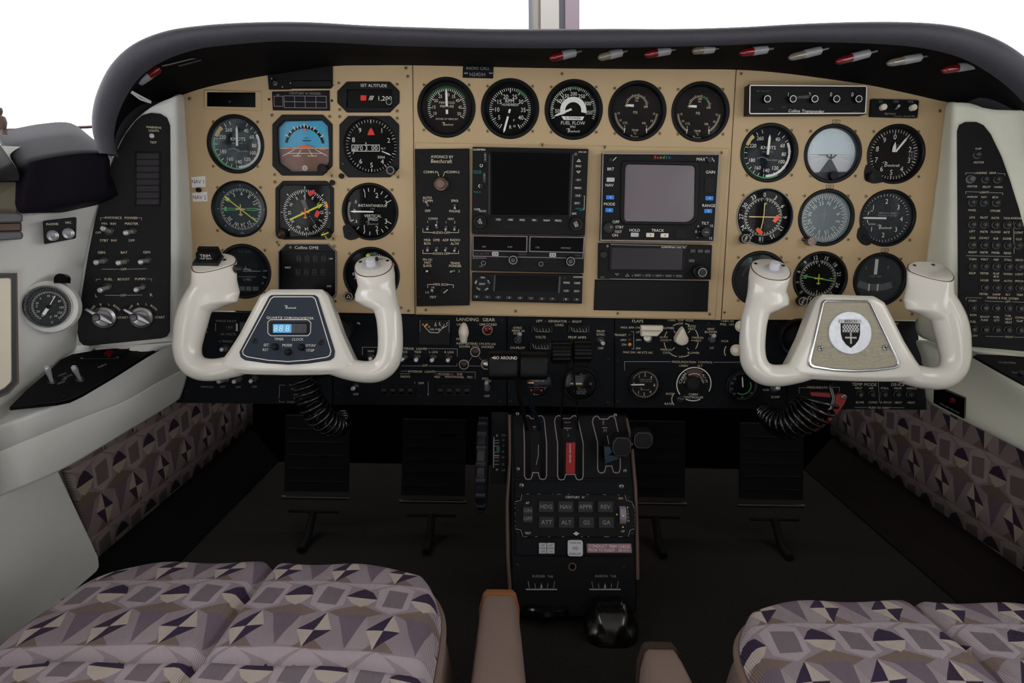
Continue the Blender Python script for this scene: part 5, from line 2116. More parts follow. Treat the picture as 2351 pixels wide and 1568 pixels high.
g.ring(*T.p(1105, 380, z + .006), 2.5 * T.s, 3.6 * T.s, z + 0.0058, 16, 30, 330)
g.ring(*T.p(1102, 427, z + .006), 2.5 * T.s, 3.8 * T.s, z + 0.0058, 16, 180, 360)
T.part('markings', g, 'print_white')
g = MB()
g.lathe(*T.p(1322, 354, z + .001), [(4 * T.s, z), (3.5 * T.s, z + 0.001), (0.0001, z + 0.001)], 12, False)
T.part('light_sensor', g, 'bronze')

# comm / nav radio
T = unit('comm_radio', 'black communication radio with two wide dark windows edged in white', [(1084, 539), (1342, 542), (1340, 627), (1082, 621)], 0.010, (1213, 582))
z = 0.010
g = MB()
for q in ([(1086, 541), (1210, 543), (1209, 578), (1086, 575)], [(1217, 543.5), (1341, 545), (1339, 580), (1216, 577)]):
    g.ribbon(T.pp(q, z), 1.7 * T.s, z + 0.0003, True)
g.ribbon(T.pp([(1086, 577), (1086, 588), (1338, 593), (1339, 580)], z), 1.5 * T.s, z + 0.0003)
T.part('markings', g, 'line_pink')
for q in ([(1088, 543), (1208, 545), (1207, 575.5), (1088, 573)], [(1219, 545.5), (1339, 547), (1337, 577.5), (1218, 575)]):
    display(T, q, z + 0.0002, 'screen_black', 'display_window')
lettering(T, [('USE', 1111, 566, 3.6), ('STBY', 1171, 567, 3.6), ('USE', 1234, 568, 3.6), ('STBY/RAD', 1299, 569.5, 3.4)], z + 0.0002, 'print_grey')
lettering(T, [('KX 165 TSO', 1107, 582, 4.2, 1.0), ('COMM', 1199, 584, 4), ('NAV', 1327, 586.5, 4)], z, 'print_dim')
lettering(T, [('BENDIX/KING', 1101, 592.5, 3.4), ('OFF', 1104, 611.5, 3.6)], z, 'print_grey')
for x, y in ((1137, 583), (1269, 585.5)):
    o = button(T, x, y, 15, 9, z, 0.0016, 'grey_button', 'transfer_button')
    g = MB()
    cx, cy = T.p(x, y, z + 0.0018)
    for s_ in (-1, 1):
        g.poly([(cx + s_ * 5 * T.s, cy), (cx + s_ * 1.4 * T.s, cy + 2 * T.s), (cx + s_ * 1.4 * T.s, cy - 2 * T.s)], z + 0.0018)
    T.part('arrows', g, 'print_black', o)
for x, y, r_ in ((1178, 597, 11), (1310, 600, 11)):
    k = knob(T, x, y, r_, 0.010, z, 'bezel_black', 'tuning_knob', topm='print_grey')
    g = MB()
    g.lathe(*T.p(x, y, z + .013), [(5.5 * T.s, z + 0.009), (5 * T.s, z + 0.013), (0.0001, z + 0.0132)], 18, False)
    T.part('inner_knob', g, 'steel_dark', k, smooth=True)
for x, y in ((1110, 604), (1242, 606)):
    knob(T, x, y, 6, 0.006, z, 'bezel_black', 'volume_knob', topm='print_grey')

# digital transponder
T = unit('digital_transponder', 'black transponder with a dark strip display and a row of digit keys', [(1084, 626), (1338, 630), (1336, 697), (1083, 691)], 0.011, (1210, 660))
z = 0.011
display(T, [(1136, 632), (1284, 634), (1284, 671), (1136, 668)], z + 0.0003, 'screen_black')
g = MB()
g.ribbon(T.pp([(1136.5, 632), (1134, 668)], z), 3 * T.s, z + 0.0004)
g.ribbon(T.pp([(1285.5, 635), (1283, 673)], z), 4 * T.s, z + 0.0004)
T.part('side_strip', g, 'post_grey')
g = MB()
g.lathe(*T.p(1107, 652, z + .002), [(20 * T.s, z), (19 * T.s, z + 0.0015), (0.0001, z + 0.0015)], 30, False)
T.part('mode_pad', g, 'bezel_black', smooth=True)
lettering(T, [('ON', 1108, 637, 4), ('IDNT', 1107, 652, 4), ('SBY', 1093, 647, 3.8, 1, 65), ('ALT', 1122, 647, 3.8, 1, -65), ('OFF', 1098, 663, 3.8, 1, -35), ('VFR', 1117, 664, 3.8, 1, 35)], z + 0.0018)
lettering(T, [('GARMIN', 1327, 636, 3.6, 1.1)], z)
lettering(T, [('VFR', 1296, 638, 3)], z, 'print_dim')
for t_, x, y in (('FUNC', 1301, 649), ('CRSR', 1325, 650), ('CLR', 1300, 667.5), ('ENT', 1324, 668.5)):
    button(T, x, y, 17, 7.5, z, 0.0012, txt=t_, th=3.8)
for i, t_ in enumerate(('0', '1', '2', '3', '4', '5', '6', '7', '8', '9')):
    x = (1094, 1119, 1144, 1169, 1194, 1219, 1244, 1268, 1299, 1324)[i]
    button(T, x, 681 + i * 0.75, 15, 8, z, 0.0012, txt=t_, th=4.2)

# weather radar
T = unit('weather_radar', 'black weather radar with a large grey screen and four blue buttons', [(1383, 351), (1653, 353), (1640, 556), (1378, 553)], 0.014, (1515, 455), cat='radar')
z = 0.014
g = MB()
g.ribbon(T.pp([(1384.5, 352.5), (1651.5, 354.5), (1638.5, 554.5), (1379.5, 551.5)], z), 2.2 * T.s, z + 0.0004, True)
T.part('edge_line', g, 'print_grey')
scr_o = [(1429, 369), (1606, 371), (1607, 395), (1603, 500), (1595, 513), (1580, 517), (1432, 515), (1424, 505), (1426, 380)]
scr_i = [(1440, 377), (1596, 380), (1594, 500), (1580, 510), (1436, 508), (1433, 500), (1436, 385)]
plate_part(T, 'screen_surround', round_poly(T.pp(scr_o, z + .002), .004, 4), [round_poly(T.pp(scr_i, z + .002), .006, 4)], z - 0.003, z + 0.002, 'bezel_black', bev=0.0008)
g = MB()
pts = round_poly(ccw(T.pp(scr_i, z + .001)), .006, 4)
n = len(pts)
cx = sum(p[0] for p in pts) / n
cy = sum(p[1] for p in pts) / n
rings = []
for k, zz in ((1.02, z + 0.0002), (0.8, z + 0.0009), (0.5, z + 0.0014), (0.2, z + 0.0016)):
    rings.append([(cx + (p[0] - cx) * k, cy + (p[1] - cy) * k, zz) for p in pts])
g.loft(rings, caps=False)
g.face([len(g.v) - n + i for i in range(n)])
T.part('screen', g, 'screen_grey', smooth=True, sharp=None)
for i, (ch, m_) in enumerate(zip('Bendix', ('rainbow_red', 'red', 'amber', 'green', 'green', 'blue_button'))):
    lettering(T, [(ch, 1504 + i * 6.6, 361, 6.6)], z, m_)
lettering(T, [('MAX', 1609, 365.5, 6.4), ('BRT', 1402, 388, 6.2), ('GAIN', 1631, 395, 6.2), ('NAV', 1399, 425, 6.2), ('MODE', 1399, 468.5, 6.2), ('RANGE', 1627, 472, 6.2),
              ('OFF', 1414, 509.5, 6.2), ('STBY', 1422, 521.5, 5.8), ('TEST', 1419, 532, 5.6), ('ON', 1412, 540, 6), ('HOLD', 1457, 528.5, 6), ('TRACK', 1510, 529, 6), ('TILT', 1619, 512.5, 6),
              ('15', 1633, 518.5, 5.6), ('15', 1631, 547, 5.6), ('0', 1598, 532, 5.6), ('+', 1603, 519.5, 6), ('-', 1601, 544.5, 6)], z)
lines(T, [[(1407, 369), (1415, 361)], [(1622, 361), (1627, 367)], [(1634, 362), (1640, 371)], [(1605, 532), (1611, 532)]], z, 1.6, 'print_white')
for x, y, m_ in ((1402, 412.5, 'grey_button'), (1401, 453, 'blue_button'), (1399, 482.5, 'blue_button'), (1629, 455, 'blue_button'), (1626, 484.5, 'blue_button'),
                 (1457.5, 539, 'grey_button'), (1493, 539.5, 'cream_button'), (1526, 540.5, 'cream_button')):
    o = button(T, x, y, 18, 9.5, z, 0.0022, m_, 'push_button', rnd=0.35)
    if m_ != 'grey_button':
        g = MB()
        cx, cy = T.p(x + 1, y, z + 0.0024)
        g.poly([(cx - 2 * T.s, cy), (cx + 1 * T.s, cy + 2 * T.s), (cx + 1 * T.s, cy - 2 * T.s)], z + 0.0024)
        T.part('arrow', g, 'print_white' if m_ == 'blue_button' else 'print_black', o)
display(T, [(1619, 408), (1641, 409), (1639, 441), (1617, 440)], z + 0.001, 'bezel_black', 'gain_slider')
display(T, [(1552, 527), (1576, 527), (1576, 548), (1551, 547)], z + 0.001, 'bezel_black', 'blank_key')
k = knob(T, 1398, 523, 12, 0.009, z, 'rubber', 'mode_knob')
g = MB()
g.lathe(*T.p(1403, 521, z + .010), [(3.5 * T.s, z + 0.009), (3 * T.s, z + 0.0102), (0.0001, z + 0.0104)], 14, False)
T.part('knob_cap', g, 'bulb_glass', k, smooth=True)
k = knob(T, 1621, 533, 11, 0.009, z, 'rubber', 'tilt_knob')
g = MB()
g.ribbon(T.pp([(1618, 533), (1627, 533)], z + .0095), 2 * T.s, z + 0.0094)
T.part('pointer', g, 'print_grey', k)
knob(T, 1402, 367, 5, 0.004, z, 'rubber', 'brightness_knob')
knob(T, 1630, 367, 6, 0.004, z, 'rubber', 'gain_knob')

# gps
T = unit('gps_receiver', 'black receiver with a dim screen and a protruding knob under the radar', [(1374, 558), (1635, 563), (1632, 642), (1373, 640)], 0.010, (1503, 600))
z = 0.010
frame_ring(T, 'screen_surround', [(1400, 561), (1575, 565), (1571, 623), (1398, 621)], [(1405, 568), (1569, 571), (1566, 620), (1403, 618)], z - 0.0008, z + 0.002, 'bezel_black')
display(T, [(1404, 567), (1570, 570), (1567, 621), (1402, 619)], z + 0.0008, 'screen_dark')
lines(T, [[(1402, 561), (1578, 565)], [(1400, 640), (1573, 643)]], z + 0.002, 1.4, 'print_grey')
lettering(T, [('GARMIN', 1531, 567.5, 4, 1.15), ('GPS 155XL TSO', 1559, 568.5, 3)], z + 0.002, 'print_white')
lettering(T, [('OFF', 1383, 636.5, 3.8)], z, 'print_grey')
for t_, x, y in (('-D>', 1591, 576), ('CLR', 1608, 576.5), ('ENT', 1624, 577), ('CRSR', 1588, 598.5)):
    button(T, x, y, 14, 10, z, 0.0016, txt=t_, th=3.8, tm='print_grey')
g = MB()
g.ribbon(T.pp([(1412, 628), (1416, 632), (1420, 628)], z), 1.2 * T.s, z + 0.0015, True)
g.ribbon(T.pp([(1436, 634), (1440, 629), (1444, 634)], z), 1.2 * T.s, z + 0.0015, True)
T.part('markings', g, 'print_grey')
for t_, x in (('NRST', 1464), ('RTE', 1488), ('WPT', 1512), ('NAV', 1535), ('MSG', 1559)):
    button(T, x, 632 + (x - 1464) * 0.018, 18, 8, z, 0.0014, txt=t_, th=4, tm='print_grey')
    g = MB()
    q = T.p(x - 12, 633, z)
    g.poly([(q[0] - 1 * T.s, q[1] + 2 * T.s), (q[0] - 1 * T.s, q[1] - 2 * T.s), (q[0] + 1.5 * T.s, q[1])], z + 0.0004)
    T.part('arrow', g, 'print_grey')
g = MB()
g.lathe(*T.p(1395, 565, z + .003), [(3.2 * T.s, z + 0.001), (3 * T.s, z + 0.0024), (0.0001, z + 0.0024)], 12, False)
T.part('light_sensor', g, 'bronze')
k = knob(T, 1386, 585, 8, 0.006, z, 'rubber', 'power_knob')
g = MB()
x0, y0 = T.p(1607, 624, z + 0.012)
g.lathe(x0, y0, [(15 * T.s, z), (14.5 * T.s, z + 0.012), (13 * T.s, z + 0.013), (11 * T.s, z + 0.013), (10.5 * T.s, z + 0.024), (9 * T.s, z + 0.0255), (0.0001, z + 0.0255)], 30, False)
k = T.part('tuning_knob', g, 'rubber', smooth=True)
g = MB()
g.ring(x0, y0, 8 * T.s, 10 * T.s, z + 0.0257, 30)
T.part('rim', g, 'chrome', k)
T = unit('blank_plate', 'plain black blank plate at the bottom of the right radio column', [(1366, 642), (1628, 645), (1625, 716), (1363, 712)], 0.0045, (1495, 680), cat='plate')

# ================================================================== sub-panel
SUB = Frame(W(1280, 830, 0.006), (1, 0, 0), (0, 0, 1))


def subplate(label, outer, c, screws=()):
    T = Thing('switch_board', label, 'dashboard', SUB, *c)
    g = MB()
    g.prism(T.pp(outer), -0.004, 0.0, 0.0004)
    T.part('plate', g, 'panel_black')
    for a in screws:
        screw(T, *a, 4, 'black', 0.0)
    return T


def subgauge(px, py, r, label, name, dial='dial_black', glass='glass'):
    return gauge(px, py, r, label, name, dial, glass, SUB, 0.004, 0.10, None, False, 0.0055, proud=0.001)


# left switch panel
T = subplate('black lower switch panel behind the left yoke', [(446, 716), (760, 719), (762, 929), (404, 925), (418, 870), (440, 800)], (600, 822), [(430, 898), (640, 915), (755, 730)])
lettering(T, [('WSHLD DE-ICE', 519, 737, 5, 0.95), ('AC VOLTS', 524, 767, 5), ('L WSHLD', 519, 783.5, 5), ('MANUAL', 476, 888, 5), ('OFF', 511, 888, 5), ('OFF', 547, 888.5, 5), ('OFF', 584, 888, 5),
              ('HEAT', 470, 752, 5), ('ICE', 472, 762, 5), ('PARK', 673, 884, 5), ('PULL', 677, 894, 5), ('PUSH', 668, 923, 5), ('OFF', 679, 906, 4.6), ('BRAKE', 684, 914, 4.6)], 0, 'print_grey')
lines(T, [[(655, 884), (642, 884), (641, 922), (654, 923)], [(495, 742), (495, 760)]], 0, 1.2, 'print_grey')
display(T, [(498, 742), (545, 742), (545, 761), (498, 761)], 0.002, 'screen_black', 'meter_window')
lettering(T, [('1 0 0', 526, 751, 5)], 0.002, 'print_grey')
display(T, [(550, 740), (580, 740), (580, 761), (550, 761)], 0.001, 'screen_dark', 'meter_window')
g = MB()
g.poly(T.pp([(542, 743), (546, 743), (546, 760), (542, 760)], .002), 0.0023)
T.part('light_strip', g, 'lit_button')
for a in ((519, 800, 508, 803), (520, 871, 500, 877), (548, 870, 536, 877), (585, 869, 575, 876)):
    toggle(T, *a, rr=9)
# centre-left
T = subplate('black lower switch panel with the white landing gear handle', [(764, 719), (1163, 724), (1163, 932), (766, 929)], (965, 826), [(965, 910), (775, 905), (1148, 922), (1152, 735)])
lettering(T, [('LANDING  GEAR', 1092, 733.5, 7.5, 1.05), ('UNLOCKED', 1121, 745, 5), ('UP', 1053, 745, 5), ('DN', 1053, 778, 5), ('MAX  EXTEND 174 KTS IAS', 1093, 789, 5), ('DOWN  AND  LOCKED', 1094, 796, 5),
              ('EXTERIOR  LIGHTS', 948, 800.5, 5), ('ICE', 930, 808, 5), ('TAXI', 959, 808, 5), ('L LDG', 995, 808, 5), ('R LDG', 1031, 808.5, 5), ('OFF', 976, 839, 5),
              ('INTERIOR  LIGHTS', 968, 853, 5), ('FLOOD', 1020, 859, 5), ('SUB', 1055, 859, 5), ('RADIO', 931, 864.5, 5), ('RED', 1004, 865, 5), ('WHITE', 1032, 865, 5), ('PANEL', 1055, 865.5, 5),
              ('PED', 1079, 866, 5), ('DIM', 967, 879.5, 5), ('PITCH', 1117, 869.5, 5), ('TRIM', 1120, 875, 4.6), ('OFF', 1118, 909, 5), ('NAV', 852, 806, 5), ('OFF', 817, 905, 5)], 0, 'print_cream')
lines(T, [[(972, 800), (1050, 801), (1050, 819)], [(922, 840), (970, 840)], [(984, 840), (1049, 840.5), (1049, 833)], [(920, 852), (938, 852)], [(998, 853), (1091, 854), (1091, 870)], [(918, 858), (941, 858)],
          [(1000, 858.5), (1009, 858.5)], [(1032, 859), (1042, 859)], [(952, 876), (952, 905)], [(983, 876), (983, 905)], [(1076, 830), (1085, 818)], [(1098, 818), (1109, 830)], [(1077, 840), (1108, 840.5)],
          [(832, 815), (832, 797), (870, 797)]], 0, 1.2, 'print_grey')
g = MB()
for x in (952, 983):
    q = T.p(x, 907)
    g.poly([(q[0] - 2.4 * T.s, q[1] + 4 * T.s), (q[0], q[1] - 2 * T.s), (q[0] + 2.4 * T.s, q[1] + 4 * T.s)], 0.0003)
T.part('markings', g, 'line_pink')
for a in ((957, 821, 955, 827), (994, 822, 991, 828), (1030, 822, 1028, 828), (928, 821, 922, 826), (1118, 891, 1117, 879), (815, 888, 809, 893), (851, 820, 850, 824)):
    toggle(T, *a, rr=8.5)
for x, y, m_ in ((1119, 758, 'red_lamp'), (1091, 808, 'screen_dark'), (1065, 837, 'screen_dark'), (1116, 837, 'screen_dark')):
    g = MB()
    s = T.s
    g.lathe(*T.p(x, y, .003), [(12.5 * s, 0), (12.5 * s, 0.003), (11.5 * s, 0.0036), (9.5 * s, 0.0036), (9 * s, 0.002)], 26, False)
    o = T.part('indicator_lamp', g, 'bronze', smooth=True)
    g = MB()
    g.lathe(*T.p(x, y, .003), [(9.2 * s, 0.002), (7 * s, 0.0032), (4 * s, 0.0038), (0.0001, 0.004)], 22, False)
    T.part('lens', g, m_, o, smooth=True)
for x0, n in ((872, 4), (1001, 4)):
    g = MB()
    g.prism(T.pp([(x0, 882), (x0 + 82, 883), (x0 + 82, 911), (x0, 910)], .002), 0, 0.002, 0.0005)
    h_ = T.part('dimmer_housing', g, 'bezel_black')
    for i in range(n):
        g = MB()
        c0 = T.p3(x0 + 11 + i * 20, 896, 0.001)
        g.tube([c0 + Vector((-0.0032, 0, 0)), c0 + Vector((0.0032, 0, 0))], 0.006, 18)
        T.part('thumbwheel', g, 'rubber', h_, smooth=True)
# fuel gauge box
F_ = Thing('fuel_quantity_gauge', 'square black fuel quantity gauge with a yellow zero mark', 'gauge', SUB, 997, 762)
g = MB()
g.prism(F_.pp([(962, 733), (1034, 734), (1033, 793), (961, 792)], .003), 0.0001, 0.003, 0.0005)
F_.part('body', g, 'bezel_black')
lettering(F_, [('0', 971, 745, 4.5), ('GAL FUEL', 999, 756, 4.2, 0.95), ('50', 1000, 747, 3.6), ('75', 1010, 746, 3.6), ('100', 1016, 751, 3.6), ('25', 985, 750, 3.6)], 0.003)
g = MB()
g.ribbon(F_.pp([(974, 749), (987, 763), (1006, 764), (1014, 755), (1027, 747)], .003), 1.2 * F_.s, 0.0033)
for x, y in ((1000, 742), (1009, 741), (1019, 746), (1026, 742)):
    g.ribbon(F_.pp([(x - 1, y + 3), (x + 1, y - 2)], .003), 1.1 * F_.s, 0.0033)
F_.part('markings', g, 'print_white')
g = MB()
g.poly(F_.pp([(973, 748), (981, 742), (983, 745), (976, 751)], .003), 0.0034)
F_.part('markings', g, 'amber')
g = MB()
g.poly(F_.pp([(963, 734), (966, 734), (966, 762), (963, 762)], .003), 0.0034)
g.poly(F_.pp([(1029, 735), (1033, 735), (1033, 763), (1029, 763)], .003), 0.0034)
F_.part('light_strip', g, 'post_grey')
# gear handle
H = Thing('landing_gear_handle', 'white teardrop landing gear handle on the black lower panel', 'handle', SUB, 1065, 765)
g = MB()
path = [H.p3(1062, 762, 0.001), H.p3(1062, 763, 0.02), H.p3(1063, 764, 0.03)]
g.tube(path, [0.004, 0.004, 0.004], 12)
H.part('stem', g, 'steel_dark', smooth=True)
g = MB()
rings = []
for yy, hw, zc, hd in ((741, 2, 0.028, 0.004), (744, 6, 0.029, 0.008), (752, 9.5, 0.031, 0.011), (761, 11.5, 0.032, 0.013), (768, 11, 0.032, 0.013), (775, 8.5, 0.031, 0.011), (783, 8, 0.030, 0.010), (787, 6.5, 0.029, 0.008), (789, 2, 0.028, 0.003)):
    cx, cy = H.p(1064.5, yy, zc)
    rings.append([(cx + hw * H.s * math.cos(2 * math.pi * k / 20), cy, zc + hd * math.sin(2 * math.pi * k / 20)) for k in range(20)])
g.loft(rings)
H.part('grip', g, 'ivory_matte', smooth=True)

# centre panel
T = subplate('black lower panel with generator meters behind the power levers', [(1165, 724), (1410, 728), (1410, 936), (1165, 932)], (1287, 830), [(1172, 922), (1396, 925), (1397, 827)])
lettering(T, [('GYRO', 1188, 752.5, 5), ('PRESS SA', 1190, 759.5, 5), ('PUMP', 1188, 766, 5), ('CO-PILOT', 1188, 798.5, 5.2), ('LEFT  -  GENERATOR  -  RIGHT', 1283, 737.5, 5), ('LOAD', 1284, 746, 5), ('VOLTS', 1241, 774, 5.4),
              ('PROP AMPS', 1325, 774.5, 5.4), ('PROP', 1379, 760.5, 5.2), ('SYNC', 1379, 768, 5.2), ('OFF', 1379, 799.5, 5.2)], 0, 'print_cream')
for x, y in ((1244, 756), (1329, 756), (1241, 795)):
    g = MB()
    g.prism(T.pp([(x - 25, y - 11), (x + 25, y - 10), (x + 25, y + 9), (x - 25, y + 9)], .002), 0, 0.002, 0.0005)
    o = T.part('meter', g, 'bezel_black')
    g = MB()
    g.ribbon(T.pp([(x - 18, y - 5), (x - 15, y + 4)], .002), 1.6 * T.s, 0.0024)
    for k in range(5):
        g.ribbon(T.pp([(x - 12 + k * 7, y - 3 + (k % 2) * 2), (x - 10 + k * 7, y + 5)], .002), 1.3 * T.s, 0.0024)
    g.ribbon(T.pp([(x - 13, y + 5), (x + 18, y + 6)], .002), 1.2 * T.s, 0.0024)
    T.part('markings', g, 'print_grey', o)
    g = MB()
    g.ribbon(T.pp([(x - 23, y - 9), (x - 23, y + 8)], .002), 1 * T.s, 0.0024)
    g.ribbon(T.pp([(x + 23, y - 8), (x + 23, y + 8)], .002), 1.4 * T.s, 0.0024)
    T.part('light_strip', g, 'post_grey', o)
for a in ((1189, 781, 1194, 766), (1380, 782, 1385, 789)):
    toggle(T, *a, rr=8.5)
# small gauges
G, D = subgauge(1232, 880, 36, 'dark instrument air gauge with two red dots behind the throttles', 'instrument_air_gauge', 'dial_brown')
D.txt('INSTRUMENT AIR', 0, 0.14, 0.10, 'print_grey')
D.txt('IN HG', 0, -0.18, 0.07, 'print_dim')
D.txt('SOURCE', 0, -0.34, 0.09, 'print_grey')
D.txt('VACUUM', 0, -0.5, 0.07, 'print_grey')
D.txt('L', -0.6, -0.45, 0.1, 'print_grey')
D.txt('R', 0.6, -0.45, 0.1, 'print_grey')
D.script(0, -0.86, 0.1, 'print_cream')
D.line([(-0.75, -0.34), (-0.3, -0.34)], 0.02, 'print_grey')
D.line([(0.3, -0.34), (0.75, -0.34)], 0.02, 'print_grey')
for s_ in (-1, 1):
    D.mb('red').poly(circle(s_ * 0.36 * D.R, -0.55 * D.R, 0.075 * D.R, 12), D.z + 0.0005)
D.finish(D.dial)
needle(G, D, 270, 0.68, -0.2, 0.1, 'amber_pale', z=0.001)
G, D = subgauge(1333, 882, 40, 'dark round pneumatic pressure gauge behind the thin lever stalks', 'pneumatic_gauge', 'dial_black')
D.ticks(-90, 110, 20, 0.84, 0.94, 0.02, 'print_dim')
D.txt('10', 0, 0.62, 0.13, 'print_dim')
D.txt('20', 0.66, 0.0, 0.15, 'bronze')
D.txt('psi', 0, 0.2, 0.08, 'print_dim')
D.script(0.1, -0.34, 0.12, 'print_grey')
D.txt('PNEUMATIC', 0, -0.5, 0.11, 'print_grey')
D.txt('PRESSURE', 0, -0.64, 0.11, 'print_grey')
D.finish(D.dial)
needle(G, D, 270, 0.7, 0.1, 0.10, 'amber_pale', z=0.001)

# right panel
T = subplate('black lower panel with flap handle and pressurization controls', [(1412, 728), (1806, 734), (1806, 939), (1412, 936)], (1609, 832), [(1418, 828), (1396 + 22, 923), (1653, 925), (1795, 926), (1627, 744)])
lettering(T, [('FLAPS', 1464, 737, 6.5, 1.05), ('MAX APH 174', 1447, 752, 4.8), ('TRANSIT', 1424, 769, 4.8), ('APH', 1431, 780.5, 4.8), ('DN', 1433, 791, 4.8), ('UP', 1464, 762.5, 4.6), ('APH', 1466, 780.5, 4.6), ('DN', 1465, 799.5, 4.6),
              ('MAX DN 140 KTS IAS', 1464, 809, 4.8), ('CABIN  TEMP  MODE', 1562, 735.5, 4.2), ('OFF', 1562, 743, 4.6), ('BLOWER', 1534, 753, 4.6), ('AUTO', 1588, 749, 4.6), ('HEAT', 1588, 755, 4.6), ('AUTO', 1524, 774, 4.6), ('COOL', 1525, 781, 4.6),
              ('MANUAL', 1602, 775, 4.6), ('HEAT', 1602, 782, 4.6), ('MANUAL', 1530, 802.5, 4.6), ('COOL', 1531, 809.5, 4.6), ('BLOWER', 1592, 810, 4.6), ('OFF', 1564, 819, 4.6), ('VENT', 1632, 755.5, 4.8), ('BLOWER', 1632, 762, 4.8),
              ('HI', 1632, 768, 4.4), ('LO', 1634, 798.5, 4.8), ('CABIN AIR', 1670, 737, 4.2), ('PULL  ON', 1669, 744.5, 4.8), ('INCR', 1664, 783, 4.8), ('PRESSURIZATION', 1570, 831, 4.8), ('CONTROL', 1619, 831.5, 4.8),
              ('CABIN', 1569, 839.5, 4.8), ('ALT', 1607, 839.5, 4.8), ('INCR', 1537, 904, 5), ('RATE', 1534, 927, 5), ('NOR', 1758, 895, 4.8), ('DUMP', 1780, 911.5, 5)], 0, 'print_cream')
lines(T, [[(1448, 761), (1455, 761), (1455, 801), (1450, 801)], [(1434, 851), (1434, 830), (1540, 830)], [(1638, 831.5), (1702, 831.5)]], 0, 1.3, 'print_grey')
g = MB()
x, y = T.p(1564, 781)
for a0, a1 in ((-32, -14), (10, 26), (52, 78), (96, 120), (150, 168), (192, 218), (240, 262), (278, 300)):
    g.ring(x, y, 38.2 * T.s, 39.8 * T.s, 0.0003, 60, a0, a1)
for a in (-40, 40, 90, 140, 220, 270):
    g.ribbon([(x + 22 * T.s * math.sin(R(a)), y + 22 * T.s * math.cos(R(a))), (x + 29 * T.s * math.sin(R(a)), y + 29 * T.s * math.cos(R(a)))], 1.4 * T.s, 0.0003)
g.ring(*T.p(1682, 806), 18 * T.s, 20 * T.s, 0.0003, 40, 235, 305)
g.ring(*T.p(1562, 916), 19 * T.s, 21 * T.s, 0.0003, 40, 225, 315)
T.part('markings', g, 'print_cream')
g = MB()
g.lathe(*T.p(1446, 791, .001), [(4 * T.s, 0), (3.6 * T.s, 0.0015), (0.0001, 0.002)], 14, False)
T.part('indicator_lamp', g, 'amber', smooth=True, label='lit amber flap position lamp')
for y_ in (769, 780):
    g = MB()
    g.lathe(*T.p(1446, y_, .001), [(3.4 * T.s, 0), (3 * T.s, 0.0012), (0.0001, 0.0014)], 14, False)
    T.part('indicator_lamp', g, 'screen_dark', smooth=True)
for a in ((1634, 780, 1640, 770), (1777, 893, 1788, 891)):
    toggle(T, *a, rr=8.5)
# temperature mode knob: pointed teardrop
g = MB()
rings = []
outline = [(1569, 751), (1572, 756), (1577, 768), (1581, 776), (1581, 785), (1576, 791), (1567, 794), (1558, 792), (1551, 786), (1550, 777), (1555, 768), (1562, 757)]
for k, z_ in ((1.0, 0.0), (1.0, 0.008), (0.9, 0.012), (0.6, 0.014)):
    c = T.p(1567, 777, 0.01)
    rings.append([(c[0] + (p[0] - c[0]) * k, c[1] + (p[1] - c[1]) * k, z_) for p in [T.p(a, b_, 0.01) for a, b_ in outline]])
g.loft([list(reversed(r)) for r in rings])
T.part('mode_knob', g, 'ivory_matte', smooth=True, label='cream teardrop cabin temperature knob')
for x, y in ((1707, 749), (1696, 804)):
    g = MB()
    c = T.p3(x, y, 0.0)
    c2 = T.p3(x - 2, y, 0.02)
    g.tube([c, c2, T.p3(x - 6, y, 0.03), T.p3(x - 8, y, 0.034)], [0.007, 0.008, 0.0085, 0.004], 18)
    T.part('pull_knob', g, 'ivory_matte', smooth=True, label='cream push-pull knob')
k = knob(T, 1562, 916, 8.5, 0.010, 0, 'rubber', 'rate_knob')
g = MB()
g.ribbon(T.pp([(1556, 914), (1570, 917)], .0105), 1.8 * T.s, 0.0106)
T.part('pointer', g, 'steel', k)
# flap handle
H = Thing('flap_handle', 'white wedge flap handle on the black lower panel', 'handle', SUB, 1497, 765)
g = MB()
o_ = [(1473, 748), (1523, 748.5), (1522, 759), (1505, 773), (1499, 784), (1483, 784), (1478, 776), (1472, 770)]
pts = H.pp([(1473, 748), (1523, 748.5), (1522, 760), (1473, 759)], .03)
g.prism(pts, 0.020, 0.030, 0.001)
H.part('grip_bar', g, 'ivory_matte')
g = MB()
a = H.pp([(1473, 758), (1522, 759), (1509, 772), (1473, 772)], .024)
g.prism(a, 0.012, 0.026, 0.0015)
H.part('wedge', g, 'ivory_matte')
g = MB()
g.tube([H.p3(1488, 778, 0.0), H.p3(1487, 776, 0.012), H.p3(1486, 775, 0.02)], [0.006, 0.0065, 0.005], 16)
H.part('stem', g, 'ivory', smooth=True)

G, D = subgauge(1481, 884, 38, 'round cabin climb gauge with a white needle pointing left', 'cabin_climb_gauge', 'dial_brown')
D.ticks(-60, 240, 40, 0.82, 0.92, 0.03)
D.nums([('1', -35), ('2', 0), ('4', 40), ('6', 92), ('4', 140), ('2', 180), ('1', 215)], 0.66, 0.2)
D.txt('CABIN CLIMB', 0.06, 0.34, 0.10, 'print_grey')
D.txt('1000 FT PER MIN', 0.06, 0.2, 0.08, 'print_grey')
D.script(0.05, -0.34, 0.16)
D.txt('0', -0.72, 0.08, 0.12)
D.txt('.5', -0.8, 0.3, 0.10, 'print_grey')
D.txt('.5', -0.8, -0.3, 0.10, 'print_grey')
D.finish(D.dial)
needle(G, D, 268, 0.86, 0.1, 0.09, z=0.001, c=(-0.12, 0))
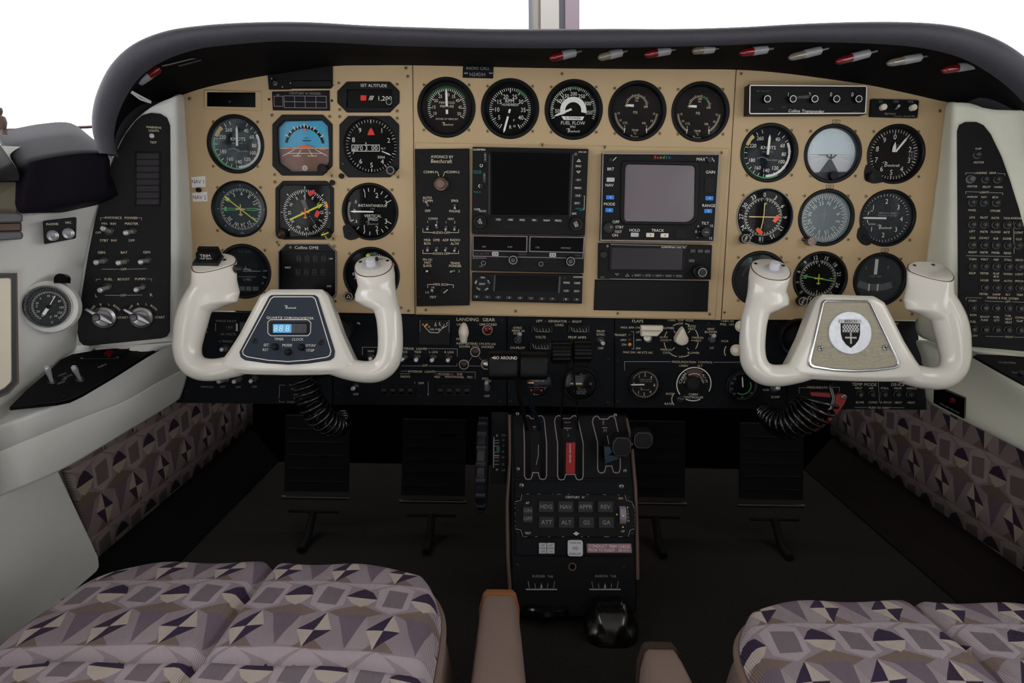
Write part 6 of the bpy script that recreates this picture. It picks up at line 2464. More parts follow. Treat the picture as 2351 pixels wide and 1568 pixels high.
# cabin controller
G = Thing('cabin_controller', 'round cabin controller dial with a white ring and black knob', 'dial', SUB, 1592, 881)
g = MB()
g.lathe(0, 0, [(41 * G.s, 0.0001), (41 * G.s, 0.002), (40 * G.s, 0.0025), (0.0001, 0.0025)], 48, False)
G.part('body', g, 'bezel_black', smooth=True)
g = MB()
g.ring(0, 0, 38 * G.s, 40.3 * G.s, 0.0027, 70, -135, 115)
g.ring(0, 0, 38 * G.s, 40.3 * G.s, 0.0027, 70, 155, 205)
for s_, r_, a, h_ in (('CABIN', 30, -63, 6.5), ('ACFT', 22, -66, 4.6), ('ALT FT', 28, 60, 5), ('X1000', 21, 60, 4.4)):
    g.text(s_, r_ * G.s * math.sin(R(a)), r_ * G.s * math.cos(R(a)), h_ * G.s, 0.0027, 'c', R(62 if a < 0 else -62))
g.text('CABIN', 0, -24 * G.s, 5 * G.s, 0.0027)
g.text('CONTROLLER', 0, -31 * G.s, 5 * G.s, 0.0027)
g.ring(0, 0, 24 * G.s, 25.5 * G.s, 0.0029, 60, -32, 32)
G.part('markings', g, 'print_white')
g = MB()
g.ring(0, 0, 17 * G.s, 36 * G.s, 0.0028, 60, -34, 34)
G.part('window', g, 'trim_brown')
knob(G, 1592, 881, 15, 0.010, 0.0026, 'rubber', 'knob')
G, D = subgauge(1707, 888, 40, 'round dark gauge with a green arc beside the right yoke horn', 'differential_gauge', 'dial_black')
D.arc(60, 215, 0.50, 0.56, 'green')
D.ticks(-120, 200, 40, 0.80, 0.9, 0.025, 'print_grey')
D.nums([('10', 128), ('15', 178), ('20', 225), ('25', 255), ('30', 285), ('35', 312)], 0.72, 0.14, 'print_grey')
D.finish(D.dial)
needle(G, D, -8, 0.66, 0.05, 0.08, z=0.001)
# far right sub panel
T = subplate('black lower panel with de-ice breakers behind the right yoke', [(1808, 734), (2104, 738), (2124, 885), (2128, 941), (1808, 939)], (1965, 836), [(1815, 925)])
lettering(T, [('PRESSURIZATION', 1880, 889.5, 4.8), ('TEMP MODE', 1984, 882.5, 7), ('DE-ICE', 2061, 882.5, 7), ('VENT', 1971, 891, 4.8), ('AIR', 2000, 891, 4.8), ('STALL', 2031, 891, 4.8), ('PROP', 2061, 891.5, 4.8), ('WSHLD', 2093, 891.5, 4.8),
              ('BLWR', 1974, 923.5, 4.8), ('COND', 2004, 923.5, 4.8), ('R PITOT', 2034, 924, 4.8), ('HEAT', 2062, 924, 4.8), ('HEAT', 2092, 924, 4.8), ('PUSH TO RESET', 2019, 936, 4.8), ('FAN', 1971, 874, 4.6), ('COND', 2002, 874, 4.6), ('POWER', 2050, 742.5, 5)], 0, 'print_cream')
lines(T, [[(1835, 905), (1834, 890), (1852, 890)], [(1910, 889), (1927, 889), (1927, 900)], [(2016, 872), (2019, 925)], [(1962, 935), (1992, 935.5)], [(2045, 936), (2076, 936)]], 0, 1.2, 'print_grey')


def breaker(T, x, y, z=0.0, txt='5', r=8.0, h=0.006, popped=False):
    g = MB()
    s = T.s
    if popped:
        h = 0.012
    g.lathe(*T.p(x, y, z + h), [(r * 1.25 * s, z), (r * 1.2 * s, z + 0.0015), (r * 0.85 * s, z + 0.002), (r * 0.8 * s, z + h * 0.9), (r * 0.65 * s, z + h), (0.0001, z + h)], 16, False)
    o = T.part('circuit_breaker', g, 'rubber' if not popped else 'latch_grey', smooth=True)
    g = MB()
    g.text(txt, *T.p(x, y, z + h), 4.6 * s, z + h + 0.0003)
    T.part('rating', g, 'print_grey', o)
    return o


for x, t_ in ((1977, '20'), (2005, '20'), (2033, '15'), (2064, '25'), (2093, '5')):
    breaker(T, x, 907, 0, t_)
V = Thing('eyeball_vent', 'round black air vent half hidden behind the right yoke', 'vent', SUB, 1829, 775)
g = MB()
g.lathe(0, 0, [(46 * V.s, 0.0001), (46 * V.s, 0.006), (42 * V.s, 0.010), (36 * V.s, 0.008), (35 * V.s, 0.004)], 40, False)
V.part('ring', g, 'rubber', smooth=True)
g = MB()
g.lathe(0, 0, [(35 * V.s, 0.003), (28 * V.s, 0.012), (16 * V.s, 0.018), (0.0001, 0.020)], 40, False)
V.part('ball', g, 'pedal_black', smooth=True)
V = Thing('round_vent', 'round black vent peeking out between the left yoke hub and horn', 'vent', SUB, 784, 757)
g = MB()
g.lathe(0, 0, [(30 * V.s, 0.0001), (30 * V.s, 0.004), (27 * V.s, 0.007), (22 * V.s, 0.005), (0.0001, 0.008)], 36, False)
V.part('ring', g, 'rubber', smooth=True)
screw(V, 823, 744, 4, 'steel', 0.0005)

# ================================================================== left switch plate
T = Thing('switch_plate', 'tall black switch plate with magneto keys on the left console', 'panel', LPOD, 290, 560, 0.004)
outl = [(311, 278), (326, 265), (346, 259), (368, 261), (383, 270), (390, 288), (391, 420), (391, 600), (389, 762), (383, 773), (370, 777), (205, 794), (192, 793), (182, 784), (177, 765), (179, 735), (190, 660), (203, 580), (219, 500), (240, 420), (262, 360), (288, 308)]
g = MB()
g.prism(T.pp(outl, .002), -0.003, 0.002, 0.0006)
T.part('plate', g, 'unit_black')
z = 0.002
lettering(T, [('WARNING', 353, 292.5, 4.6, 0.95), ('LIGHTS', 353, 300, 4.6, 0.95), ('TEST', 352, 327, 4.6), ('AVIONICS  POWER', 278, 500, 5.2), ('MN  INV', 250, 513.5, 5.2), ('MASTER', 302, 513.5, 5.2), ('OFF', 226, 534, 4.6), ('STBY  INV', 249, 552, 5.2), ('OFF', 302, 552, 5.2),
              ('GEN', 233, 579.5, 5.2), ('BAT', 285, 579.5, 5.2), ('GEN', 337, 579, 5.2), ('OFF', 284, 618, 4.8), ('FUEL', 249, 641, 5.2), ('BOOST', 284, 641, 5.2), ('PUMPS', 322, 640.5, 5.2), ('L', 221, 679, 6.5), ('OFF', 283, 678, 4.8), ('R', 347, 677, 7),
              ('OFF', 214, 706, 4.6, 1, 40), ('R', 231, 699, 4.8), ('L', 250, 699, 4.8), ('BOTH', 268, 706, 4.8, 0.9, -45), ('START', 283, 729, 5.2, 0.95), ('OFF', 301, 705, 4.6, 1, 50), ('R', 317, 698, 5), ('L', 336, 698, 5), ('BOTH', 353, 706, 4.8, 0.9, -45), ('START', 367, 728.5, 5.2, 0.95)], z, 'print_cream')
lines(T, [[(231, 506), (231, 500), (240, 500)], [(315, 500), (325, 500), (325, 506)], [(233, 618), (277, 618)], [(292, 618), (337, 617)], [(221, 646), (221, 641), (231, 641)], [(337, 640), (348, 640), (348, 646)], [(241, 678), (277, 678)], [(291, 678), (327, 677)]], z, 1.2, 'print_grey')
for a in ((251, 531, 235, 524), (303, 531, 287, 535), (236, 599, 219, 603), (286, 600, 270, 604), (337, 598, 321, 602), (246, 659, 228, 667), (326, 659, 311, 666)):
    toggle(T, *a, rr=10, z=z, h=0.02, tip=6)
g = MB()
g.lathe(*T.p(349, 312, z), [(5.5 * T.s, z), (5 * T.s, z + 0.003), (0.0001, z + 0.004)], 16, False)
T.part('test_button', g, 'grey_button', smooth=True)
frame_ring(T, 'annunciator_frame', [(309, 348), (369, 348), (368, 474), (309, 473)], [(312, 351), (366, 351), (365, 471), (312, 470)], z, z + 0.0018, 'bezel_black')
for i in range(8):
    y0 = 351.5 + i * 15
    g = MB()
    g.prism(T.pp([(313, y0), (365.5, y0), (365.5, y0 + 13.5), (313, y0 + 13.5)], z + .001), z, z + 0.0012, 0.0003)
    T.part('annunciator_lens', g, 'screen_dark')
for x, y in ((264, 451), (367, 656), (348, 272)):
    screw(T, x, y, 3.4, 'black', z)
for x, y in ((238, 730), (324, 730)):
    g = MB()
    s = T.s
    c = T.p(x, y, z + .008)
    g.lathe(*c, [(27 * s, z), (27 * s, z + 0.003), (24 * s, z + 0.007), (18 * s, z + 0.0085), (13 * s, z + 0.007), (0.0001, z + 0.007)], 34, False)
    o = T.part('magneto_switch', g, 'steel', smooth=True)
    g = MB()
    a = T.p3(x - 42, y - 21, z + 0.012)
    b_ = T.p3(x + 6, y + 20, z + 0.012)
    c3 = Vector((c[0], c[1], z + 0.012))
    d = (b_ - a).normalized()
    q = Vector((-d.y, d.x, 0))
    a2 = c3 + (a - c3).normalized() * 40 * s
    b2 = c3 - (a - c3).normalized() * 22 * s
    pts = [a2 + q * 3.4 * s, a2 - q * 3.4 * s, c3 - q * 6 * s, b2 - q * 3.4 * s, b2 + q * 3.4 * s, c3 + q * 6 * s]
    g.prism([(p.x, p.y) for p in pts], z + 0.008, z + 0.014, 0.001)
    T.part('lever', g, 'steel', o)
    g = MB()
    kx, ky = T.p(x - 18, y - 1, z + .015)
    g.lathe(kx, ky, [(9 * s, z + 0.008), (9 * s, z + 0.014), (7 * s, z + 0.016), (0.0001, z + 0.0162)], 18, False)
    T.part('hub', g, 'steel_dark', o, smooth=True)

# phone jacks
JP = Frame(W(136, 530, -0.165), (math.cos(R(28)), math.sin(R(28)), 0), (0, 0, 1))
T = Thing('jack_plate', 'small black PHONE and MIC jack plate on the left wall', 'plate', JP, 137, 529)
g = MB()
g.prism(round_poly(T.pp([(98, 507), (173, 498), (172, 548), (101, 561)], .002), .002, 3), -0.016, 0.002, 0.0006)
T.part('plate', g, 'unit_black')
lettering(T, [('PHONE', 120, 514.5, 5, 0.95, 4), ('MIC', 157, 511, 5, 0.95, 4)], 0.002, 'print_cream')
for x, y in ((121, 541), (157, 536)):
    g = MB()
    s = T.s
    c = T.p(x, y, .004)
    g.lathe(*c, [(12 * s, 0.002), (12 * s, 0.004), (9.5 * s, 0.0045), (9 * s, 0.007), (6 * s, 0.0075), (5 * s, 0.003), (0.0001, 0.003)], 6 * 4, False)
    T.part('jack_socket', g, 'steel', smooth=True)
# thermometer
TH = Frame(W(111, 704, -0.178), (math.cos(R(18)), math.sin(R(18)), 0), (0, 0.12, 1))
T, D = gauge(111, 704, 49, 'chrome rimmed round thermometer dial on the left wall', 'thermometer', 'dial_brown', 'glass_glare_faint', TH, 0.003, 0.10, None, False, bez='chrome', proud=0.006)
D.ticks(-145, 145, 58, 0.72, 0.80, 0.02, every=2, r0m=0.68)
D.ticks(-145, 145, 40, 0.86, 0.92, 0.016, 'print_grey')
D.nums([('0', -40), ('20', -70), ('0', -88), ('20', -115), ('40', -145), ('60', 150), ('40', 0), ('60', 25), ('80', 60), ('100', 95), ('120', 125)], 0.56, 0.11, 'print_cream')
D.txt('F', 0.05, -0.55, 0.12, 'print_cream')
D.txt('C', 0.1, -0.82, 0.12, 'print_cream')
D.finish(D.dial)
needle(T, D, 30, 0.66, 0.05, 0.035, z=0.001, hub=0.12)
needle(T, D, 213, 0.5, 0.05, 0.15, z=0.001, tip=0.05)
g = MB()
g.lathe(0, 0, [(0.031, -0.02), (0.0325, -0.012), (0.031, -0.003), (0.026, -0.001)], 40, False)
T.part('socket', g, 'wall_grey', smooth=True)
g = MB()
tt = Thing('vent_hole', 'small black half-round opening above the wall thermometer', 'hole', TH, 139, 638, 0.004)
pts = [(124, 650)] + [(139 - 15 * math.cos(a * math.pi / 8), 640 - 12 * math.sin(a * math.pi / 8)) for a in range(9)] + [(153, 650)]
g.prism(tt.pp(pts), -0.015, 0.001)
tt.part('recess', g, 'screen_black')

# ledge plate with cowl flap toggles
p0, p1, p2 = W(60, 915, -0.213), W(365, 797, -0.068), W(150, 830, -0.145)
uu = (p1 - p0).normalized()
nn = (p1 - p0).cross(p2 - p0).normalized()
if nn.z < 0:
    nn = -nn
LED = Frame(p0 + nn * 0.004, uu, nn.cross(uu))
T = Thing('cowl_flap_plate', 'black plate with two tall chrome toggles on the left ledge', 'panel', LED, 190, 865)
g = MB()
g.prism(T.pp([(22, 934), (60, 896), (105, 857), (140, 825), (165, 813), (230, 802), (300, 796), (366, 793), (367, 797), (340, 812), (260, 862), (190, 903), (160, 917), (130, 923), (60, 930)], .002), -0.004, 0.002, 0.0004)
T.part('plate', g, 'unit_black')
for bx, by, tx, ty in ((119, 877, 107, 842), (184, 872, 169, 842)):
    toggle(T, bx, by, tx, ty, rr=9, z=0.002, h=0.026, tip=6.5)
lettering(T, [('COWL', 143, 860, 4.5), ('CLOSE', 156, 864, 4.5), ('OFF', 148, 871, 4.5), ('OPEN', 140, 879, 4.5), ('FLIGHT', 235, 840, 4.5)], 0.002, 'print_grey')
g = MB()
g.prism(T.pp([(185, 824), (212, 803), (298, 800), (270, 823)], .004), 0.002, 0.004, 0.0005)
T.part('annunciator', g, 'bezel_black')
g = MB()
g.prism(T.pp([(238, 812), (246, 804), (262, 805), (252, 820), (244, 815)], .005), 0.004, 0.005)
T.part('warning_lens', g, 'red_lamp')
for x, y in ((188, 822), (216, 802), (270, 820), (296, 798), (332, 797), (52, 918), (146, 908)):
    screw(T, x, y, 3, 'steel' if y < 830 else 'black', 0.004 if y < 825 else 0.002)

# ================================================================== right breaker plate
T = Thing('breaker_plate', 'tall black circuit breaker plate on the right console', 'panel', RPOD, 2270, 560, 0.004)
outl = [(2199, 300), (2204, 286), (2216, 280), (2242, 280), (2258, 287), (2275, 308), (2300, 360), (2318, 410), (2340, 480), (2362, 560), (2385, 660), (2400, 760), (2402, 812), (2300, 802), (2202, 794)]
g = MB()
g.prism(T.pp(outl, .002), -0.003, 0.002, 0.0006)
T.part('plate', g, 'unit_black')
z = 0.002
items = [('FLAP', 2246, 341.5, 4.4), ('MOTOR', 2247, 373, 4.4), ('LANDING  GEAR', 2262, 397, 4.4), ('MOTOR', 2232, 428, 4.4), ('RELAY', 2265, 429, 4.4), ('WARN', 2292, 429.5, 4.4), ('LIGHTS', 2260, 441.5, 4.4), ('ANNUN', 2232, 452, 4.4), ('NAV', 2259, 452.5, 4.4), ('BCN', 2285, 453, 4.4),
         ('PANEL', 2232, 482.5, 4.4), ('STROBE', 2285, 484, 4.4), ('LDG', 2232, 499, 4.6), ('PILOT', 2259, 499.5, 4.6), ('INSTR', 2285, 500.5, 4.6), ('TAXI', 2311, 501, 4.6), ('AVIONICS', 2336, 501, 4.6), ('LEFT', 2232, 531, 4.6), ('INSTR', 2259, 532, 4.6), ('FLOOD', 2286, 532.5, 4.6), ('&ICE', 2311, 533, 4.6), ('CONT', 2339, 534, 4.6),
         ('LDG', 2233, 546, 4.6), ('CO-PLT', 2259, 546.5, 4.6), ('SUB', 2286, 547.5, 4.6), ('DOME', 2312, 548, 4.6), ('CLO', 2339, 549, 4.6), ('RIGHT', 2233, 579, 4.6), ('INSTR', 2259, 579.5, 4.6), ('PANEL', 2286, 580, 4.6), ('READ', 2313, 581, 4.6),
         ('TURN', 2233, 595, 4.6), ('VOLT', 2260, 595.5, 4.6), ('IND', 2287, 596, 4.6), ('STALL', 2314, 596.5, 4.6), ('RECO', 2340, 597, 4.6), ('&SLIP', 2232, 627, 4.6), ('METER', 2260, 627.5, 4.6), ('FLAP', 2287, 628, 4.6), ('&LG', 2287, 634.5, 4.6), ('WARN', 2314, 629, 4.6), ('LIGHT', 2340, 629.5, 4.6),
         ('HOUR', 2260, 643.5, 4.6), ('YAW', 2287, 644, 4.6), ('AUTO', 2314, 645, 4.6), ('PITCH', 2340, 645.5, 4.6), ('METER', 2258, 675, 4.6), ('DAMP', 2288, 676, 4.6), ('PLT', 2314, 676.5, 4.6), ('TRIM', 2341, 677, 4.6), ('ENGINE & FUEL SYSTEM', 2302, 684.5, 4.6), ('LEFT', 2314, 692.5, 4.4), ('START', 2233, 690.5, 4.6),
         ('&IGN', 2234, 723, 4.6), ('BOOST', 2261, 727.5, 4.6), ('PUMP', 2260, 735, 4.6), ('FUEL', 2288, 728, 4.6), ('QTY', 2288, 735.5, 4.6), ('FUEL', 2315, 725, 4.6), ('VENT', 2315, 732.5, 4.6), ('HEAT', 2315, 740, 4.6), ('COWL', 2341, 729, 4.6), ('FLAP', 2341, 737, 4.6), ('FUEL', 2234, 738.5, 4.6),
         ('FLOW', 2235, 770.5, 4.6), ('RIGHT', 2317, 773.5, 4.4)]
lettering(T, [(a, b_, c, d, 0.85) for a, b_, c, d in items], z, 'print_cream')
lines(T, [[(2217, 402), (2217, 397), (2236, 397)], [(2289, 398), (2307, 399), (2307, 404)], [(2217, 446), (2217, 440), (2249, 441)], [(2272, 442), (2302, 443), (2302, 448)], [(2218, 587), (2322, 589)], [(2327, 510), (2328, 582)], [(2218, 689), (2218, 683), (2254, 684)], [(2261, 691), (2304, 692.5)], [(2324, 693), (2351, 694)], [(2263, 772), (2305, 773)], [(2328, 774), (2351, 774.5)]], z, 1.2, 'print_grey')
rows = [(354, [(2247, '15')]), (410, [(2234, ' '), (2266, '5'), (2294, '5')]), (464, [(2236, '5'), (2263, '5'), (2291, '10')]), (515, [(2236, '10'), (2263, '5'), (2290, '5'), (2317, '10'), (2341, '2')]), (562, [(2236, '10'), (2264, '5'), (2291, '5'), (2318, '5'), (2342, '1')]),
        (611, [(2238, '5'), (2265, '5'), (2292, '5'), (2319, '5'), (2345, '10')]), (660, [(2265, '5'), (2292, '5'), (2319, '5'), (2345, '2')]), (707, [(2237, '5'), (2264, '10'), (2291, '10'), (2319, '5'), (2346, '5')]), (757, [(2238, '5'), (2265, '10'), (2292, '10'), (2318, '5'), (2346, '2')])]
for y, its in rows:
    for x, t_ in its:
        breaker(T, x, y + (x - 2234) * 0.015, z, t_, popped=(t_ == ' '))
for x, y in ((2229, 298), (2325, 470), (2221, 670)):
    screw(T, x, y, 3.4, 'black', z)

# right ledge plate, wall plate, rail placard
p0, p1, p2 = FP(RPOD, 2235, 815), W(2420, 910, -0.13), FP(RPOD, 2400, 828)
nn = (p1 - p0).cross(p2 - p0).normalized()
if nn.z < 0:
    nn = -nn
uu = (p2 - p0).normalized()
RLED = Frame(p0 + nn * 0.004, uu, nn.cross(uu))
T = Thing('ledge_plate', 'black plate with small white print on the right ledge', 'panel', RLED, 2320, 840)
g = MB()
g.prism(T.pp([(2236, 817), (2243, 813), (2300, 815), (2420, 824), (2420, 922), (2351, 881), (2290, 848)], .002), -0.004, 0.002, 0.0004)
T.part('plate', g, 'unit_black')
lettering(T, [('CLOSE', 2302, 832, 4.2), ('OPEN', 2323, 833, 4.2), ('CLOSE', 2334, 855.5, 4.2)], 0.002, 'print_grey')
screw(T, 2257, 818, 4, 'black', 0.002)
knob(T, 2347, 855, 6, 0.004, 0.002, 'rubber', 'knob')
T = Thing('wall_plate', 'black plate and small hole high on the right console edge', 'plate', RPOD, 2349, 405, 0.003)
g = MB()
g.prism(round_poly(T.pp([(2340, 405), (2350, 403), (2420, 420), (2420, 520), (2362, 480)], .002), .002, 3), -0.003, 0.002, 0.0004)
T.part('plate', g, 'unit_black')
g = MB()
g.lathe(*T.p(2346, 380, .001), [(4.5 * T.s, 0.0), (4 * T.s, 0.001), (0.0001, 0.001)], 16, False)
T.part('plug', g, 'screen_black')
pa, pb, pc = W(2143, 925, -0.012), W(2213, 962, -0.042), W(2144, 886, -0.012)
uu = (pb - pa).normalized()
nn = uu.cross(pc - pa).normalized()
PLC = Frame(pa + nn * 0.006, uu, nn.cross(uu))
T = Thing('rail_placard', 'black placard with red print on the right rail end', 'placard', PLC, 2178, 922)
g = MB()
g.prism(T.pp([(2144, 885), (2215, 915), (2213, 962), (2143, 925)], .001), -0.006, 0.001)
T.part('plate', g, 'screen_black')
lettering(T, [('MAIN BUS VOLTAGE', 2180, 937, 3.4, 0.95)], 0.001, 'print_grey')
g = MB()
g.lathe(*T.p(2186, 920, .002), [(7 * T.s, 0.001), (6 * T.s, 0.0022), (0.0001, 0.0026)], 18, False)
T.part('warning_lens', g, 'red_lamp', smooth=True)


# ================================================================== yokes
TILT = R(14)
YK = Frame(W(661, 760, -0.135), (1, 0, 0), (0, math.sin(TILT), math.cos(TILT)))
YKR = Frame(W(1963, 774, -0.135), (1, 0, 0), (0, math.sin(TILT), math.cos(TILT)))
YL = Thing('control_yoke', 'white control yoke with a navy clock hub in front of the left seat', 'yoke', YK, 661, 760)
YR = Thing('control_yoke', 'white control yoke with a round crest on a ribbed hub at right', 'yoke', YKR, 1963, 774)
SP = YL.s


def yp(x, y, z=0.0):
    return YL.p3(x, y, z)


def mirror(mb):
    mb.v = [(-x, y, z) for x, y, z in mb.v]
    mb.f = [tuple(reversed(f)) for f in mb.f]
    return mb


def hring(cx, cy, hw, hd, tilt=0.0, wc=0.0, taper=0.0, n=32, k=1.0, lift=0.0):
    """one horizontal section of a horn; near side drops with tilt"""
    c = yp(cx, cy, wc)
    out = []
    nz = Vector((0, math.cos(math.atan(tilt)), math.sin(math.atan(tilt))))
    for i in range(n):
        t = 2 * math.pi * i / n
        x, s_ = math.cos(t), math.sin(t)
        x = math.copysign(abs(x) ** 0.85, x)
        d = hd * s_ * ((1 - taper * (x + 1) / 2) if taper >= 0 else (1 + taper * (1 - x) / 2)) if s_ > 0 else hd * s_ * (0.8 if taper < 0.3 else 0.62)
        p = Vector((c.x + hw * SP * x * k, c.y - tilt * d * k, c.z + d * k))
        out.append(p + nz * lift)
    return out


LH = [(716, 451, 32, 0.016, 0, 0), (704, 463, 44, 0.018, 0.0, 0), (692, 485, 60, 0.020, 0.1, 0.2), (670, 493, 58, 0.0215, 0.3, 0.3), (645, 492, 52, 0.0225, 0.6, 0.45), (622, 493, 50, 0.024, 0.85, 0.62), (602, 493, 50, 0.025, 0.95, 0.68)]
RH = [(716, 888, 28, 0.015, 0, 0), (706, 876, 40, 0.017, 0.0, 0), (692, 865, 50, 0.019, 0.1, 0), (676, 863, 48, 0.019, 0.25, 0), (655, 865, 43, 0.019, 0.5, 0), (630, 862, 45, 0.021, 0.75, 0), (609, 858, 45, 0.0225, 0.9, 0.1)]


def yoke_body():
    g = MB()
    pathL = [(486, 632, 28), (467, 670, 33), (449, 706, 36), (439, 738, 36.5), (433, 770, 34), (430, 800, 31.5), (436, 826, 29.5), (456, 845, 27.5), (490, 849, 26), (530, 842, 26), (575, 828, 27), (620, 818, 26)]
    pathR = [(868, 640, 26), (878, 676, 29), (887, 706, 30), (893, 730, 29.5), (896, 765, 29), (896, 800, 29), (890, 828, 29), (870, 849, 27), (838, 854, 25.5), (800, 847, 25.5), (755, 832, 27), (700, 820, 26)]
    for pth in (pathL, pathR):
        pts = [yp(a, b_) for a, b_, c in pth]
        # refine
        P, Rd = [], []
        cols = fine([[p] for p in pts], 5)
        rr = fine([[Vector((c, 0, 0))] for a, b_, c in pth], 5)
        g.tube([c[0] for c in cols], [c[0].x * SP for c in rr], 20)
    for st in (LH, RH):
        g.loft([hring(cx, cy, hw, hd, tl, 0, tp) for cy, cx, hw, hd, tl, tp in st])
    hub = [(628, 666), (744, 666), (757, 680), (772, 720), (788, 765), (806, 805), (822, 838), (800, 858), (740, 861), (661, 862), (580, 860), (528, 856), (508, 838), (530, 808), (556, 768), (580, 722), (603, 680)]
    g.prism(YL.pp(hub, 0.0), -0.016, 0.015, 0.006)
    o = g.build('yoke_tmp', 'ivory')
    md = o.modifiers.new('re', 'REMESH')
    md.mode = 'VOXEL'
    md.voxel_size = 0.0014
    md = o.modifiers.new('sm', 'SMOOTH')
    md.factor = 0.5
    md.iterations = 6
    bpy.context.view_layer.update()
    dg = bpy.context.evaluated_depsgraph_get()
    me = bpy.data.meshes.new_from_object(o.evaluated_get(dg))
    bpy.data.objects.remove(o)
    me.shade_smooth()
    me.name = 'horns'
    return me


meL = yoke_body()
if not meL.materials:
    meL.materials.append(MATS['ivory'])
meR = meL.copy()
meR.transform(Matrix.Scale(-1, 4, (1, 0, 0)))
meR.flip_normals()
for me_, Y_ in ((meL, YL), (meR, YR)):
    o = obj_mesh('horns', me_, Y_.e)
    o.name = 'horn_frame'


def yadd(Y_, mir, name, g, m, parent=None, smooth=False, label=None):
    if mir:
        mirror(g)
    return Y_.part(name, g, m, parent, smooth, label)


def cap(Y_, mir, st):
    cy, cx, hw, hd, tl, tp = st
    g = MB()
    g.loft([hring(cx, cy, hw, hd, tl, 0, tp, 40, 0.975, -0.004), hring(cx, cy, hw, hd, tl, 0, tp, 40, 0.975, 0.0002)])
    yadd(Y_, mir, 'cap_seam', g, 'trim_brown')
    g = MB()
    g.loft([hring(cx, cy, hw, hd, tl, 0, tp, 40, 0.93, -0.003), hring(cx, cy, hw, hd, tl, 0, tp, 40, 0.93, 0.0008), hring(cx, cy, hw, hd, tl, 0, tp, 40, 0.90, 0.0013)])
    return yadd(Y_, mir, 'horn_cap', g, 'ivory', smooth=True)


def capframe(st):
    cy, cx, hw, hd, tl, tp = st
    a = math.atan(tl)
    c = yp(cx, cy, 0)
    n = Vector((0, math.cos(a), math.sin(a)))
    v = Vector((0, math.sin(a), -math.cos(a)))   # away from viewer, up
    return c, Vector((1, 0, 0)), v, n


def oncap(st, a, b_, h=0.0):
    """a in half widths, b in metres away from the viewer"""
    c, u, v, n = capframe(st)
    return c + u * (a * st[2] * SP) + v * b_ + n * (0.0013 + h)


for Y_, mir in ((YL, False), (YR, True)):
    capL = cap(Y_, mir, LH[-1])
    capR = cap(Y_, mir, RH[-1])
    cy, cx, hw, hd, tl, tp = RH[-1]
    # mic button on the inner horn
    c, u, v, n = capframe(RH[-1])
    q = oncap(RH[-1], -0.1, -0.004)
    g = MB()
    g.tube([q - n * 0.001, q + n * 0.001, q + n * 0.002], [0.0125, 0.0122, 0.009], 28)
    o = yadd(Y_, mir, 'button_collar', g, 'grey_button', smooth=True)
    g = MB()
    g.tube([q, q + n * 0.006, q + n * 0.0095, q + n * 0.0105], [0.0065, 0.0062, 0.006, 0.0048], 20)
    yadd(Y_, mir, 'mic_button', g, 'lit_button', o, smooth=True)
    for a, b_ in ((-0.72, 0.006), (0.66, 0.010)):
        q = oncap(RH[-1], a, b_)
        g = MB()
        g.tube([q - n * 0.0003, q + n * 0.0003], 0.0024, 12)
        yadd(Y_, mir, 'screw', g, 'steel_dark', capR)
    c, u, v, n = capframe(LH[-1])
    for a, b_ in (((0.55, 0.010), (-0.35, 0.012)) if mir else ((0.42, 0.004),)):
        q = oncap(LH[-1], a, b_)
        g = MB()
        g.tube([q - n * 0.0003, q + n * 0.0003], 0.0024, 12)
        yadd(Y_, mir, 'screw', g, 'steel_dark', capL)
    # shaft
    g = MB()
    g.tube([Vector((0, -0.02, -0.01)), Vector((0, -0.03, -0.06)), Vector((0, -0.04, -0.150))], [0.024, 0.019, 0.018], 24)
    yadd(Y_, mir, 'shaft', g, 'rubber', smooth=True)

# left yoke extras: trim switch
c, u, v, n = capframe(LH[-1])
q = oncap(LH[-1], -0.28, 0.0)
g = MB()


def obox(g, c, u, v, n, hu, hv, h0, h1, k=1.0):
    r0 = [c + u * (sx * hu) + v * (sy * hv) + n * h0 for sx, sy in ((-1, -1), (1, -1), (1, 1), (-1, 1))]
    r1 = [c + u * (sx * hu * k) + v * (sy * hv * k) + n * h1 for sx, sy in ((-1, -1), (1, -1), (1, 1), (-1, 1))]
    g.loft([r0, r1])


obox(g, q, u, v, n, 0.0165, 0.011, 0, 0.004, 0.96)
base = YL.part('trim_base', g, 'rubber')
g = MB()
obox(g, q + v * 0.002, u, v, n, 0.0135, 0.0052, 0.004, 0.013, 0.9)
rk = YL.part('trim_rocker', g, 'bezel_black', base)
g = MB()
obox(g, q + v * 0.009, u, v, n, 0.014, 0.0035, 0.004, 0.015, 0.9)
YL.part('trim_rocker', g, 'bezel_black', base)


def text3(Y_, s_, c, ux, vx, h, name='lettering', m='print_white', parent=None):
    g = MB()
    g.text(s_, 0, 0, h, 0)
    g.v = [tuple(c + ux * x + vx * y) for x, y, z in g.v]
    return Y_.part(name, g, m, parent)


fr_ = q - v * 0.0034 + n * 0.0085
text3(YL, 'TRIM', fr_ + n * 0.002 - v * 0.0002, u, n, 0.0042, parent=base)
text3(YL, '<UP DN>', fr_ - n * 0.002 - v * 0.0006, u, n, 0.0026, parent=base)
text3(YL, 'MIC', oncap(LH[-1], 0.55, 0.012, 0.0003), u, v, 0.003, m='print_black', parent=capL)
text3(YL, 'MIC  INPUT', oncap(RH[-1], 0.1, 0.0135, 0.0003), u, v, 0.003, m='print_black')
q = oncap(RH[-1], 0.1, 0.0105)
c, u, v, n = capframe(RH[-1])
g = MB()
g.tube([q, q + n * 0.004, q + n * 0.005], [0.0022, 0.002, 0.001], 12)
YL.part('toggle', g, 'rubber', smooth=True)
g = MB()
p = yp(541, 617, 0.002)
g.tube([p, p + Vector((0.003, 0, 0.001)), p + Vector((0.0045, 0, 0.001)), p + Vector((0.009, 0, 0.001))], [0.0055, 0.0055, 0.004, 0.0035], 16)
YL.part('side_button', g, 'rubber', smooth=True)

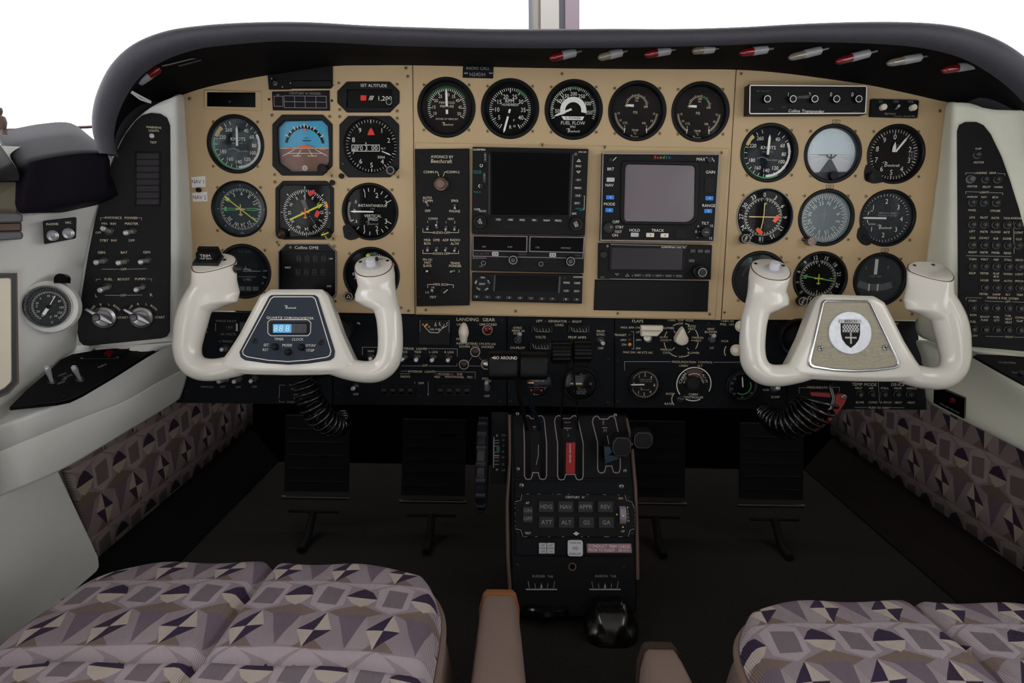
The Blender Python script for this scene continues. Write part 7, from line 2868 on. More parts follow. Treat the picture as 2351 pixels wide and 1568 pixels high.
# ---- left hub: chronometer plate
zf = 0.0135
g = MB()
outl = [(617, 681), (623, 677), (722, 677), (729, 682), (768, 806), (766, 820), (757, 827), (710, 834), (661, 837), (612, 834), (562, 827), (552, 820), (549, 808)]
g.prism(YL.pp(outl, zf + .004), zf - 0.004, zf + 0.004, 0.0008)
YL.part('clock_plate', g, 'navy_plate')
zt = zf + 0.004
g = MB()
inn = [(622, 686), (628, 681.5), (718, 681.5), (724, 687), (760, 806), (757, 816), (750, 820), (705, 827), (661, 830), (616, 827), (568, 819), (559, 814), (557, 806)]
g.ribbon(YL.pp(inn, zt), 1.8 * SP, zt + 0.0003, True)
g.ribbon(round_poly(YL.pp([(615, 739), (621, 734), (707, 734), (714, 741), (713, 764), (707, 771), (622, 771), (615, 765)], zt), .001, 2), 1.4 * SP, zt + 0.0003, True)
g.text('QUARTZ CHRONOMETER', *YL.p(666, 730, zt), 5.2 * SP, zt + 0.0003, 'c', 0, 1.18)
for s_, x, y in (('TIMER', 640, 778.5), ('CLOCK', 683, 779), ('SET', 611, 792), ('MODE', 659, 792.5), ('DT/AV', 713, 793), ('RST', 609, 803), ('ST/SP', 712, 804.5)):
    g.text(s_, *YL.p(x, y, zt), 5.6 * SP, zt + 0.0003, 'c', 0, 0.95, 0.12)
YL.part('markings', g, 'print_white')
g = MB()
g.script(*YL.p(668, 706, zt), 6.5 * SP, zt + 0.0003)
YL.part('lettering', g, 'print_white')
frame_pts = round_poly(ccw(YL.pp([(620, 740), (709, 740), (708, 766), (621, 766)], zt + .001)), 0.002, 3)
inner = YL.pp([(626, 743), (704, 743), (703, 764), (626, 764)], zt + .001)
plate_part(YL, 'display_bezel', frame_pts, [inner], zt - 0.001, zt + 0.0012, 'bezel_black')
d_ = display(YL, [(625, 744), (669, 744), (669, 764), (625, 764)], zt + 0.0003, 'lcd_lit', 'lit_display')
display(YL, [(669, 744), (705, 744), (704, 764), (669, 764)], zt + 0.0002, 'lcd_off', 'display')
g = MB()
for x in (633, 645, 660):
    g.text('8', *YL.p(x, 754, zt), 14 * SP, zt + 0.0006, 'c', 0, 1.05, 0.06)
YL.part('digits', g, 'lcd_digit')
g = MB()
for x in (681, 694):
    g.text('8', *YL.p(x, 754, zt), 14 * SP, zt + 0.0005, 'c', 0, 1.05, 0.06)
YL.part('digits', g, 'screen_dark')
for x, y in ((629, 796), (659, 808), (690, 797)):
    g = MB()
    g.lathe(*YL.p(x, y, zt + .005), [(7.5 * SP, zt), (7.5 * SP, zt + 0.004), (5.5 * SP, zt + 0.0055), (0.0001, zt + 0.006)], 20, False)
    YL.part('push_button', g, 'bezel_black', smooth=True)
for x, y in ((585, 783), (737, 786)):
    screw(YL, x, y, 6.5, 'black', zt)

# ---- right hub: ribbed plate, chrome frame, crest
def rp(x, y, z):
    """pixel on the right yoke's hub face"""
    return YR.p(x, y, z)


fo = [(1888, 694), (1894, 688), (1994, 689), (2001, 694), (2069, 832), (2067, 842), (2058, 847), (2010, 853), (1962, 855), (1912, 852), (1866, 845), (1857, 838), (1857, 828)]
fi = [(1894, 697), (1898, 694), (1991, 694), (1996, 698), (2061, 832), (2059, 837), (2052, 840), (2008, 846), (1962, 848), (1914, 845), (1872, 838), (1865, 834), (1864, 827)]
plate_part(YR, 'chrome_frame', [rp(x, y, zf + .005) for x, y in fo], [[rp(x, y, zf + .005) for x, y in fi]], zf - 0.003, zf + 0.005, 'chrome', bev=0.0012)
poly = ccw([rp(x, y, zf + .003) for x, y in fi])


def xlim(yv):
    xs = []
    for i in range(len(poly)):
        (x0, y0), (x1, y1) = poly[i], poly[(i + 1) % len(poly)]
        if (y0 - yv) * (y1 - yv) < 0:
            xs.append(x0 + (x1 - x0) * (yv - y0) / (y1 - y0))
    return (min(xs), max(xs)) if len(xs) >= 2 else None


ys = [p[1] for p in poly]
y0_, y1_ = min(ys) + 0.0002, max(ys) - 0.0002
nr = 46
g = MB()
cols = [[], []]
for i in range(nr * 4 + 1):
    yv = y0_ + (y1_ - y0_) * i / (nr * 4)
    xl = xlim(yv)
    if xl is None:
        continue
    zz = zf + 0.0022 + 0.0007 * (1 - abs(math.sin(math.pi * i / 4)))
    cols[0].append((xl[0] - 0.001, yv, zz))
    cols[1].append((xl[1] + 0.001, yv, zz))
n_ = len(cols[0])
g.v = cols[0] + cols[1]
for i in range(n_ - 1):
    g.face((i, n_ + i, n_ + i + 1, i + 1))
YR.part('ribbed_plate', g, 'ribbed')
mc = rp(1952, 764, zf + .004)
mr_ = 48.5 * SP
zm = zf + 0.0045
g = MB()
g.lathe(*mc, [(mr_, zf), (mr_, zm - 0.0005), (mr_ * 0.97, zm), (0.0001, zm)], 56, False)
med = YR.part('medallion', g, 'medal')


def mp(x, y):
    return mc[0] + x * SP, mc[1] + y * SP


shield = [(-19, 20), (19, 20), (19, -2), (16, -14), (9, -24), (0, -31), (-9, -24), (-16, -14), (-19, -2)]
g = MB()
g.prism([mp(x * 1.12, y * 1.08 - 0.5) for x, y in shield], zm - 0.0002, zm + 0.0006)
YR.part('crest_shield', g, 'print_black', med)
g = MB()
g.poly([mp(-18.5, 9), mp(18.5, 9), mp(18.5, 1), mp(-18.5, 1)], zm + 0.0009)
g.poly([mp(-26, 22), mp(26, 22), mp(24, 30), mp(-24, 30)], zm + 0.0009)
g.poly([mp(-18.5, 19), mp(18.5, 19), mp(18.5, 9), mp(-18.5, 9)], zm + 0.0009)
YR.part('crest_field', g, 'grey_button', med)
g = MB()
for r_ in range(4):
    for c_ in range(6):
        x = -17 + c_ * 6.2 + (r_ % 2) * 3
        y = 17 - r_ * 4.6
        g.poly([mp(x - 1.6, y + 1.6), mp(x + 1.6, y + 1.6), mp(x + 0.9, y - 1.6), mp(x - 0.9, y - 1.6)], zm + 0.0012)
g.text('BEECH', *mp(0, 26), 5.6 * SP, zm + 0.0012, 'c', 0, 1.15)
YR.part('crest_print', g, 'print_black', med)
g = MB()
g.poly([mp(-1.7, -1), mp(1.7, -1), mp(1.7, -24), mp(-1.7, -24)], zm + 0.0010)
g.poly([mp(-12, -9.5), mp(12, -9.5), mp(12, -13), mp(-12, -13)], zm + 0.0010)
for x, y in ((0, -1.5), (0, -23), (-11, -11.2), (11, -11.2)):
    for a in (45, 135, 225, 315):
        g.poly([mp(x + 2.6 * math.cos(R(a + k)), y + 2.6 * math.sin(R(a + k))) for k in (-35, 35)] + [mp(x, y)], zm + 0.0010)
YR.part('crest_cross', g, 'grey_button', med)
for x, y in ((1884, 800), (2032, 798)):
    o = obj_mesh('screw', SCREW['steel'], YR.e)
    o.location = (*rp(x, y, zf + .003), zf + 0.003)
    o.scale = (6.5 * SP,) * 3

# ================================================================== coiled cords
def coil(name, label, ctrl, radii, turns, wire, Yd, lead=None, F=None):
    pts = [W(x, y, yy) for x, y, yy in ctrl]
    n = len(pts)
    N = turns * 16
    path = []
    # arc length param via catmull-rom
    dense = [c[0] for c in fine([[p] for p in pts], 24)]
    rd = [c[0].x for c in fine([[Vector((r_, 0, 0))] for r_ in radii], 24)]
    L = [0]
    for i in range(1, len(dense)):
        L.append(L[-1] + (dense[i] - dense[i - 1]).length)
    import bisect
    for k in range(N + 1):
        s_ = L[-1] * k / N
        i = min(max(bisect.bisect_left(L, s_), 1), len(L) - 1)
        t = (s_ - L[i - 1]) / max(L[i] - L[i - 1], 1e-9)
        p = dense[i - 1].lerp(dense[i], t)
        r_ = rd[i - 1] * (1 - t) + rd[i] * t
        d = (dense[i] - dense[i - 1]).normalized()
        e1 = d.cross(Vector((0, 1, 0))).normalized()
        e2 = d.cross(e1).normalized()
        a = 2 * math.pi * turns * k / N
        path.append(p + e1 * (r_ * math.cos(a)) + e2 * (r_ * math.sin(a)))
    if lead:
        path = [W(*q) for q in lead] + path
    g = MB()
    g.tube(path, wire, 8)
    o = g.build(name, 'cord_black', smooth=True, sharp=None)
    tag(o, label, 'cord')
    return o


coil('coiled_cord', 'black coiled cord hanging below the left yoke hub',
     [(697, 868, -0.10), (703, 885, -0.10), (718, 930, -0.10), (742, 962, -0.09), (770, 978, -0.07), (788, 972, -0.05), (786, 950, -0.02)],
     [0.0145, 0.0155, 0.0175, 0.017, 0.014, 0.010, 0.007], 16, 0.0027, -0.1)
coil('coiled_cord', 'black coiled cord looping below the right yoke beside a red strip',
     [(1880, 918, -0.115), (1872, 934, -0.115), (1848, 955, -0.11), (1815, 972, -0.10), (1785, 970, -0.085), (1760, 952, -0.06), (1750, 940, -0.03)],
     [0.024, 0.024, 0.022, 0.0195, 0.016, 0.012, 0.008], 17, 0.0029, -0.1,
     lead=[(1904, 868, -0.125), (1906, 890, -0.13), (1914, 915, -0.135), (1908, 938, -0.14), (1890, 948, -0.135)])
T = Thing('gust_lock', 'red strip with a steel screw hanging below the right yoke', 'gust lock', Frame(W(1905, 945, -0.06), (1, 0, 0), (0, 0, 1)), 1905, 945)
g = MB()
g.prism(round_poly(T.pp([(1928, 903), (1944, 908), (1938, 925), (1920, 950), (1900, 970), (1880, 985), (1872, 988), (1868, 982), (1892, 960), (1908, 930), (1918, 905)]), .002, 3), -0.003, 0.003, 0.0008)
T.part('strip', g, 'red_deep')
g = MB()
g.prism(T.pp([(1860, 900), (1908, 902), (1910, 912), (1862, 908)]), -0.003, 0.002)
T.part('cross_bar', g, 'red_deep')
screw(T, 1937, 911, 6, 'steel', 0.003)

# ================================================================== pedestal
pt, pb = W(1312, 950, -0.002), W(1312, 1360, -0.085)
PED = Frame(pt, (1, 0, 0), pt - pb)
T = Thing('pedestal', 'black sloping centre pedestal with slotted lever quadrant', 'pedestal', PED, 1312, 1200)
g = MB()
g.prism(T.pp([(1172, 948), (1440, 950), (1446, 1000), (1459, 1150), (1463, 1355), (1462, 1404), (1440, 1420), (1200, 1418), (1176, 1404), (1173, 1355), (1170, 1150)]), -0.16, 0.0, 0.003)
T.part('body', g, 'ped_black')
for pts in ([(1170, 952), (1170, 1060), (1164, 1150), (1166, 1280), (1172, 1362)], [(1437, 960), (1449, 1010), (1459, 1120), (1463, 1250), (1464, 1330)]):
    g = MB()
    g.tube([T.p3(x, y, -0.003) for x, y in pts], 0.0028, 10)
    T.part('edge_trim', g, 'trim_brown', smooth=True)
g = MB()
g.prism(T.pp([(1178, 955), (1432, 956), (1444, 1018), (1449, 1098), (1182, 1097), (1178, 1018)], .002), 0, 0.002, 0.0006)
q_ = T.part('quadrant_plate', g, 'ped_black')


def slotline(pts, w=2.2):
    g = MB()
    g.ribbon(T.pp(pts, .002), w * T.s, 0.0024, True)
    T.part('slot_outline', g, 'line_pink')


def slot(xl0, xl1, xr0, xr1, xm0, xm1, ytop, ybend, ybot, yn):
    """two rounded channels joined"""
    pts = []
    wl = 12
    # start top left going clockwise
    pts += [(xl0, ytop + 14), (xl0 + 2, ytop + 5), (xl0 + 8, ytop), (xl0 + 13, ytop + 1), (xl0 + 17, ytop + 7), (xr0 - 19, ytop + 7), (xr0 - 13, ytop + 1), (xr0 - 8, ytop), (xr0 - 2, ytop + 5), (xr0, ytop + 14)]
    pts += [(xr1, ybend), (xr1, ybot - 9), (xr1 - 3, ybot - 2), (xr1 - 9, ybot), (xr1 - 15, ybot - 2), (xr1 - 18, ybot - 9), (xr1 - 19, yn), (xl1 + 19, yn), (xl1 + 18, ybot - 9), (xl1 + 15, ybot - 2), (xl1 + 9, ybot), (xl1 + 3, ybot - 2), (xl1, ybot - 9), (xl1, ybend)]
    slotline(pts)
    for a, b_ in ((0, 1), (1, 0)):
        g = MB()
        if a == 0:
            ch = [(xl0 + 3, ytop + 12), (xl0 + 14, ytop + 12), (xl1 + 15, ybend), (xl1 + 15, ybot - 5), (xl1 + 3, ybot - 5), (xl1 + 3, ybend)]
        else:
            ch = [(xr0 - 14, ytop + 12), (xr0 - 3, ytop + 12), (xr1 - 3, ybend), (xr1 - 3, ybot - 5), (xr1 - 15, ybot - 5), (xr1 - 15, ybend)]
        g.poly(T.pp(ch, .002), 0.0022)
        T.part('slot', g, 'screen_black')


slot(1202, 1204, 1250, 1255, 0, 0, 954, 1018, 1101, 1085)
slot(1273, 1280, 1328, 1339, 0, 0, 954, 1018, 1102, 1089)
slot(1360, 1372, 1414, 1424, 0, 0, 955, 1016, 1086, 1070)
g = MB()
g.prism(T.pp([(1300, 1016), (1321, 1016), (1320, 1087), (1299, 1086)], .003), 0.002, 0.003)
rl = T.part('feather_placard', g, 'red_deep', label='red FEATHER strip between the propeller lever slots')
g = MB()
for i, ch in enumerate('FEATHER'):
    g.text(ch, *T.p(1309, 1022 + i * 6.2, .003), 5 * T.s, 0.0034)
T.part('lettering', g, 'print_white', rl)
g = MB()
for i, ch in enumerate('PROP'):
    pass
g.ribbon(T.pp([(1223, 979), (1231, 980)], .002), 2 * T.s, 0.0025)
g.text('T', *T.p(1227, 985, .002), 6 * T.s, 0.0025)
g.text('PROP', *T.p(1303, 970, .002), 4 * T.s, 0.0025)
g.ribbon(T.pp([(1294, 983), (1312, 983)], .002), 2 * T.s, 0.0025)
g.text('P', *T.p(1303, 988, .002), 5 * T.s, 0.0025)
g.text('MIX', *T.p(1385, 970, .002), 4.5 * T.s, 0.0025, 'c', R(-90))
g.text('M', *T.p(1389, 989, .002), 7 * T.s, 0.0025)
g.ribbon(T.pp([(1383, 982), (1394, 982)], .002), 2 * T.s, 0.0025)
g.ribbon(T.pp([(1394, 1000), (1398, 1020)], .002), 1.6 * T.s, 0.0025)
g.ribbon(T.pp([(1236, 1021), (1236, 1044), (1231, 1067)], .002), 1.6 * T.s, 0.0025)
for i, ch in enumerate('LO'):
    g.text(ch, *T.p(1305, 996 + i * 5, .002), 4 * T.s, 0.0025)
T.part('markings', g, 'print_grey')
for a in ((1188, 950), (1413, 953), (1189, 1077), (1435, 1081)):
    screw(T, *a, 4.2, 'steel', 0.002)
# trim wheel and elevator tab scale on the left flank
cw = W(1108, 1066, -0.025)
g = MB()
N_ = 56
rings = []
for dx, rr in ((-0.0075, 0.03), (-0.0075, 0.064), (-0.005, 0.069), (0.005, 0.069), (0.0075, 0.064), (0.0075, 0.03)):
    rings.append([T.lw(cw + Vector((dx, rr * math.cos(2 * math.pi * k / N_), rr * math.sin(2 * math.pi * k / N_)))) for k in range(N_)])
g.loft(rings)
tw = T.part('trim_wheel', g, 'trim_wheel', smooth=True, label='black knurled elevator trim wheel')
for k in range(18):
    an = 2 * math.pi * k / 18
    q = cw + Vector((0, 0.0665 * math.cos(an), 0.0665 * math.sin(an)))
    g = MB()
    g.tube([T.lw(q + Vector((-0.0065, 0, 0))), T.lw(q + Vector((0.0065, 0, 0)))], 0.0052, 10)
    T.part('finger_grip', g, 'trim_wheel', tw, smooth=True)
S = Thing('trim_scale', 'narrow black elevator trim scale with white degrees beside the pedestal', 'scale', Frame(W(1148, 1040, -0.012), (1, 0, 0), pt - pb), 1148, 1040)
g = MB()
g.prism(S.pp([(1128, 946), (1168, 946), (1166, 1110), (1127, 1110)]), -0.02, 0.0, 0.0005)
S.part('plate', g, 'ped_black')
lettering(S, [('DN', 1157, 999, 5), ('10', 1155, 1010.5, 4.4), ('0', 1156, 1023, 4.4), ('10', 1154, 1037, 4.4), ('20', 1155, 1050, 4.4), ('30', 1155, 1066, 4.4), ('UP', 1156, 1079.5, 5)], 0, 'print_grey')
g = MB()
g.ribbon(S.pp([(1134, 1003), (1133, 1074)]), 2.4 * S.s, 0.0004)
for y in (1011, 1017, 1024, 1038, 1046, 1051, 1058, 1066):
    g.ribbon(S.pp([(1135, y), (1146, y)]), (1.6 if y != 1046 else 3.2) * S.s, 0.0004)
for y0, y1 in ((1002, 996), (1076, 1082)):
    g.poly([S.p(1138, y0), S.p(1144, y0), S.p(1141, y1)], 0.0004)
S.part('markings', g, 'print_grey')
g = MB()
g.poly(S.pp([(1140, 1026), (1147, 1026), (1147, 1036), (1140, 1036)]), 0.0005)
S.part('takeoff_mark', g, 'green_dark')

# autopilot plate
A = Thing('autopilot_controller', 'black autopilot controller with eight square mode keys on the pedestal', 'autopilot', PED, 1318, 1180, 0.0005)
g = MB()
g.prism(A.pp([(1181, 1104), (1448, 1105), (1456, 1276), (1183, 1275)], .003), 0.0, 0.003, 0.0006)
A.part('mount_plate', g, 'panel_black')
zA = 0.007
body = [(1198, 1134), (1435, 1136), (1438, 1148), (1450, 1152), (1458, 1170), (1457, 1214), (1447, 1217), (1442, 1232), (1200, 1232), (1196, 1217), (1183, 1214), (1182, 1152), (1196, 1148)]
g = MB()
g.prism(A.pp(body, zA), 0.003, zA, 0.0006)
A.part('face', g, 'unit_black')
g = MB()
bl = A.pp(body, zA)
segs = [(0, 0.08), (0.1, 0.16), (0.2, 0.22), (0.3, 0.33), (0.38, 0.46), (0.5, 0.52), (0.6, 0.7), (0.8, 0.84), (0.9, 1)]
random.seed(3)
for i in range(len(bl)):
    p0, p1 = Vector(bl[i]), Vector(bl[(i + 1) % len(bl)])
    if (p1 - p0).length < 22 * A.s:
        g.ribbon([tuple(p0), tuple(p1)], 1.2 * A.s, zA + 0.0003)
    else:
        t = random.uniform(0.03, 0.08)
        while t < 0.96:
            l_ = random.uniform(0.008, 0.05)
            g.ribbon([tuple(p0.lerp(p1, t)), tuple(p0.lerp(p1, min(t + l_, 1)))], 1.2 * A.s, zA + 0.0003)
            t += l_ + random.uniform(0.03, 0.16)
A.part('worn_edge', g, 'print_grey', kind='stuff')
lettering(A, [('CENTURY  IV', 1320, 1141.5, 5), ('AP', 1211, 1154.5, 5), ('TEST', 1212, 1224, 4.4)], zA)
lettering(A, [('DN', 1425, 1144, 4.6), ('UP', 1430, 1219.5, 4.8)], zA, 'print_cream')
for t_, x, y in (('HDG', 1254, 1163), ('NAV', 1299, 1163.5), ('APPR', 1344.5, 1163.5), ('REV', 1390, 1163.5), ('ATT', 1255, 1199), ('ALT', 1300.5, 1199.5), ('GS', 1346.5, 1199.5), ('GA', 1392, 1199.5)):
    g = MB()
    cx, cy = A.p(x, y, zA)
    w_, h_ = 19.5 * A.s, 14.5 * A.s
    g.prism([(cx - w_, cy - h_), (cx + w_, cy - h_), (cx + w_, cy + h_), (cx - w_, cy + h_)], zA, zA + 0.0008)
    A.part('key_well', g, 'bezel_black')
    button(A, x, y, 35, 25, zA + 0.0008, 0.003, 'black_button', 'mode_key', t_, 9, 'print_grey', 0.1)
for t_, y in (('ON', 1172), ('OFF', 1190.5)):
    button(A, 1212, y, 24, 18, zA, 0.003, 'black_button', 'power_key', t_, 7.5, 'print_grey', 0.1)
g = MB()
c0 = A.p3(1428, 1182, zA - 0.004)
g.tube([c0 + Vector((-0.0045, 0, 0)), c0 + Vector((0.0045, 0, 0))], 0.0135, 30)
pw = A.part('pitch_wheel', g, 'line_pink', smooth=True)
g = MB()
g.poly(circle(*A.p(1431, 1184, zA + .0096), 2 * A.s, 12), zA + 0.0098)
g.poly(circle(*A.p(1430, 1210, zA + .004), 1.8 * A.s, 12), zA + 0.0048)
A.part('pitch_marks', g, 'yellow')
g = MB()
for i, ch in enumerate('PITCH'):
    g.text(ch, *A.p(1441 + i * 0.4, 1166 + i * 7.4, zA), 5 * A.s, zA + 0.0003)
g.poly([A.p(1415, 1178, zA), A.p(1419, 1181, zA), A.p(1415, 1184, zA)], zA + 0.0003)
g.ring(*A.p(1323, 1225, zA), 2 * A.s, 4 * A.s, zA + 0.0003, 16)
g.ribbon(A.pp([(1316, 1225), (1330, 1225)], zA), 1.5 * A.s, zA + 0.0003)
A.part('markings', g, 'print_white')
for a in ((1190, 1141), (1443, 1143), (1190, 1225), (1451, 1226)):
    screw(A, *a, 5, 'black', 0.003)
for a in ((1197, 1115), (1427, 1117)):
    screw(A, *a, 5.5, 'steel', 0.003)
o = button(A, 1256, 1259, 42, 33, 0.003, 0.001, 'bezel_black', 'power_lamp')
for x, l in ((1246, 'OFF'), (1264.5, 'ON')):
    g = MB()
    cx, cy = A.p(x, 1259, .006)
    w_, h_ = 8.4 * A.s, 11.5 * A.s
    g.prism([(cx - w_, cy - h_), (cx + w_, cy - h_), (cx + w_, cy + h_), (cx - w_, cy + h_)], 0.004, 0.006, 0.0004)
    A.part('lamp_lens', g, 'lit_button', o)
    g = MB()
    for k, t_ in enumerate(('A/P', 'PWR', l)):
        g.text(t_, cx, cy + (7 - 7 * k) * A.s, 5 * A.s, 0.0063, 'c', 0, 0.9)
    A.part('lettering', g, 'print_black', o)
o = button(A, 1321, 1259, 34, 35, 0.003, 0.006, 'lit_button', 'yaw_damper_button')
g = MB()
for t_, dy, h_ in (('PUSH ON', 12, 4.4), ('Y/D', 0, 6.6), ('PUSH OFF', -12, 4.4)):
    cx, cy = A.p(1321, 1259, .0093)
    g.text(t_, cx, cy + dy * A.s, h_ * A.s, 0.0093, 'c', 0, 0.9)
A.part('lettering', g, 'print_black', o)
g = MB()
g.prism(round_poly(A.pp([(1347, 1248), (1449, 1248), (1451, 1269), (1348, 1269)], .0035), .001, 3), 0.003, 0.0036)
o = A.part('trim_placard', g, 'placard_mauve', label='mauve CONDUCT TRIM CHECK placard')
g = MB()
g.text('CONDUCT TRIM CHECK', *A.p(1399, 1254.5, .004), 6.6 * A.s, 0.0039, 'c', 0, 0.86)
g.text('PRIOR TO FLIGHT', *A.p(1381, 1263, .004), 6 * A.s, 0.0039, 'c', 0, 0.84)
g.text('(SEE A.F.M.)', *A.p(1433, 1263.5, .004), 4.4 * A.s, 0.0039, 'c', 0, 0.8)
A.part('lettering', g, 'print_white', o)
# lower tab scales
lettering(T, [('RUDDER  TAB', 1246, 1323, 5), ('AILERON  TAB', 1390, 1322.5, 5)], 0.0, 'print_grey')
for x0 in (1243, 1389):
    g = MB()
    g.ribbon(T.pp([(x0 - 36, 1353), (x0 + 36, 1353)]), 3 * T.s, 0.0005)
    for dx in (-30, -15, 15, 30):
        g.ribbon(T.pp([(x0 + dx * 1.02, 1334 + (abs(dx) < 20) * 5), (x0 + dx * 0.92, 1350)]), 1.2 * T.s, 0.0005)
    g.poly([T.p(x0 - 3, 1350), T.p(x0 + 3, 1350), T.p(x0, 1338)], 0.0005)
    T.part('markings', g, 'print_grey')
g = MB()
g.ring(*T.p(1314, 1301), 6.5 * T.s, 9 * T.s, 0.0006, 24)
T.part('lock_ring', g, 'bronze')
g = MB()
g.poly(circle(*T.p(1314, 1301), 6.5 * T.s, 20), 0.0004)
T.part('lock_hole', g, 'screen_black')
for a in ((1188, 1298), (1433, 1302)):
    screw(T, *a, 4, 'black', 0.0)
g = MB()
q0 = T.p3(1255, 1399, 0.004)
rings = []
for dy, rr in ((-0.0055, 0.022), (-0.0055, 0.030), (-0.003, 0.0325), (0.003, 0.0325), (0.0055, 0.030), (0.0055, 0.022)):
    rings.append([q0 + Vector((rr * math.cos(2 * math.pi * k / 48), dy, rr * math.sin(2 * math.pi * k / 48))) for k in range(48)])
g.loft(rings)
T.part('rudder_tab_wheel', g, 'cord_black', smooth=True)
q0 = T.p3(1397, 1440, 0.0)
K = Thing('aileron_tab_knob', 'large glossy black tab knob at the foot of the pedestal', 'knob', PED, 1396, 1405)
g = MB()
rings = []
for zz, rr in ((0.0, 0.018), (0.012, 0.020), (0.014, 0.034), (0.03, 0.036), (0.045, 0.032), (0.052, 0.022), (0.054, 0.004)):
    rings.append([(rr * (1 + 0.07 * math.cos(6 * 2 * math.pi * i / 48)) * math.cos(2 * math.pi * i / 48), rr * (1 + 0.07 * math.cos(6 * 2 * math.pi * i / 48)) * math.sin(2 * math.pi * i / 48) - zz * 0.5, zz) for i in range(48)])
g.loft(rings)
K.part('grip', g, 'cord_black', smooth=True)

# ---- power levers
def lever(name, label, path, wid, thick, m, knobs, frame=SUB):
    """path of (px, py, Y); knobs built by callback"""
    e = bpy.data.objects.new(name, None)
    COL.objects.link(e)
    p0 = W(*path[0])
    e.location = p0
    tag(e, label, 'lever', group='power levers')
    g = MB()
    rings = []
    P = [W(*q) - p0 for q in path]
    P = [c[0] for c in fine([[p] for p in P], 4)]
    for i, p in enumerate(P):
        rings.append([p + Vector((sx * wid / 2, sy * thick / 2, 0)) for sx, sy in ((-1, -1), (1, -1), (1, 1), (-1, 1))])
    g.loft(rings)
    g.build('arm', m, e)
    return e, p0


def knob_cyl(e, p0, x0, x1, y0, y1, Y, ribs=0, name='grip', m='bezel_black', text=None):
    a, b_ = W(x0, (y0 + y1) / 2, Y) - p0, W(x1, (y0 + y1) / 2, Y) - p0
    r = (W(x0, y0, Y) - W(x0, y1, Y)).length / 2
    g = MB()
    d = (b_ - a)
    n = 9 if not ribs else 1
    if ribs:
        prof = []
        rings = []
        N = 64
        for t, k in ((0, 0.8), (0.06, 1), (0.94, 1), (1, 0.8)):
            c = a + d * t
            rings.append([c + Vector((0, math.cos(2 * math.pi * i / N), math.sin(2 * math.pi * i / N))) * (r * k * (1 + 0.05 * math.copysign(1, math.cos(ribs * 2 * math.pi * i / N)))) for i in range(N)])
        g.loft(rings)
    else:
        N = 48
        rings = []
        for t, k in ((0, 0.86), (0.04, 0.97), (0.1, 1.0), (0.9, 1.0), (0.96, 0.97), (1, 0.86)):
            c = a + d * t
            rg = []
            for i in range(N):
                an = 2 * math.pi * i / N
                ca, sa = math.cos(an), math.sin(an)
                f_ = (abs(ca) ** 4 + abs(sa) ** 4) ** -0.25
                rg.append(c + Vector((0, ca, sa)) * (r * k * f_))
            rings.append(rg)
        g.loft(rings)
    o = g.build(name, m, e, smooth=True)
    return o


e, p0 = lever('throttle_lever', 'black throttle lever with a square grip lettered GO AROUND', [(1212, 1000, 0.0), (1200, 940, -0.045), (1190, 900, -0.07), (1188, 850, -0.085)], 0.006, 0.006, 'rubber', None)
knob_cyl(e, p0, 1121, 1190, 808, 869, -0.09, m='bezel_black')
g = MB()
yf = -0.09 - (W(1121, 808, -0.09) - W(1121, 869, -0.09)).length / 2 - 0.0006
g.text('GO AROUND', 0, 0, 0.004, 0, 'c', 0, 0.88)
c = W(1160, 821.5, yf) - p0
g.v = [tuple(c + Vector((x, -0.0012 * 0, y))) for x, y, z in g.v]
g.ribbon([(0, 0), (0.001, 0)], 0.0001, 0)
g.build('lettering', 'print_white', e)
g = MB()
c = W(1129, 821.5, yf) - p0
g.add([c + Vector((0, 0, 0)), c + Vector((0.0018, 0, 0.0012)), c + Vector((0.0018, 0, -0.0012))], [(0, 1, 2)])
g.add([c + Vector((0.0015, 0, 0.0004)), c + Vector((0.006, 0, 0.0004)), c + Vector((0.006, 0, -0.0004)), c + Vector((0.0015, 0, -0.0004))], [(0, 1, 2, 3)])
g.build('arrow', 'print_white', e)
g = MB()
c = W(1121, 836, -0.09) - p0
g.tube([c, c + Vector((-0.004, 0, 0)), c + Vector((-0.007, 0, 0))], [0.006, 0.006, 0.004], 18)
g.build('go_around_button', 'steel', e, smooth=True)
e, p0 = lever('throttle_lever', 'black throttle lever with a plain square grip beside the lettered one', [(1245, 1005, 0.0), (1232, 960, -0.03), (1214, 915, -0.06), (1203, 870, -0.08), (1200, 850, -0.085)], 0.007, 0.004, 'blade_blue', None)
knob_cyl(e, p0, 1192.5, 1258, 810, 869, -0.09)
e, p0 = lever('propeller_lever', 'thin propeller lever with a ribbed black grip, left of the pair', [(1291, 1000, 0.0), (1289, 940, -0.03), (1296, 880, -0.055), (1305, 825, -0.07)], 0.0025, 0.006, 'steel_dark', None)
knob_cyl(e, p0, 1265, 1311, 784, 834, -0.075, 10)
e, p0 = lever('propeller_lever', 'thin propeller lever with a ribbed black grip, right of the pair', [(1326, 1000, 0.0), (1325, 940, -0.03), (1319, 880, -0.055), (1316, 825, -0.07)], 0.0025, 0.006, 'steel_dark', None)
knob_cyl(e, p0, 1315, 1358, 781, 832, -0.075, 10)


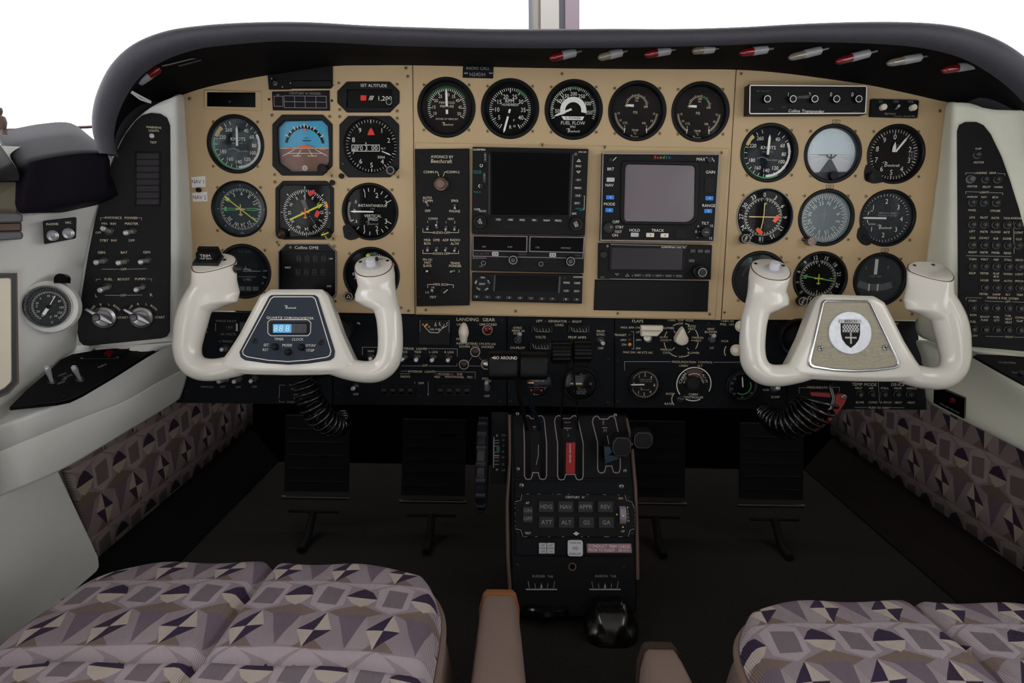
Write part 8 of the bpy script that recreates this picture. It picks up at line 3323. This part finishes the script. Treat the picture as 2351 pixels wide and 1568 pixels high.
def octknob(e, p0, x0, x1, y0, y1, Y, d=0.024):
    cx, cy = (x0 + x1) / 2, (y0 + y1) / 2
    a = W(x0, cy, Y) - p0
    b_ = W(x1, cy, Y) - p0
    zt, zb = (W(cx, y0, Y) - p0).z, (W(cx, y1, Y) - p0).z
    hw, hh = (b_.x - a.x) / 2, (zt - zb) / 2
    c = Vector(((a.x + b_.x) / 2, a.y, (zt + zb) / 2))
    o8 = [(-1, -0.45), (-0.6, -1), (0.6, -1), (1, -0.45), (1, 0.45), (0.6, 1), (-0.6, 1), (-1, 0.45)]
    g = MB()
    g.loft([[c + Vector((x * hw * k, dy, z * hh * k)) for x, z in o8] for k, dy in ((0.9, d), (1.0, d * 0.8), (1.0, 0.0), (0.9, -0.003))])
    g.build('grip', 'rubber', e)
    g = MB()
    g.ribbon([(x * hw * 0.87, z * hh * 0.87) for x, z in o8], 0.0006, 0, True)
    g.v = [tuple(c + Vector((x, -0.0033, y))) for x, y, z in g.v]
    g.build('edge_highlight', 'steel', e)


e, p0 = lever('mixture_lever', 'black mixture lever with a low octagonal grip over the slot', [(1385, 1060, -0.018), (1395, 1050, -0.04), (1415, 1035, -0.06)], 0.008, 0.004, 'steel_dark', None)
g = MB()
wz = [W(1387, 1026, -0.05), W(1402, 1026, -0.05), W(1405, 1040, -0.05), W(1412, 1048, -0.05), W(1424, 1052, -0.05), W(1390, 1064, -0.05)]
g.loft([[p - p0 for p in wz], [p - p0 + Vector((0, 0.006, 0)) for p in wz]])
g.build('bracket', 'blade_blue', e)
octknob(e, p0, 1404, 1450, 1001, 1048, -0.075)
e, p0 = lever('mixture_lever', 'black mixture lever with an octagonal grip reaching past the pedestal edge', [(1412, 1055, -0.016), (1440, 1035, -0.04), (1465, 1018, -0.05)], 0.006, 0.004, 'steel_dark', None)
octknob(e, p0, 1453, 1499, 990, 1029, -0.065)

# ================================================================== rudder pedals
for i, (x0, x1, yb_p, lab) in enumerate(((648, 804, 1143, 'dim rudder pedal, leftmost of the four in the dark footwell'), (917, 1071, 1152, 'dim rudder pedal just left of the pedestal'),
                                         (1425, 1576, 1156, 'dim rudder pedal just right of the pedestal'), (1693, 1847, 1161, 'dim rudder pedal, rightmost of the four in the dark footwell'))):
    Yp = 0.20
    c = W((x0 + x1) / 2, yb_p, Yp)
    e = bpy.data.objects.new('rudder_pedal', None)
    COL.objects.link(e)
    e.location = (c.x, c.y, 0.0)
    tag(e, lab, 'pedal', group='rudder pedals')
    hw = (W(x1, yb_p, Yp) - W(x0, yb_p, Yp)).x / 2
    zc = c.z
    g = MB()
    g.tube([Vector((-hw, 0, zc)), Vector((hw, 0, zc))], 0.0035, 10)
    g.build('hinge_bar', 'steel_dark', e, smooth=True)
    g = MB()
    pr = [Vector((0, 0.004, zc + 0.012)), Vector((0, 0.03, zc + 0.15))]
    g.loft([[Vector((sx * hw * 0.94, p.y + sy * 0.004, p.z)) for sx, sy in ((-1, -1), (1, -1), (1, 1), (-1, 1))] for p in pr])
    pd = g.build('pad', 'pedal_black', e)
    for k in range(5):
        zz = zc + 0.03 + k * 0.024
        g = MB()
        yy = 0.004 + 0.026 * (zz - zc - 0.012) / 0.138 - 0.005
        g.tube([Vector((-hw * 0.85, yy, zz)), Vector((hw * 0.85, yy, zz))], 0.0022, 6)
        g.build('tread', 'pedal_black', pd)
    g = MB()
    g.tube([Vector((-hw * 0.72, -0.02, zc - 0.018)), Vector((hw * 0.72, -0.02, zc - 0.018))], 0.003, 8)
    g.build('cross_bar', 'pedal_black', e, smooth=True)
    g = MB()
    g.tube([Vector((0, -0.02, zc - 0.018)), Vector((0, -0.06, max(zc - 0.05, 0.006))), Vector((0, -0.10, 0.005))], 0.007, 12)
    g.build('arm', 'pedal_black', e, smooth=True)

# ================================================================== seats
ZS = 0.205


def seat(label, xC, xEdge, yF, side, depth=0.5, cross=None, flare=0.03):
    """side +1: the given edge is on the right of the centre seam"""
    hw = abs(xEdge - xC)
    hd = depth / 2
    yc = yF - hd
    e = bpy.data.objects.new('seat', None)
    COL.objects.link(e)
    e.location = (xC, yc, 0)
    tag(e, label, 'seat', group='front seats')
    NX, NY = 96, 96
    V, F_ = [], []

    def edgept(s_, t):
        x = s_ * hw * (1 - 0.17 * abs(t) ** 7)
        y = t * hd * (1 - 0.10 * abs(s_) ** 5)
        return x, y
    for j in range(NY + 1):
        t = -1 + 2 * j / NY
        for i in range(NX + 1):
            s_ = -1 + 2 * i / NX
            x, y = edgept(s_, t)
            ed = max(abs(s_), abs(t))
            z = ZS + 0.012 * (1 - s_ ** 4) * (1 - t ** 4)
            k = max(0, (ed - 0.92) / 0.08)
            z -= 0.022 * k ** 2.2
            z -= 0.010 * math.exp(-(x / 0.0055) ** 2) * (1 if abs(t) < 0.995 else 1)
            if cross is not None:
                z -= 0.010 * math.exp(-((y + yc - cross) / 0.006) ** 2)
            z += 0.0015 * math.sin(x * 60 + y * 23) * math.sin(y * 47)
            V.append((x, y, z))
    for j in range(NY):
        for i in range(NX):
            a = j * (NX + 1) + i
            F_.append((a, a + 1, a + NX + 2, a + NX + 1))
    me = bpy.data.meshes.new('cushion')
    me.from_pydata(V, [], F_)
    me.materials.append(MATS['seat_fabric'])
    me.shade_smooth()
    uv_planar(me, lambda c: c.x + 0.004, lambda c: c.y - hd + 0.032 + 0.028)
    obj_mesh('cushion', me, e)
    loop = [edgept(-1 + 2 * i / NX, 1) for i in range(NX)] + [edgept(1, 1 - 2 * i / NY) for i in range(NY)] + \
           [edgept(1 - 2 * i / NX, -1) for i in range(NX)] + [edgept(-1, -1 + 2 * i / NY) for i in range(NY)]
    zE = ZS - 0.022
    g = MB()
    lp = [Vector((x, y, zE)) for x, y in loop]
    g.tube(lp + [lp[0]], 0.0042, 8, caps=False)
    g.build('piping', 'leather', e, smooth=True)
    g = MB()
    rings = []
    for dz, k in ((0.004, 0.995), (-0.012, 1.0), (-0.03, 1.03), (-0.06, 1.0 + flare * 2), (-0.10, 1.0 + flare * 2), (-0.13, 0.98)):
        rings.append([(x * (1 + (k - 1) * 1.0), y * (1 + (k - 1) * 0.35), zE + dz) for x, y in loop])
    g.loft([list(reversed(r_)) for r_ in rings], caps=False)
    g.build('side_skirt', 'leather', e, smooth=True)
    g = MB()
    rings = [[(x * 0.8, y * 0.8, z) for x, y in loop] for z in (0.001, 0.07)]
    g.loft([list(reversed(r_)) for r_ in rings])
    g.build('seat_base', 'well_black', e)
    return e


yF = WZ(600, 1303, ZS - 0.012).y
xC = WZ(525, 1440, ZS).x
xR = WZ(1004, 1490, ZS).x
seat('patterned fabric seat cushion with brown leather sides, lower left', xC, xR, yF, 1, 0.5, WZ(500, 1535, ZS).y)
yF = WZ(1950, 1389, ZS - 0.012).y
xC = WZ(2165, 1450, ZS).x
xE = WZ(1692, 1475, ZS).x
seat('patterned fabric seat cushion with brown leather sides, lower right', xC, xE, yF, -1, 0.5, None)


def armrest(label, far, near, ztop, wf, wn, yfar, ynear, cap_m):
    e = bpy.data.objects.new('armrest', None)
    COL.objects.link(e)
    a = WZ(far[0], far[1], ztop)
    n = WZ(near[0], near[1], ztop)
    d = (n - a)
    n = a + d * 2.4
    e.location = a
    tag(e, label, 'armrest', group='armrests')
    wa = wf
    wb = wf + (wn - wf) * 2.4

    def sec(c, w, k=1.0):
        pr = [(-1, -0.06), (-0.98, -0.02), (-0.80, -0.004), (-0.62, 0.0), (0.62, 0.0), (0.80, -0.004), (0.98, -0.02), (1, -0.06)]
        return [c - a + Vector((x * w / 2 * k, 0, z)) for x, z in pr]
    g = MB()
    rings = [sec(a + Vector((0, 0.0, -0.006)), wa, 0.93), sec(a + Vector((0, -0.006, -0.001)), wa, 0.99), sec(a + Vector((0, -0.012, 0)), wa)]
    for k in range(1, 8):
        t = k / 7
        rings.append(sec(a.lerp(n, t), wa + (wb - wa) * t))
    g.loft(rings)
    g.build('pad', 'leather', e, smooth=True, sharp=50)
    g = MB()
    g.loft([sec(a + Vector((0, 0.006, -0.001)), wa, 1.06), sec(a + Vector((0, -0.004, 0.0015)), wa, 1.07)])
    g.build('end_cap', cap_m, e, smooth=True)
    return e


def wpx(x0, x1, y, Z):
    return (WZ(x1, y, Z) - WZ(x0, y, Z)).x


armrest('brown leather armrest with a tan end beside the left seat', (1147, 1358), (1144, 1568), 0.18, wpx(1103, 1192, 1358, 0.18), wpx(1074, 1215, 1568, 0.18), 0, 0, 'tan_edge')
armrest('brown leather armrest with a dark end beside the right seat', (1514, 1480), (1540, 1568), 0.18, wpx(1470, 1560, 1480, 0.18), wpx(1470, 1606, 1568, 0.18), 0, 0, 'leather_dark')

# ================================================================== post lamps under the glareshield
LAMPS = [((1263, 134), (1335, 117), 'red_lamp', 'red tipped post lamp under the glareshield, leftmost of the row'),
         ((1374, 133), (1440, 117), 'bulb_glass', 'clear tipped post lamp, second in the row under the glareshield'),
         ((1481, 126), (1552, 113), 'red_lamp', 'red tipped post lamp, third in the row under the glareshield'),
         ((1590, 117), (1650, 111), 'bulb_glass', 'clear post lamp mostly hidden behind the glareshield lip'),
         ((1699, 122), (1776, 111), 'red_lamp', 'red tipped post lamp, fifth in the row, above the panel seam'),
         ((1811, 133), (1902, 111), 'bulb_glass', 'clear tipped post lamp above the long transponder'),
         ((1919, 142), (2014, 117), 'red_lamp', 'red tipped post lamp above the right end of the transponder'),
         ((2037, 146), (2132, 128), 'bulb_glass', 'clear tipped post lamp, second from the right end of the row'),
         ((2162, 162), (2258, 146), 'red_lamp', 'red tipped post lamp, rightmost under the glareshield'),
         ((368, 156), (308, 196), 'red_lamp', 'red tipped post lamp under the left end of the glareshield')]
for (ax, ay), (bx, by), m_, lab in LAMPS:
    Yl = -0.118
    a, b_ = W(ax, ay, Yl - 0.006), W(bx, by, Yl + 0.006)
    e = bpy.data.objects.new('post_lamp', None)
    COL.objects.link(e)
    e.location = a
    tag(e, lab, 'lamp', group='post lamps under the glareshield')
    d = b_ - a
    r_ = 0.0048
    g = MB()
    g.tube([d * 0.0, d * 0.05, d * 0.12, d * 0.38], [r_ * 0.35, r_ * 0.75, r_ * 0.95, r_], 14)
    g.build('bulb', m_, e, smooth=True)
    g = MB()
    g.tube([d * 0.37, d * 0.39, d * 0.78, d * 0.82], [r_ * 1.02, r_ * 1.08, r_ * 1.05, r_ * 0.6], 14)
    g.build('socket', 'bulb_body', e, smooth=True)
    g = MB()
    g.tube([d * 0.8, d * 1.0], [r_ * 0.35, r_ * 0.25], 8)
    g.build('lead', 'bulb_glass', e, smooth=True)
g = MB()
g.tube([W(372, 152, -0.125), W(390, 148, -0.12), W(430, 138, -0.11), W(462, 131, -0.10), W(462, 138, -0.10), W(410, 152, -0.11)], 0.0012, 6)
tag(g.build('wire_hook', 'steel_dark', smooth=True), 'thin wire hook under the left end of the glareshield', 'hook')
g = MB()
g.tube([W(298, 208, -0.12), W(312, 216, -0.115), W(346, 234, -0.10)], 0.0016, 6)
g.tube([W(298, 210, -0.12), W(322, 228, -0.112), W(346, 236, -0.10)], 0.0012, 6)
tag(g.build('wire_clip', 'grey_button', smooth=True), 'white wire clip where the glareshield meets the left console', 'clip')
